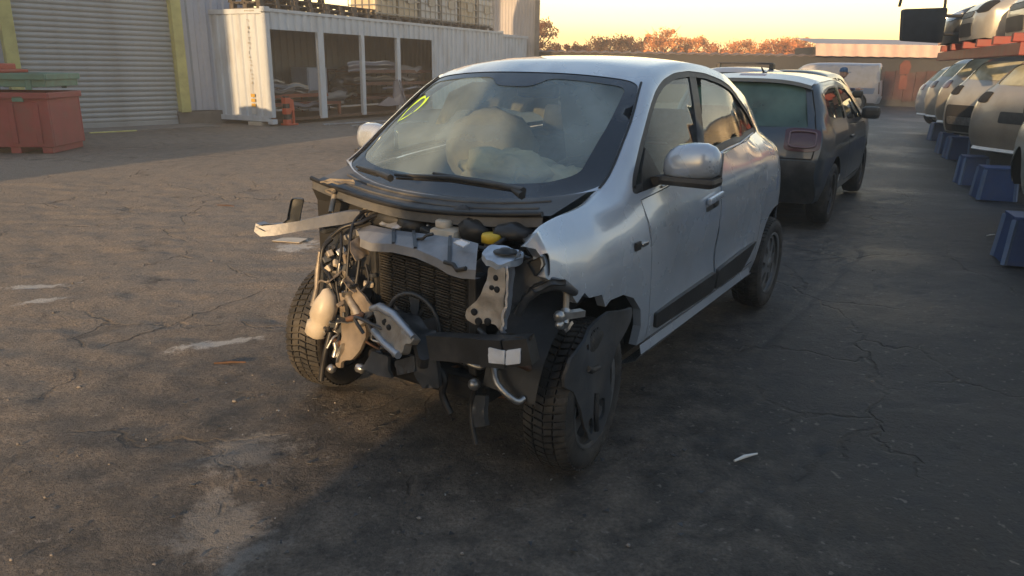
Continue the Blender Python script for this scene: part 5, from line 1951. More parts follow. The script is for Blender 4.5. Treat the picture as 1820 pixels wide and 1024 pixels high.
mb.box((0.08, 0.05, 0.46), (0.18, 0.9, 0.14), None, 0.02)
mb.build('subframe', M['blackout'], car)
for y_, k in ((0.42, 1), (-0.42, -1)):
    mb = MB()
    mb.tube([(0.14, y_ * 0.7, 0.26), (0.03, y_ * 1.45, 0.235)], 0.022, 8)
    mb.tube([(0.24, y_ * 0.5, 0.34), (0.10, y_ * 1.45, 0.30)], 0.012, 8)
    mb.build('track_rod', M['rust'], car)
mb = MB()
mb.tube(V((0.400, 0.687, 0.553), (0.360, 0.718, 0.526), (0.300, 0.732, 0.488)), 0.012, 8)
mb.build('track_rod', M['rust'], car)
mb = MB()
mb.blob((0.400, 0.542, 0.427), (0.022, 0.022, 0.022), 2, 0.1, 12, 8)
mb.build('ball_joint', M['steel'], car)
mb = MB()
mb.sheet(V((0.380, 0.516, 0.372), (0.390, 0.581, 0.389), (0.410, 0.594, 0.283), (0.400, 0.538, 0.258)), 0.02, (1, 0, 0))
mb.build('mud_flap', M['grey_plastic'], car)
mb = MB()
mb.tube(catmull([tuple(p) for p in V((0.380, 0.533, 0.402), (0.380, 0.516, 0.332), (0.400, 0.535, 0.257), (0.410, 0.557, 0.201))], 5), 0.010, 6)
mb.build('hanging_hose', M['hose'], car)
mb = MB()
mb.tube(catmull([tuple(p) for p in V((0.420, 0.375, 0.486), (0.420, 0.426, 0.428), (0.420, 0.415, 0.364), (0.420, 0.450, 0.296))], 5), 0.014, 6)
mb.build('hanging_hose', M['hose'], car)
mb = MB()
mb.tube(catmull([tuple(p) for p in V((0.340, 0.118, 0.514), (0.280, 0.195, 0.581), (0.260, 0.221, 0.615), (0.280, 0.318, 0.583))], 5), 0.012, 6)
mb.build('hanging_hose', M['hose'], car)
mb = MB()
mb.blob((0.360, -0.216, 0.288), (0.02, 0.02, 0.02), 3, 0.2, 10, 7)
mb.build('ball_joint', M['steel'], car)
mb = MB()
mb.blob((0.380, -0.028, 0.341), (0.02, 0.025, 0.02), 5, 0.3, 10, 7)
mb.build('ball_joint', M['steel'], car)

# left wheel arch: grey inner arch rim, stay rod, clamp, loose liner lying on the wheel
mb = MB()
mb.tube(V((0.340, 0.679, 0.694), (0.330, 0.705, 0.756), (0.320, 0.742, 0.795), (0.300, 0.783, 0.813), (0.260, 0.812, 0.801), (0.200, 0.819, 0.764)), [0.014, 0.018, 0.022, 0.024, 0.02, 0.014], 8)
mb.sheet(V((0.340, 0.730, 0.794), (0.320, 0.794, 0.831), (0.280, 0.827, 0.828), (0.280, 0.827, 0.808), (0.330, 0.801, 0.816), (0.350, 0.749, 0.785)), 0.01)
mb.build('arch_stiffener', M['grey_plastic'], car)
mb = MB()
mb.sheet(V((0.340, 0.662, 0.868), (0.300, 0.769, 0.918), (0.310, 0.784, 0.843), (0.330, 0.726, 0.803), (0.360, 0.665, 0.697), (0.360, 0.650, 0.773)), 0.012)
mb.build('inner_wing', M['grey_plastic'], car)
mb = MB()
mb.sheet(V((0.345, 0.722, 0.886), (0.330, 0.768, 0.911), (0.335, 0.780, 0.885), (0.345, 0.753, 0.842)), 0.02)
mb.build('splash_panel', M['black_plastic'], car)
mb = MB()
mb.tube(V((0.220, 0.797, 0.781), (0.240, 0.809, 0.708)), 0.011, 8)
mb.build('stay_rod', M['gold_metal'], car)
mb = MB()
mb.beam((0.300, 0.813, 0.706), (0.200, 0.851, 0.698), 0.03, 0.022)
mb.tube(V((0.250, 0.814, 0.716), (0.280, 0.826, 0.675)), 0.016, 8)
mb.blob((0.310, 0.823, 0.710), (0.02, 0.02, 0.02), 2, 0.2, 10, 7)
mb.blob((0.310, 0.826, 0.680), (0.016, 0.016, 0.016), 3, 0.2, 10, 7)
mb.sheet(V((0.310, 0.837, 0.662), (0.280, 0.862, 0.686), (0.310, 0.862, 0.671), (0.320, 0.856, 0.661)), 0.012)
mb.build('drop_link_clamp', M['steel'], car)
mb = MB()
LN = [(-0.216, 0.830, 0.605), (-0.052, 0.845, 0.628), (0.021, 0.850, 0.603), (0.117, 0.850, 0.587), (0.208, 0.850, 0.577), (0.263, 0.850, 0.551), (0.285, 0.850, 0.487), (0.278, 0.850, 0.447), (0.231, 0.850, 0.413), (0.192, 0.850, 0.335), (0.172, 0.850, 0.260), (0.117, 0.850, 0.184), (0.015, 0.850, 0.129), (-0.068, 0.850, 0.124), (-0.105, 0.850, 0.194), (-0.114, 0.850, 0.278), (-0.090, 0.860, 0.384), (-0.114, 0.860, 0.468), (-0.173, 0.850, 0.529), (-0.224, 0.840, 0.580)]
lp = [(p[0], p[2]) for p in LN]
lh = [rounded([(p[0], p[2]) for p in h], 0.02, 3) for h in (
    [(0.139, 0.850, 0.273), (0.094, 0.850, 0.266), (0.061, 0.850, 0.211), (0.077, 0.850, 0.185), (0.125, 0.850, 0.215)],
    [(-0.016, 0.850, 0.280), (-0.075, 0.850, 0.274), (-0.075, 0.850, 0.192), (-0.026, 0.850, 0.188)],
    [(0.153, 0.850, 0.564), (0.109, 0.850, 0.552), (0.107, 0.850, 0.530), (0.147, 0.850, 0.539)])]


def liner(a, b, d):
    return (a, 0.842 - d + 0.018 * math.sin((a - 0.2 * b) * 16) + 0.03 * max(0, b - 0.42) * -1.2 + 0.012 * noise.noise(Vector((a * 6, b * 6, 1))), b)


panel(mb, liner, dens(lp, 0.04), lh, 0.035, 0.012, dense=False)
mb.build('arch_liner', M['grey_plastic'], car, sharp=50)
mb = MB()
mb.tube([liner(p[0], p[2], -0.006) for p in ((0.028, 0.850, 0.331), (0.048, 0.850, 0.259), (0.030, 0.850, 0.181))], 0.012, 6)
mb.build('liner_rib', M['black_plastic'], car)
mb = MB()
mb.tube([liner(p[0], p[2], -0.004) for p in ((0.149, 0.850, 0.475), (0.085, 0.850, 0.444), (0.020, 0.850, 0.431))], 0.012, 6)
mb.build('liner_rib', M['black_plastic'], car)

# torn tin at the right of the cowl and the bonnet hinge
mb = MB()
mb.sheet(V((0.100, -0.506, 0.999), (0.060, -0.436, 1.013), (0.020, -0.382, 1.009), (0.030, -0.359, 1.000), (0.100, -0.396, 1.002)), 0.008)
mb.sheet(V((0.100, -0.474, 0.963), (0.080, -0.453, 0.970), (0.080, -0.426, 0.968), (0.100, -0.433, 0.955)), 0.012)
mb.build('bonnet_hinge', M['gold_metal'], car)

# ================================================================ plastic skips at the left
M['skip_red'] = mat('faded_red_plastic', (0.29, 0.058, 0.060), 0.55, 0, 0.08, 4, bump=0.06, dirt=(0.16, 0.1, 0.09), dirt_amt=0.5, dirt_scale=3)
M['skip_green'] = mat('faded_green_plastic', (0.115, 0.25, 0.19), 0.55, 0, 0.08, 4, bump=0.06, dirt=(0.13, 0.13, 0.11), dirt_amt=0.5, dirt_scale=3)
M['bright_red'] = mat('red_plastic', (0.36, 0.045, 0.03), 0.5, 0, 0.08, 4, dirt=(0.15, 0.08, 0.06), dirt_amt=0.4)


def skip(t, m, L, D, z0, z1, feet=True, ribs=5):
    """Big plastic box: walls with ribs and a rim, feet below."""
    H = z1 - z0
    mb = MB()
    wt = 0.05
    mb.box((0, -D / 2 + wt / 2, z0 + H / 2 + .05), (L, wt, H - .1), None, 0.015)
    mb.box((0, D / 2 - wt / 2, z0 + H / 2 + .05), (L, wt, H - .1), None, 0.015)
    for sg in (-1, 1):
        mb.box((sg * (L / 2 - wt / 2), 0, z0 + H / 2 + .05), (wt, D - .1, H - .1), None, 0.015)
    mb.box((0, 0, z0 + 0.14), (L - .06, D - .06, 0.06))
    mb.build('box_wall', m, t)
    mb = MB()
    for sg in (-1, 1):
        mb.box((0, sg * (D / 2 + 0.005), z1 - 0.05), (L + 0.06, 0.07, 0.10), None, 0.015)
        mb.box((sg * (L / 2 + 0.005), 0, z1 - 0.05), (0.07, D + .02, 0.10), None, 0.015)
    mb.build('rim', m, t)
    for i in range(ribs):
        x = -L / 2 + L * (i + 0.5) / ribs
        for sg in (-1, 1):
            mb = MB()
            mb.box((x, sg * (D / 2 + 0.008), z0 + H * 0.5), (0.09, 0.03, H * 0.66), None, 0.012)
            mb.build('rib', m, t)
    if feet:
        for x in (-L / 2 + .12, -L * .18, L * .18, L / 2 - .12):
            mb = MB()
            mb.box((x, 0, z0 + 0.055), (0.16, D - .04, 0.11), None, 0.012)
            mb.build('foot', m, t)


sk = thing('plastic_skip', 'big faded red plastic bin standing in front of the roller shutter', 'bin', (-8.55, 12.75, 0), 84)
skip(sk, M['skip_red'], 1.9, 1.15, 0.0, 0.97)
for x in (0.52, -0.25):
    mb = MB()
    mb.box((x, -0.60, 0.87), (0.17, 0.03, 0.09), None, 0.008)
    mb.build('rim_slot', M['skip_green'], sk)
sg_ = thing('plastic_skip', 'faded green plastic bin stacked on top of the big red bin', 'bin', (-8.55, 12.75, 0.955), 84)
skip(sg_, M['skip_green'], 1.92, 1.17, 0.0, 0.31, False, 4)
sr_ = thing('red_crate', 'bright red plastic crate lying on top of the green bin', 'crate', (-8.85, 12.6, 1.27), 84)
mb = MB()
mb.box((-0.05, 0, 0.09), (0.95, 0.9, 0.10), None, 0.02)
mb.box((0.02, 0, 0.05), (1.15, 0.98, 0.05), Matrix.Rotation(R(3), 3, 'Y'), 0.015)
mb.box((0.30, -0.1, -0.05), (0.12, 0.9, 0.20), None, 0.02)
mb.box((-0.3, 0.1, 0.18), (0.6, 0.6, 0.12), None, 0.02)
mb.build('crate_shell', M['bright_red'], sr_)

# ================================================================ things inside the container bays
M['scrap_white'] = paint('scrap_white_paint', (0.34, 0.34, 0.35), dirt=0.5)
M['scrap_lilac'] = paint('scrap_lilac_paint', (0.22, 0.215, 0.26), dirt=0.5)
M['scrap_grey'] = paint('scrap_grey_paint', (0.12, 0.12, 0.13), dirt=0.5)
M['rack_orange'] = mat('orange_rack_paint', (0.22, 0.055, 0.028), 0.55, 0.1, 0.1, 6, dirt=(0.12, 0.05, 0.03), dirt_amt=0.5)
M['rack_brown'] = mat('brown_rack_paint', (0.14, 0.06, 0.04), 0.6, 0.1, 0.15, 6)
ctm = ct.matrix_world.copy()


def in_ct(x, y, z):
    a = R(90 - 26.175)
    return (-5.86519 + x * math.cos(a) - y * math.sin(a), 18.34819 + x * math.sin(a) + y * math.cos(a), z)


for (x0, x1, zs, lab, mm) in ((0.35, 3.0, (0.34, 0.55), 'low orange rack with bumpers in the first two bays', 'rack_orange'), (4.0, 7.9, (0.40, 0.80, 1.15), 'brown rack stacked with car panels in the last two bays', 'rack_brown')):
    t = thing('parts_rack', lab, 'rack', in_ct(x0, 0.35, 0.13), 26.175)
    L = x1 - x0
    for z in zs:
        for y in (0.0, 1.3):
            mb = MB()
            mb.box((L / 2, y, z), (L, 0.07, 0.09))
            mb.build('beam', M[mm], t)
        mb = MB()
        mb.box((L / 2, 0.65, z - 0.02), (L - .1, 1.2, 0.03))
        mb.build('shelf', M['rust'], t)
    for x in (0.05, L - 0.05):
        for y in (0.0, 1.3):
            mb = MB()
            mb.box((x, y, max(zs) / 2), (0.07, 0.06, max(zs) + 0.05))
            mb.build('upright', M[mm], t)


def bumper(name, label, cat, loc, az, L, h, dp, m, bow=0.25, tilt=0.0, group=None):
    """A curved bumper or body panel: bowed in plan and rounded in section, with thickness and an opening."""
    t = thing(name, label, cat, loc, az, group, tilt=(tilt, 0))
    mb = MB()
    rows = []
    for j in range(9):
        v = j / 8
        rows.append([(L * (i / 16 - 0.5), dp * (0.5 - 0.5 * math.cos(math.pi * v)) * -0.4 + bow * (2 * i / 16 - 1) ** 2 * L * .4 + 0.02 * math.sin(v * 9), h * (v - 0.0) + 0.03 * math.sin(i * .7)) for i in range(17)])
    mb.grid(rows)
    mb.grid([[(p[0] * .985, p[1] + 0.03, p[2] + .004) for p in r] for r in rows])
    mb.strip(rows[0], [(p[0] * .985, p[1] + 0.03, p[2] + .004) for p in rows[0]])
    mb.strip(rows[-1], [(p[0] * .985, p[1] + 0.03, p[2] + .004) for p in rows[-1]])
    mb.build('skin', m, t)
    mb = MB()
    mb.beam((-L * .3, -dp * .25, h * .36), (L * .3, -dp * .25, h * .36), 0.06, h * .16)
    mb.build('grille_insert', M['black_plastic'], t)
    return t


CG = 'scrap panels in the container'
bumper('scrap_bumper', 'white car bumper lying on the orange rack at the left end', 'bumper', in_ct(0.75, 0.42, 0.70), 20, 1.2, 0.20, 0.2, M['scrap_white'], 0.2, 0.5, CG)
bumper('scrap_bumper', 'pale grey bumper lying across the orange rack behind the white one', 'bumper', in_ct(1.55, 0.8, 0.72), 30, 1.5, 0.24, 0.25, M['scrap_grey'], 0.2, -0.4, CG)
bumper('scrap_bumper', 'white bumper end curling over the right end of the orange rack', 'bumper', in_ct(2.65, 0.38, 0.42), 40, 1.2, 0.34, 0.3, M['scrap_white'], 0.45, 0.1, CG)
bumper('scrap_bumper', 'lilac bumper hung under the orange rack beam', 'bumper', in_ct(1.5, 0.24, 0.34), 24, 1.3, 0.17, 0.2, M['scrap_lilac'], 0.15, 0.2, CG)
bumper('scrap_bumper', 'dark grey bumper on top of the pile at the left end', 'bumper', in_ct(1.0, 1.1, 0.86), 26, 1.6, 0.2, 0.25, M['scrap_grey'], 0.2, -0.2, CG)
bumper('loose_bonnet', 'long lilac bonnet panel on the top shelf of the brown rack', 'panel', in_ct(5.3, 0.7, 1.30), 26, 2.6, 0.26, 0.3, M['scrap_lilac'], 0.10, -0.6, CG)
bumper('scrap_bumper', 'white bumper corner hanging off the top shelf in the last bay', 'panel', in_ct(6.75, 0.45, 1.02), 34, 1.1, 0.42, 0.3, M['scrap_white'], 0.5, 0.15, CG)
bumper('loose_wing', 'grey wing panel on the middle shelf of the brown rack', 'panel', in_ct(5.2, 0.6, 0.92), 26, 2.2, 0.2, 0.25, M['scrap_grey'], 0.12, -0.5, CG)
bumper('trim_length', 'pale strip panel across the front of the brown rack', 'panel', in_ct(6.2, 0.30, 0.72), 24, 2.6, 0.09, 0.1, M['scrap_lilac'], 0.05, 0.2, CG)
mb = MB()
wing_ = thing('car_wing', 'pale lilac upright car wing standing before the brown rack', 'wing', in_ct(4.85, -0.12, 0.05), 26.175)
mb.plate([(-0.75, 0.0, 0.30), (-0.2, 0.0, 0.52), (0.05, 0.0, 0.46), (0.12, 0, 0.95), (0.32, 0.03, 1.02), (0.55, 0.05, 0.62), (0.82, 0.08, 0.28), (0.30, 0, 0.27), (-0.2, 0, 0.25)], 0.05, (0, -1, 0.2))
mb.plate([(0.34, -0.02, 1.0), (0.40, -0.02, 0.98), (0.84, 0.06, 0.28), (0.74, 0.05, 0.28)], 0.03, (0, -1, 0.2))
mb.build('skin', M['scrap_lilac'], wing_)
bx_ = thing('grey_cabinet', 'grey steel cabinet standing at the back of the second bay', 'cabinet', in_ct(3.35, 1.7, 0.15), 26.175)
mb = MB()
mb.box((0, 0, 0.62), (0.85, 0.6, 1.2), None, 0.02)
mb.build('body', M['cladding'], bx_)
mb = MB()
mb.box((0.0, -0.31, 0.62), (0.78, 0.02, 1.1), None, 0.008)
mb.build('door', M['cladding'], bx_)
en = thing('scrap_gearbox', 'dark lumpy engine part heaped beside the grey cabinet', 'engine part', in_ct(4.25, 1.2, 0.15), 26)
mb = MB()
for k in range(7):
    mb.blob((CR.uniform(-.35, .35), CR.uniform(-.2, .2), 0.25 + k * 0.13), (CR.uniform(.2, .4), .28, CR.uniform(.12, .22)), k, 0.4, 12, 8)
mb.build('casting', M['scrap_grey'], en)
mb = MB()
mb.tube([(-.3, -.25, 0.4), (0, -.3, .5), (.3, -.2, .45)], 0.05, 8)
mb.build('pipe', M['steel'], en)

# orange pump trolley at the container's corner
M['trolley_orange'] = mat('orange_red_paint', (0.52, 0.085, 0.035), 0.45, 0.05, 0.06, 6, dirt=(0.16, 0.05, 0.03), dirt_amt=0.4)
tr = thing('axle_stand', 'orange steel stand with black bands at the container corner', 'stand', (-5.66, 18.62, 0), 26.175)
tr.scale = (0.8, 0.8, 0.9)
mb = MB()
mb.box((0.22, 0, 0.03), (0.46, 0.3, 0.05), None, 0.01)
mb.build('base', M['trolley_orange'], tr)
for z0, z1, m_ in ((0.05, 0.16, 'trolley_orange'), (0.30, 0.46, 'trolley_orange'), (0.58, 0.74, 'trolley_orange')):
    mb = MB()
    mb.box((0.12, 0, (z0 + z1) / 2), (0.22, 0.16, z1 - z0), None, 0.015)
    mb.build('band', M[m_], tr)
mb = MB()
mb.box((0.12, 0, 0.42), (0.16, 0.12, 0.72))
mb.build('column', M['black_plastic'], tr)
mb = MB()
mb.plate([(0.26, -.03, 0.34), (0.44, -.03, 0.40), (0.42, -.03, 0.66), (0.24, -.03, 0.74)], 0.06, (0, -1, 0))
mb.beam((0.36, -.04, 0.0), (0.36, -.04, 0.4), 0.06, 0.06)
mb.build('arm', M['trolley_orange'], tr)

for i, (a, b, lab) in enumerate((((-4.75, 18.75), (-3.05, 20.6), 'longest pale metal bar lying on the ground before the container'), ((-4.0, 18.5), (-2.5, 20.3), 'middle pale metal bar lying on the ground before the container'), ((-3.65, 18.75), (-2.3, 20.2), 'pale metal bar nearest the wrecked hatchback on the ground'))):
    t = thing('metal_bar', lab, 'metal bar', (a[0], a[1], 0), math.degrees(math.atan2(b[0] - a[0], b[1] - a[1])), 'metal bars on the ground before the container')
    L = math.hypot(b[0] - a[0], b[1] - a[1])
    mb = MB()
    mb.beam((0, 0, 0.035), (L, 0, 0.05), 0.05, 0.03)
    mb.build('bar', M['bare_silver'], t)
    mb = MB()
    for x in (0.15, L * .5, L - .15):
        mb.box((x, 0, 0.02), (0.05, 0.09, 0.04))
    mb.build('clip', M['steel'], t)

# ================================================================ on top of the container
M['pallet_wood'] = mat('grey_pallet_wood', (0.085, 0.072, 0.058), 0.85, 0, 0.2, 5, bump=0.1, stretch=(1, 6, 6))
M['ibc_white'] = mat('milky_tank_plastic', (0.56, 0.57, 0.56), 0.4, 0, 0.06, 3, dirt=(0.3, 0.27, 0.22), dirt_amt=0.4)
M['ibc_cream'] = mat('yellowed_tank_plastic', (0.55, 0.46, 0.32), 0.45, 0, 0.08, 3, dirt=(0.3, 0.2, 0.12), dirt_amt=0.5)
M['cage_grey'] = mat('galvanised_cage', (0.22, 0.23, 0.24), 0.45, 0.7, 0.1, 12)


def pallet(t, L=1.2, D=1.0, H=0.14, m='pallet_wood'):
    f = None
    for i in range(6):
        y = -D / 2 + D * (i + 0.5) / 6
        if f is None:
            mb = MB()
            mb.box((0, 0, 0), (L, D / 6 * 0.72, 0.022))
            f = mb.build('plank', M[m], t)
            f.location = (0, y, H - 0.011)
        else:
            share('plank', f, t, Matrix.Translation((0, y, H - 0.011)))
    g = None
    for x in (-L / 2 + .06, 0, L / 2 - .06):
        for y in (-D / 2 + .07, 0, D / 2 - .07):
            if g is None:
                mb = MB()
                mb.box((0, 0, 0), (0.12, 0.13, H - 0.045))
                g = mb.build('block', M[m], t)
                g.location = (x, y, H / 2 - 0.005)
            else:
                share('block', g, t, Matrix.Translation((x, y, H / 2 - 0.005)))
    for x in (-L / 2 + .06, 0, L / 2 - .06):
        mb = MB()
        mb.box((x, 0, 0.011), (0.12, D, 0.02))
        mb.build('runner', M[m], t)


ZT = 2.70
PL = ['pallet at the near end of the container roof', 'second pallet from the near end of the container roof', 'third pallet from the near end of the container roof', 'pallet beside the first cream tank on the container roof']
pb = None
for i in range(4):
    for k in range(2 if i != 1 else 3):
        loc = in_ct(0.75 + i * 1.2, 0.75 + 0.04 * k, ZT + 0.005 + k * 0.145)
        lab = 'dark ' + PL[i] + (', bottom of stack' if k == 0 else ', second layer' if k == 1 else ', top of three')
        if pb is None:
            pb = thing('pallet', lab, 'pallet', loc, 26.175, 'dark pallets on the container roof')
            pallet(pb)
            first_p = pb
        else:
            c = copy_tree(first_p)
            c.location = loc
            c['label'] = lab
            c.rotation_euler.z += CR.uniform(-.03, .03)


def ibc(t, tank):
    pallet(t, 1.15, 1.0, 0.13)
    mb = MB()
    mb.box((0, 0, 0.13 + 0.49), (1.06, 0.92, 0.96), None, 0.09)
    mb.build('tank', M[tank], t)
    mb = MB()
    mb.lathe([(0.11, 0), (0.11, 0.05), (0, 0.055)], 14, 'Z', Matrix.Translation((0, 0, 1.09)))
    mb.build('lid', M['black_plastic'], t)
    mb = MB()
    for z in (0.2, 0.42, 0.64, 0.86, 1.08):
        pts = [(-.57, -.49, z), (.57, -.49, z), (.57, .49, z), (-.57, .49, z), (-.57, -.49, z)]
        for a, b in zip(pts, pts[1:]):
            mb.beam(a, b, 0.02, 0.028)
    for i in range(5):
        x = -.57 + 1.14 * i / 4
        for y in (-.49, .49):
            mb.beam((x, y, 0.13), (x, y, 1.1), 0.02, 0.02)
    for i in (1, 2, 3):
        y = -.49 + .98 * i / 4
        for x in (-.57, .57):
            mb.beam((x, y, 0.13), (x, y, 1.1), 0.02, 0.02)
    mb.build('cage', M['cage_grey'], t)
    mb = MB()
    mb.box((0.05, -0.505, 0.70), (0.34, 0.012, 0.26))
    mb.build('plate', M['cage_grey'], t)


proto = {}
IB = [(5.25, 'ibc_cream', 'cream caged liquid tank nearest the dark pallets', 0), (6.40, 'ibc_cream', 'second cream caged liquid tank on the container roof', 0), (7.6, 'ibc_white', 'first white caged liquid tank, right of the two cream ones', 0),
      (8.85, 'ibc_white', 'middle white caged liquid tank on the container roof', 0), (10.1, 'ibc_cream', 'stained caged tank between the white one and the last one', 0), (11.35, 'ibc_white', 'last caged liquid tank at the far end of the roof', 0),
      (8.85, 'ibc_white', 'white caged tank stacked on the middle white tank', 1), (7.6, 'ibc_white', 'white caged tank stacked on the first white tank', 1), (10.1, 'ibc_white', 'white caged tank stacked on the stained one', 1), (11.35, 'ibc_cream', 'cream caged tank stacked at the far end', 1)]
for (x, tk, lab, lev) in IB:
    loc = in_ct(x, 0.75, ZT + 0.005 + lev * 1.16)
    if tk not in proto:
        t = thing('liquid_tank', lab, 'tank', loc, 26.175, 'caged liquid tanks on the container roof')
        ibc(t, tk)
        proto[tk] = t
    else:
        t = copy_tree(proto[tk])
        t.location = loc
        t['label'] = lab

# ================================================================ cars behind the wreck
DS_E = [(0.72, 0.42), (0.74, 0.66), (0.60, 0.80), (0.10, 0.93), (-0.28, 0.985), (-0.75, 1.20), (-1.10, 1.345), (-1.6, 1.395), (-2.2, 1.385), (-2.72, 1.345), (-2.86, 1.10), (-2.98, 0.96), (-3.06, 0.80), (-3.10, 0.55), (-3.0, 0.28)]
DS_C = [(0.86, 0.40), (0.88, 0.66), (0.74, 0.82), (0.26, 0.97), (-0.10, 1.02), (-0.62, 1.25), (-1.02, 1.405), (-1.6, 1.468), (-2.25, 1.462), (-2.80, 1.42), (-2.96, 1.12), (-3.06, 0.97), (-3.14, 0.80), (-3.17, 0.55), (-3.07, 0.28)]
DS_W = [(-3.3, 0.62), (-3.0, 0.80), (-2.6, 0.845), (-1.5, 0.855), (-0.3, 0.85), (0.2, 0.82), (0.6, 0.70), (0.9, 0.5)]
ds_sh = Shell(DS_E, DS_C, DS_W, [(-3, 1.06), (-1.2, 0.98), (0.2, 0.94)], 0.72, ((-3, 0.8), (0, 0.8)), 0.36, 0.2, nx=3.2, n=4)
DLO1 = rounded([(-0.52, 0.975), (-0.95, 1.20), (-1.25, 1.30), (-1.72, 1.335), (-1.70, 1.01)], 0.05)
DLO2 = rounded([(-1.80, 1.02), (-1.82, 1.335), (-2.25, 1.325), (-2.60, 1.27), (-2.66, 1.07)], 0.06)
DOOR1 = rounded([(-0.42, 0.92), (-1.1, 0.945), (-1.76, 0.965), (-1.74, 0.36), (-0.48, 0.36)], 0.06)
p_ds = paint('petrol_blue_grey_paint', (0.050, 0.066, 0.085), 0.3, 0.3, 0.25)
p_roof = paint('pale_blue_roof_paint', (0.42, 0.47, 0.53), 0.3, 0.2, 0.15)
ds = thing('dark_hatchback', 'dark blue grey hatchback with a pale roof parked right behind the wreck', 'car', (3.76, 10.0, 0), 31)
spec = dict(k=(2, 4, 6, 9, 11), wb=2.46, R=0.31, arch=0.375, sill=0.26, paint=p_ds, dlo=[DLO1, DLO2], doors=[DOOR1], rglass=M['glass_green'], mirror=(-0.55, 1.0), seat_x=-1.4, rim='wheel_dark',
            patches=[('roof_skin', 6.05, 8.98, -0.97, 0.97, p_roof, -0.006, 0.2), ('tail_lamp', 10.95, 12.15, 0.58, 0.985, M['lamp_dark'], -0.012, 0.28), ('tail_lamp', 10.95, 12.15, -0.985, -0.58, M['lamp_dark'], -0.012, 0.28),
                     ('brake_lamp', 8.72, 8.92, -0.20, 0.20, M['lamp_red'], -0.012, 0.02), ('rear_bumper', 12.5, 14.0, -0.99, 0.99, M['black_plastic'], -0.014, 0.1), ('headlamp', 1.1, 2.0, 0.5, 0.95, M['lamp_clear'], -0.01, 0.2), ('headlamp', 1.1, 2.0, -0.95, -0.5, M['lamp_clear'], -0.01, 0.2)])
simple_car(ds, ds_sh, spec)
for sg in (1, -1):      # bright rings round the rear lamps, roof aerial, spoiler
    mb = MB()
    q = rounded([(11.15, 0.635), (11.98, 0.635), (11.98, 0.93), (11.15, 0.93)], 0.25)
    mb.tube([ds_sh.T(a, sg * b, -0.020) for a, b in q + q[:1]], 0.009, 6, False)
    mb.build('lamp_ring', mat('lamp_ring_red', (0.20, 0.13, 0.14), 0.35, 0.4, 0.05, 8), ds)
mb = MB()      # tailgate shut line, wiper, plate
mb.tube([ds_sh.T(9.2 + q * 0.2, 0.93 - 0.02 * q / 16, -0.001) for q in range(17)], 0.006, 4, False)
mb.build('tailgate_gap', M['blackout'], ds)
mb = MB()
mb.tube([ds_sh.T(9.2 + q * 0.2, -0.93, -0.001) for q in range(17)], 0.006, 4, False)
mb.build('tailgate_gap', M['blackout'], ds)
mb = MB()
mb.tube([ds_sh.T(12.42, -0.93 + q * 0.093, -0.001) for q in range(21)], 0.006, 4, False)
mb.build('bumper_gap', M['blackout'], ds)
mb = MB()
mb.tube([ds_sh.T(10.75, 0.02, -0.02), ds_sh.T(10.5, 0.2, -0.025), ds_sh.T(10.35, 0.45, -0.02)], [0.016, 0.010, 0.006], 6)
mb.build('rear_wiper', M['black_plastic'], ds)
mb = MB()
panel(mb, lambda a, b, d: ds_sh.top()(a, b, -0.012 + d), ds_sh.tp(rounded([(11.5, -0.33), (12.1, -0.33), (12.1, 0.33), (11.5, 0.33)], 0.03)), (), 0.05, 0.012)
mb.build('plate_recess', M['black_plastic'], ds)
mb = MB()
mb.tube([(-2.25, 0.0, 1.46), (-2.40, 0, 1.52)], [0.014, 0.006], 6)
mb.box((-2.24, 0, 1.468), (0.06, 0.04, 0.02), None, 0.006)
mb.build('aerial', M['black_plastic'], ds)
mb = MB()
us = [-0.93 + 1.86 * i / 14 for i in range(15)]
a_ = [ds_sh.T(8.6, u, -0.010) for u in us]
b_ = [ds_sh.T(9.0, u, -0.012) + Vector((-0.10, 0, -0.01)) for u in us]
c_ = [p + Vector((0.02, 0, -0.035)) for p in b_]
mb.strip(a_, b_)
mb.strip(b_, c_, False)
mb.strip(c_, [ds_sh.T(9.15, u, -0.004) for u in us])
mb.build('roof_spoiler', p_roof, ds, sharp=40)


def hatch_shell(W=0.84, H=1.0):
    return Shell([(x, z * H) for x, z in DS_E], [(x, z * H) for x, z in DS_C], DS_W, [(-3, 1.06 * H), (-1.2, 0.98 * H), (0.2, 0.94 * H)], 0.72, ((-3, 0.8), (0, 0.8)), 0.36, 0.2, nx=3.2, n=4)


def sc(poly, H):
    return [(x, z * H) for x, z in poly]


cB = thing('blue_estate_car', 'pale blue car with a black roof bar parked beyond the dark hatchback', 'car', (5.0, 15.2, 0), 31)
shB = hatch_shell(H=1.05)
simple_car(cB, shB, dict(k=(2, 4, 6, 9, 11), wb=2.46, paint=paint('pale_blue_paint', (0.26, 0.32, 0.42)), dlo=[sc(DLO1, 1.05), sc(DLO2, 1.05)], doors=[], mirror=(-0.55, 1.05), seat_x=-1.4,
                         patches=[('tail_lamp', 10.95, 12.15, 0.62, 0.97, M['lamp_red'], -0.012, 0.2), ('tail_lamp', 10.95, 12.15, -0.97, -0.62, M['lamp_red'], -0.012, 0.2)]))
for x in (-1.9,):
    mb = MB()
    mb.tube([(x, -0.46, 1.60), (x, 0.46, 1.60)], 0.016, 8)
    for sg in (1, -1):
        mb.box((x, sg * 0.46, 1.555), (0.16, 0.07, 0.10), None, 0.015)
    mb.build('roof_bar', M['black_plastic'], cB)
cC = thing('black_car', 'black car whose roof shows between the pale blue car and the van', 'car', (6.35, 16.2, 0), 31)
shC = hatch_shell(H=1.03)
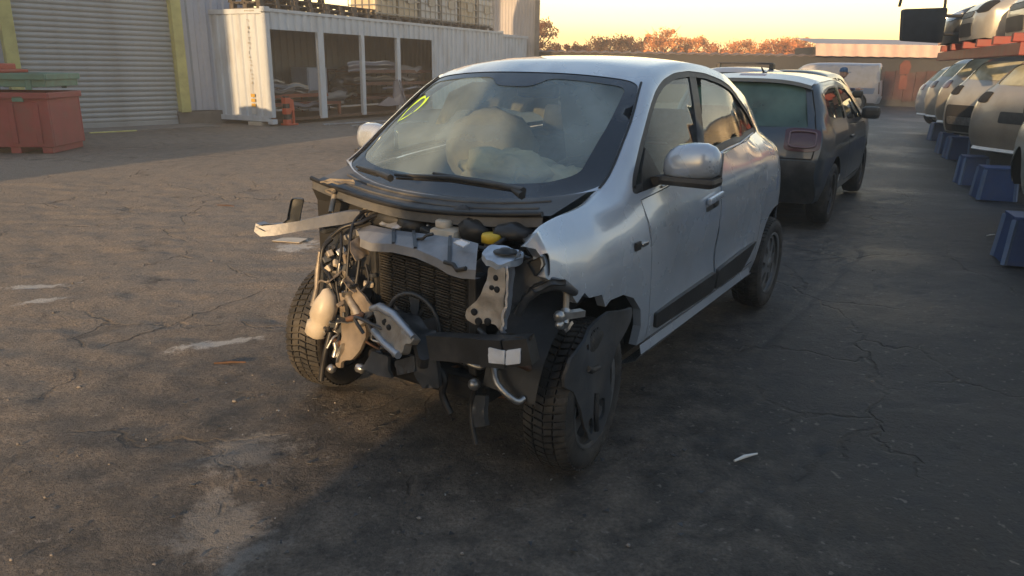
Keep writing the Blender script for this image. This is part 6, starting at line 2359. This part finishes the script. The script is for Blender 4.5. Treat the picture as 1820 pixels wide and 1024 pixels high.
simple_car(cC, shC, dict(k=(2, 4, 6, 9, 11), wb=2.46, paint=paint('black_paint', (0.02, 0.021, 0.023)), dlo=[sc(DLO1, 1.03), sc(DLO2, 1.03)], doors=[], mirror=(-0.55, 1.03), seat_x=-1.4,
                         patches=[('tail_lamp', 10.95, 12.15, 0.62, 0.97, M['lamp_red'], -0.012, 0.2), ('tail_lamp', 10.95, 12.15, -0.97, -0.62, M['lamp_red'], -0.012, 0.2)]))

# ---- white van
VE = [(0.70, 0.35), (0.72, 0.75), (0.45, 0.98), (0.0, 1.08), (-0.45, 1.48), (-0.80, 1.69), (-1.6, 1.725), (-3.10, 1.715), (-3.36, 1.68), (-3.42, 1.1), (-3.46, 0.62), (-3.40, 0.30)]
VC = [(0.86, 0.33), (0.88, 0.78), (0.60, 1.02), (0.15, 1.13), (-0.34, 1.53), (-0.72, 1.76), (-1.6, 1.815), (-3.10, 1.80), (-3.42, 1.75), (-3.50, 1.1), (-3.55, 0.62), (-3.48, 0.30)]
v_sh = Shell(VE, VC, [(-3.6, 0.82), (-3.3, 0.885), (-0.3, 0.885), (0.3, 0.84), (0.9, 0.55)], [(-4, 1.15), (0.5, 1.0)], 0.8, ((-3, 0.15), (0, 0.3)), 0.12, 0.06, nx=4, n=4)
van = thing('white_van', 'dirty white panel van parked across the far end by the wall', 'van', (11.3, 31.9, 0), -62)
p_van = paint('dirty_white_paint', (0.36, 0.36, 0.40), 0.45, 0.05, 0.5)
simple_car(van, v_sh, dict(k=(2, 3, 5, 8, 9), wb=2.72, R=0.32, arch=0.39, sill=0.30, paint=p_van, dlo=[rounded([(-0.22, 1.10), (-0.58, 1.42), (-0.80, 1.50), (-1.08, 1.52), (-1.08, 1.10)], 0.05)],
                           doors=[rounded([(-0.16, 1.05), (-1.14, 1.05), (-1.14, 0.38), (-0.42, 0.38)], 0.05)], rear_glass=False, mirror=(-0.35, 1.12), seat_x=-1.2,
                           patches=[('rear_door_glass', 8.15, 8.9, 0.10, 0.85, M['glass_green'], -0.006, 0.1), ('rear_door_glass', 8.15, 8.9, -0.85, -0.10, M['glass_green'], -0.006, 0.1),
                                    ('tail_lamp', 9.0, 9.9, 0.90, 0.995, M['lamp_dark'], -0.012, 0.03), ('tail_lamp', 9.0, 9.9, -0.995, -0.90, M['lamp_dark'], -0.012, 0.03), ('rear_bumper', 10.2, 11.0, -0.99, 0.99, M['bare_silver'], -0.03, 0.05)],
                           side_patches=[('lower_panel', [(-1.2, 0.42), (-2.28, 0.42), (-2.40, 0.66), (-3.30, 0.66), (-3.34, 0.88), (-1.2, 0.88)], paint('blue_lower_paint', (0.14, 0.20, 0.32), 0.45, 0.05, 0.4), -0.006, 0.03),
                                         ('side_press', [(-1.35, 1.02), (-3.15, 1.02), (-3.15, 1.50), (-1.35, 1.50)], p_van, -0.008, 0.06)]))

# ================================================================ person by the van
pe = thing('person', 'person in a navy top and blue cap walking in front of the white van', 'person', (7.28, 17.4, 0), 120)


def skin(name, verts, edges, radii, m, parent, sub=2, root=0):
    me = bpy.data.meshes.new(name)
    me.from_pydata(verts, edges, [])
    me.materials.append(m)
    o = bpy.data.objects.new(name, me)
    COL.objects.link(o)
    o.parent = parent
    md = o.modifiers.new('skin', 'SKIN')
    md.use_smooth_shade = True
    for i, r in enumerate(radii):
        sv_ = me.skin_vertices[0].data[i]
        sv_.radius = r if isinstance(r, tuple) else (r, r)
        sv_.use_root = (i == root)
    s2 = o.modifiers.new('sub', 'SUBSURF')
    s2.levels = s2.render_levels = sub
    return o


M['skin'] = mat('skin', (0.46, 0.29, 0.22), 0.6, 0, 0.04, 12)
M['navy'] = mat('navy_cloth', (0.035, 0.04, 0.085), 0.9, 0, 0.1, 20)
M['denim'] = mat('blue_denim', (0.10, 0.14, 0.22), 0.9, 0, 0.1, 20)
M['cap_blue'] = mat('blue_cap', (0.05, 0.12, 0.24), 0.8, 0, 0.08, 20)
k = 0.89
V_ = [(0, 0, 0.93), (0.02, 0, 1.10), (0.05, 0, 1.30), (0.07, 0, 1.42), (0.085, 0, 1.50),
      (0.05, 0.10, 0.88), (0.16, 0.11, 0.50), (0.05, 0.11, 0.09), (0.17, 0.12, 0.03),
      (-0.02, -0.10, 0.88), (-0.06, -0.11, 0.50), (-0.24, -0.11, 0.10), (-0.13, -0.12, 0.03),
      (0.06, 0.19, 1.37), (0.05, 0.24, 1.10), (0.22, 0.22, 0.93), (0.06, -0.19, 1.37), (0.22, -0.26, 1.22), (0.46, -0.24, 1.25)]
E_ = [(0, 1), (1, 2), (2, 3), (3, 4), (0, 5), (5, 6), (6, 7), (7, 8), (0, 9), (9, 10), (10, 11), (11, 12), (3, 13), (13, 14), (14, 15), (3, 16), (16, 17), (17, 18)]
Rr_ = [(.14, .12), (.13, .11), (.16, .12), (.12, .09), (.055, .055), .095, .065, .045, .04, .095, .065, .045, .04, .07, .05, .04, .07, .05, .04]
body_ = skin('body', [tuple(c * k for c in v) for v in V_], E_, [tuple(c * k for c in r) if isinstance(r, tuple) else r * k for r in Rr_], M['navy'], pe)
mb = MB()
mb.blob((0.11 * k, 0, 1.63 * k), (0.095 * k, 0.075 * k, 0.12 * k), 1, 0.03, 16, 12)
mb.blob((0.205 * k, 0, 1.62 * k), (0.022, 0.015, 0.022), 2, 0.0, 8, 6)
for sg in (1, -1):
    mb.blob((0.10 * k, sg * 0.078 * k, 1.63 * k), (0.02, 0.012, 0.03), 2, 0.0, 8, 6)
mb.build('head', M['skin'], pe)
mb = MB()
for sg in (1, -1):
    mb.blob((0.19 * k, sg * 0.032 * k, 1.655 * k), (0.010, 0.012, 0.008), 2, 0, 8, 6)
mb.box((0.196 * k, 0, 1.565 * k), (0.012, 0.045, 0.008))
mb.build('face_detail', M['black_plastic'], pe)
mb = MB()
mb.lathe([(0.098 * k, 0), (0.10 * k, 0.03), (0.085 * k, 0.075), (0.04 * k, 0.10), (0, 0.105)], 18, 'Z', Matrix.Translation((0.105 * k, 0, 1.665 * k)))
mb.plate([(0.18 * k, -0.075, 1.67 * k), (0.27 * k, -0.05, 1.66 * k), (0.28 * k, 0, 1.66 * k), (0.27 * k, 0.05, 1.66 * k), (0.18 * k, 0.075, 1.67 * k)], 0.012, (0, 0, 1))
mb.build('cap', M['cap_blue'], pe)
for (x, y, z, dx) in ((0.24, 0.215, 0.90, 0.0), (0.52, -0.235, 1.255, 1)):
    mb = MB()
    c = Vector((x, y, z)) * k
    d = Vector((1, 0, 0.05)) if dx else Vector((0.3, 0, -1)).normalized()
    s_ = Vector((0, 1, 0))
    mb.tube([c - d * .05, c, c + d * .05], [0.026, 0.036, 0.034], 8)
    for q in range(4):
        o_ = c + d * .045 + s_ * (q - 1.5) * 0.017
        L = (0.055, 0.068, 0.065, 0.05)[q]
        mb.tube([o_, o_ + d * L * .6, o_ + d * L + Vector((0, 0, -0.012))], 0.0085, 6)
    mb.tube([c + s_ * 0.03, c + s_ * 0.055 + d * 0.03, c + s_ * 0.06 + d * 0.06], 0.009, 6)
    mb.build('hand', M['skin'], pe)
skin('trousers', [tuple(c * k for c in V_[i]) for i in (0, 5, 6, 7, 9, 10, 11)], [(0, 1), (1, 2), (2, 3), (0, 4), (4, 5), (5, 6)], [.15 * k, .115 * k, .085 * k, .068 * k, .115 * k, .085 * k, .068 * k], M['denim'], pe)

# ================================================================ right hand row on blue stands
M['stand_blue'] = mat('blue_stand_paint', (0.022, 0.055, 0.16), 0.5, 0.05, 0.1, 4, bump=0.05, dirt=(0.08, 0.08, 0.09), dirt_amt=0.5, dirt_scale=3)
M['stand_pale'] = mat('worn_blue_paint', (0.10, 0.16, 0.28), 0.6, 0.05, 0.1, 4, dirt=(0.2, 0.19, 0.18), dirt_amt=0.5)
STG = 'blue stands under the raised cars'


def stand(x, y, az, label, w=0.34, d=0.34, h=0.37):
    t = thing('blue_stand', label, 'stand', (x, y, 0), az, STG)
    mb = MB()
    vs = []
    for z, k in ((0.0, 1.0), (h, 0.86)):
        vs += [(-d / 2 * k, -w / 2 * k, z), (d / 2 * k, -w / 2 * k, z), (d / 2 * k, w / 2 * k, z), (-d / 2 * k, w / 2 * k, z)]
    mb.add(vs, [(0, 1, 5, 4), (1, 2, 6, 5), (2, 3, 7, 6), (3, 0, 4, 7), (4, 5, 6, 7)])
    mb.build('pedestal', M['stand_blue'], t)
    for sx in (-1, 1):
        for sy in (-1, 1):
            mb = MB()
            mb.beam((sx * d / 2, sy * w / 2, 0.0), (sx * d / 2 * .86, sy * w / 2 * .86, h), 0.035, 0.035)
            mb.build('corner_rail', M['stand_pale'], t)
    mb = MB()
    mb.box((0, 0, h + 0.012), (d * .9, w * .9, 0.03), None, 0.006)
    mb.build('top_plate', M['stand_blue'], t)


stand(5.98, 9.22, -72, 'large blue stand under the nearest raised car by the lane', 0.36, 0.40)
stand(6.42, 10.45, -72, 'blue stand right behind the large one under the nearest raised car', 0.32, 0.32)
stand(8.02, 13.62, -72, 'blue stand under the third raised car', 0.34, 0.34)
stand(8.36, 14.55, -72, 'blue stand half hidden behind the one under the third raised car', 0.30, 0.30)
stand(9.75, 17.4, -72, 'farthest blue stand under the row of raised cars', 0.34, 0.34)
stand(4.24, 5.98, 20, 'blue stand at the right edge of the picture', 0.36, 0.36)

RW_E = [(0.72, 0.30), (0.74, 0.62), (0.58, 0.82), (0.20, 0.95), (-0.25, 1.01), (-0.70, 1.20), (-1.10, 1.375), (-1.7, 1.42), (-2.3, 1.405), (-2.72, 1.33), (-3.00, 1.04), (-3.10, 0.88), (-3.14, 0.55), (-3.06, 0.30)]
RW_C = [(0.86, 0.28), (0.88, 0.62), (0.74, 0.84), (0.36, 1.0), (-0.08, 1.05), (-0.58, 1.25), (-1.02, 1.435), (-1.7, 1.49), (-2.35, 1.48), (-2.82, 1.40), (-3.11, 1.06), (-3.20, 0.88), (-3.23, 0.55), (-3.14, 0.30)]


def row_shell(H=1.0, nx=4.6):
    return Shell([(x, z * H) for x, z in RW_E], [(x, z * H) for x, z in RW_C], [(-3.4, 0.62), (-3.08, 0.80), (-2.6, 0.865), (-0.3, 0.87), (0.3, 0.85), (0.66, 0.78), (1.0, 0.5)],
                 [(-3, 1.05 * H), (-1.2, 0.985 * H), (0.3, 0.95 * H)], 0.70, ((-3, 0.9), (0, 0.9)), 0.40, 0.2, nx=nx, n=4)


RD1 = rounded([(-0.52, 1.0), (-0.92, 1.20), (-1.24, 1.32), (-1.64, 1.355), (-1.62, 1.02)], 0.05)
RD2 = rounded([(-1.72, 1.02), (-1.74, 1.355), (-2.3, 1.335), (-2.62, 1.25), (-2.72, 1.07)], 0.06)
RDo1 = rounded([(-0.42, 0.93), (-1.1, 0.95), (-1.66, 0.965), (-1.64, 0.34), (-0.48, 0.34)], 0.05)
RDo2 = rounded([(-1.70, 0.965), (-2.45, 0.99), (-2.42, 0.8), (-2.12, 0.62), (-2.08, 0.34), (-1.69, 0.34)], 0.05)
PR = [paint('dusty_bronze_paint', (0.36, 0.32, 0.26), 0.34, 0.4, 0.4), paint('light_silver_paint', (0.40, 0.385, 0.345), 0.36, 0.4, 0.35), paint('white_body_paint', (0.42, 0.41, 0.40), 0.4, 0.05, 0.3), paint('grey_green_paint', (0.20, 0.22, 0.20), 0.4, 0.3, 0.35)]


def row_car(name, label, loc, az, p, H=1.0, head=True, group='raised cars in the right hand row', wheels=False, screen='glass_yellow', lost=(), tail='red', **kw):
    t = thing(name, label, 'car', loc, az, group)
    tm = {'hole': ('empty_lamp_hole', M['blackout']), 'dark': ('tail_lamp', M['lamp_dark']), 'red': ('tail_lamp', M['lamp_red'])}[tail]
    lamps = [(tm[0], 10.25, 11.05, 0.68, 0.97, tm[1], -0.010, 0.12), (tm[0], 10.25, 11.05, -0.97, -0.68, tm[1], -0.010, 0.12),
             ('lower_grille', 0.15, 0.75, -0.55, 0.55, M['black_plastic'], -0.008, 0.1), ('upper_grille', 1.05, 1.40, -0.45, 0.45, M['black_plastic'], -0.008, 0.08)]
    if 'bumper' in lost:
        lamps += [('bare_rear', 11.5, 12.9, -0.9, 0.9, M['blackout'], -0.008, 0.1), ('crash_beam', 12.0, 12.4, -0.75, 0.75, M['steel'], -0.05, 0.05)]
    else:
        lamps += [('plate_recess', 11.35, 11.75, -0.32, 0.32, M['black_plastic'], -0.008, 0.05)]
    hm = M['lamp_clear'] if head else M['blackout']
    lamps += [('headlamp' if head else 'empty_lamp_hole', 1.25, 2.15, sg * 0.55 if sg > 0 else -0.95, 0.95 if sg > 0 else -0.55, hm, -0.010, 0.2) for sg in (1, -1)]
    simple_car(t, row_shell(H), dict(k=(2, 4, 6, 9, 10), wb=2.5, paint=p, dlo=[sc(RD1, H), sc(RD2, H)], doors=[sc(RDo1, H), sc(RDo2, H)], screen=M[screen], rglass=M[screen], mirror=(-0.55, 1.02 * H), seat_x=-1.4,
                                     no_wheels=() if wheels else (0, 1, 2, 3), patches=lamps, **kw))
    if 'bumper' in lost: return t
    mb = MB()
    sh = row_shell(H)
    us = [-0.9 + 1.8 * i / 12 for i in range(13)]
    mb.strip([sh.T(12.95, u, -0.012) for u in us], [sh.T(13, u, -0.02) + Vector((-0.03, 0, -0.02)) for u in us])
    mb.strip([sh.T(13, u, -0.02) + Vector((-0.03, 0, -0.02)) for u in us], [sh.T(13, u, 0.0) + Vector((0.02, 0, -0.05)) for u in us])
    mb.build('bumper_lip', M['white_plastic'], t)
    return t


row_car('silver_car', 'dusty bronze silver car with empty tail lamp holes, nearest tail-out car on the blue stands', (9.46, 10.39, 0.24), 76, PR[0], 1.02, True, tail='hole')
row_car('silver_car', 'paler silver car with its rear bumper torn off, second on the blue stands', (10.36, 12.78, 0.24), 74, PR[1], 1.06, True, lost=('bumper',), tail='hole')
row_car('silver_car', 'third tail-out car on the blue stands, dusty bronze with dark lamps', (11.43, 15.08, 0.28), 73, PR[0], 1.08, True, tail='dark')
row_car('silver_car', 'fourth and farthest tail-out silver car on the blue stands', (12.36, 17.18, 0.28), 74, PR[1], 1.04, True, tail='dark')
t = row_car('white_car', 'white car standing tail first towards the lane at the far end of the row', (13.6, 19.6, 0.18), 80, PR[2], 1.02, True, wheels=True)
row_car('grey_car', 'grey green car of which only the side sticks in at the right edge', (5.72, 7.0, 0.14), 24, PR[3], 1.0, True)

# ================================================================ red rack above the row
M['rack_red'] = mat('red_rack_paint', (0.20, 0.022, 0.016), 0.5, 0.1, 0.1, 5, dirt=(0.10, 0.04, 0.03), dirt_amt=0.5)
rk = thing('car_rack', 'tall red steel rack that carries a second layer of scrap cars', 'rack', (6.42, 10.3, 0), 20.5)
for y in (-0.12, -3.6):
    mb = MB()
    mb.box((2.6, y, 1.80), (6.4, 0.12, 0.16), None, 0.01)
    mb.build('long_beam', M['rack_red'], rk)
for i, x in enumerate((-0.4, 0.7, 1.8, 2.9, 4.0, 5.1)):
    mb = MB()
    mb.box((x, -1.8, 1.94), (0.12, 3.6, 0.11), None, 0.01)
    mb.build('cross_arm', M['rack_red'], rk)
for x in (-0.5, 5.6):
    for y in (-2.6, -3.6):
        mb = MB()
        mb.box((x, y, 0.86), (0.14, 0.14, 1.72), None, 0.01)
        mb.build('rack_post', M['rack_red'], rk)
RG = 'scrap cars on the red rack'
row_car('cream_car', 'cream car resting on the near end of the red rack', (7.95, 11.0, 1.74), -72, paint('cream_paint', (0.52, 0.46, 0.34), 0.4, 0.1, 0.25), 1.0, True, RG)
row_car('silver_car', 'silver car with a crumpled front resting on the middle of the red rack', (8.35, 12.9, 1.74), -72, PR[1], 1.0, False, RG)
row_car('dark_car', 'dark car at the far end of the red rack with its door hanging open', (9.15, 15.1, 1.74), -66, paint('dark_blue_black_paint', (0.03, 0.034, 0.04), 0.35, 0.2, 0.3), 1.0, True, RG)
od = thing('open_door', 'dark car door seen from inside hanging open off the far end of the red rack', 'car door', (8.05, 14.6, 2.02), -92)
mb = MB()
inner = rounded([(0.16, 0.0), (0.92, 0.03), (0.98, 0.58), (0.16, 0.62)], 0.05)
mb.plate([(x, 0, z) for x, z in inner], 0.10, (0, -1, 0))
mb.build('door_skin', mat('dark_navy_lining', (0.018, 0.022, 0.030), 0.5, 0, 0.2, 8), od)
mb = MB()
fr_ = [(0.18, 0.03, 0.60), (0.22, 0.06, 0.82), (0.36, 0.10, 1.06), (0.78, 0.12, 1.12), (1.0, 0.12, 1.08), (1.05, 0.06, 0.62)]
mb.tube(catmull(fr_, 4), 0.028, 6)
mb.build('window_frame', M['black_plastic'], od)
mb = MB()
mb.tube([(0.2, 0.02, 0.16), (-0.25, 0.08, 0.16)], 0.03, 6)
mb.build('hinge_arm', M['black_plastic'], od)
mb = MB()
mb.tube([(0.2, 0.02, 0.48), (-0.25, 0.08, 0.48)], 0.03, 6)
mb.build('hinge_arm', M['black_plastic'], od)
mb = MB()
mb.plate([(0.15, -0.035, 0.12), (0.72, -0.035, 0.10), (0.76, -0.035, 0.30), (0.2, -0.035, 0.32)], 0.04, (0, -1, 0))
mb.tube([(0.3, -0.05, 0.42), (0.45, -0.09, 0.46), (0.62, -0.05, 0.47)], 0.018, 6)
mb.build('arm_rest', M['black_plastic'], od)
mb = MB()
for (a, b) in (((0.55, -.02, 0.5), (0.78, -.03, 0.44)), ((0.2, -.02, 0.52), (0.33, -.03, 0.47)), ((0.6, -.05, 0.33), (0.75, -.05, 0.36)), ((0.35, -.02, 0.08), (0.5, -.02, 0.06))):
    mb.tube([a, b], 0.012, 6)
mb.build('door_clip', M['steel'], od)

# ================================================================ litter and stones
M['stone'] = mat('grey_stone', (0.20, 0.18, 0.16), 0.85, 0, 0.2, 20, bump=0.2)
ST = random.Random(21)
mb = MB()
for i in range(900):
    x, y = ST.uniform(-5.0, 3.5), 1.4 + 9 * ST.random() ** 1.6
    if ST.random() < max(0, min(0.85, (x * 0.88 - y * 0.3 + 1.6) * 0.5)): continue
    r = 0.003 + 0.007 * ST.random() ** 3
    mb.blob((x, y, r * 0.2 - 0.006), (r * ST.uniform(.8, 1.5), r * ST.uniform(.8, 1.3), r * 0.7), i, 0.4, 6, 4)
prop(mb.build('gravel', M['stone'], None), 'loose grit and small stones strewn over the paler part of the yard', kind='stuff')
SH = random.Random(31)
mb = MB()
for i in range(240):
    x, y = SH.gauss(-0.4, 0.7), 2.75 + SH.gauss(0, 0.55)
    s = SH.uniform(0.004, 0.016)
    a = SH.uniform(0, 6.28)
    mb.plate([(x + s * math.cos(a + q) * SH.uniform(.5, 1.2), y + s * math.sin(a + q) * SH.uniform(.5, 1.2), 0.004 + SH.uniform(0, .006)) for q in (0, 2.1, 4.2)], 0.003, (0, 0, 1))
prop(mb.build('debris', M['grey_plastic'], None), 'tiny broken plastic shards scattered under the open front of the wreck', kind='stuff')
mb = MB()
for i in range(45):
    x, y = SH.gauss(-0.6, 0.6), 2.7 + SH.gauss(0, 0.6)
    s = SH.uniform(0.003, 0.007)
    a = SH.uniform(0, 6.28)
    mb.plate([(x + s * math.cos(a + q), y + s * math.sin(a + q), 0.004 + SH.uniform(0, .006)) for q in (0, 2.1, 4.2)], 0.003, (0, 0, 1))
prop(mb.build('glass_crumbs', M['steel'], None), 'pale crumbs of broken glass scattered before the wreck', kind='stuff')
LT = [((-1.95, 6.35), 'flat scrap of yellowed paper on the ground beside the wreck\'s torn bracket', 'cream', 0.14), ((3.6, 8.9), 'small white scrap lying in the lane beside the dark hatchback', 'white_plastic', 0.07),
      ((-1.45, 3.55), 'short dark stick lying on the pale ground left of the wreck', 'rust', 0.16), ((-3.1, 7.9), 'dark metal strip lying on the pale ground towards the container', 'rust', 0.22), ((0.95, 2.66), 'thin pale splinter lying below the left front wheel', 'white_plastic', 0.12), ((4.6, 7.0), 'thin pale strip lying in front of the blue stand at the right', 'white_plastic', 0.12)]
for (p, lab, m_, s) in LT:
    t = thing('litter_scrap', lab, 'litter', (p[0], p[1], -0.004), ST.uniform(60, 120))
    mb = MB()
    if m_ == 'cream' or s < 0.1:
        mb.plate([(-s, -s * .5, 0.008), (s * .9, -s * .6, 0.012), (s, s * .3, 0.02), (0.1 * s, s * .55, 0.014), (-s * .8, s * .4, 0.009)], 0.004, (0, 0, 1))
        mb.build('sheet', M[m_], t)
    else:
        mb.tube([(-s / 2, 0, 0.010), (0, s * .06, 0.012), (s / 2, 0, 0.014)], [0.005, 0.008, 0.004], 6)
        mb.build('stick', M[m_], t)

# the wheels that can be seen stand on the ground; everything is placed
bpy.context.view_layer.update()
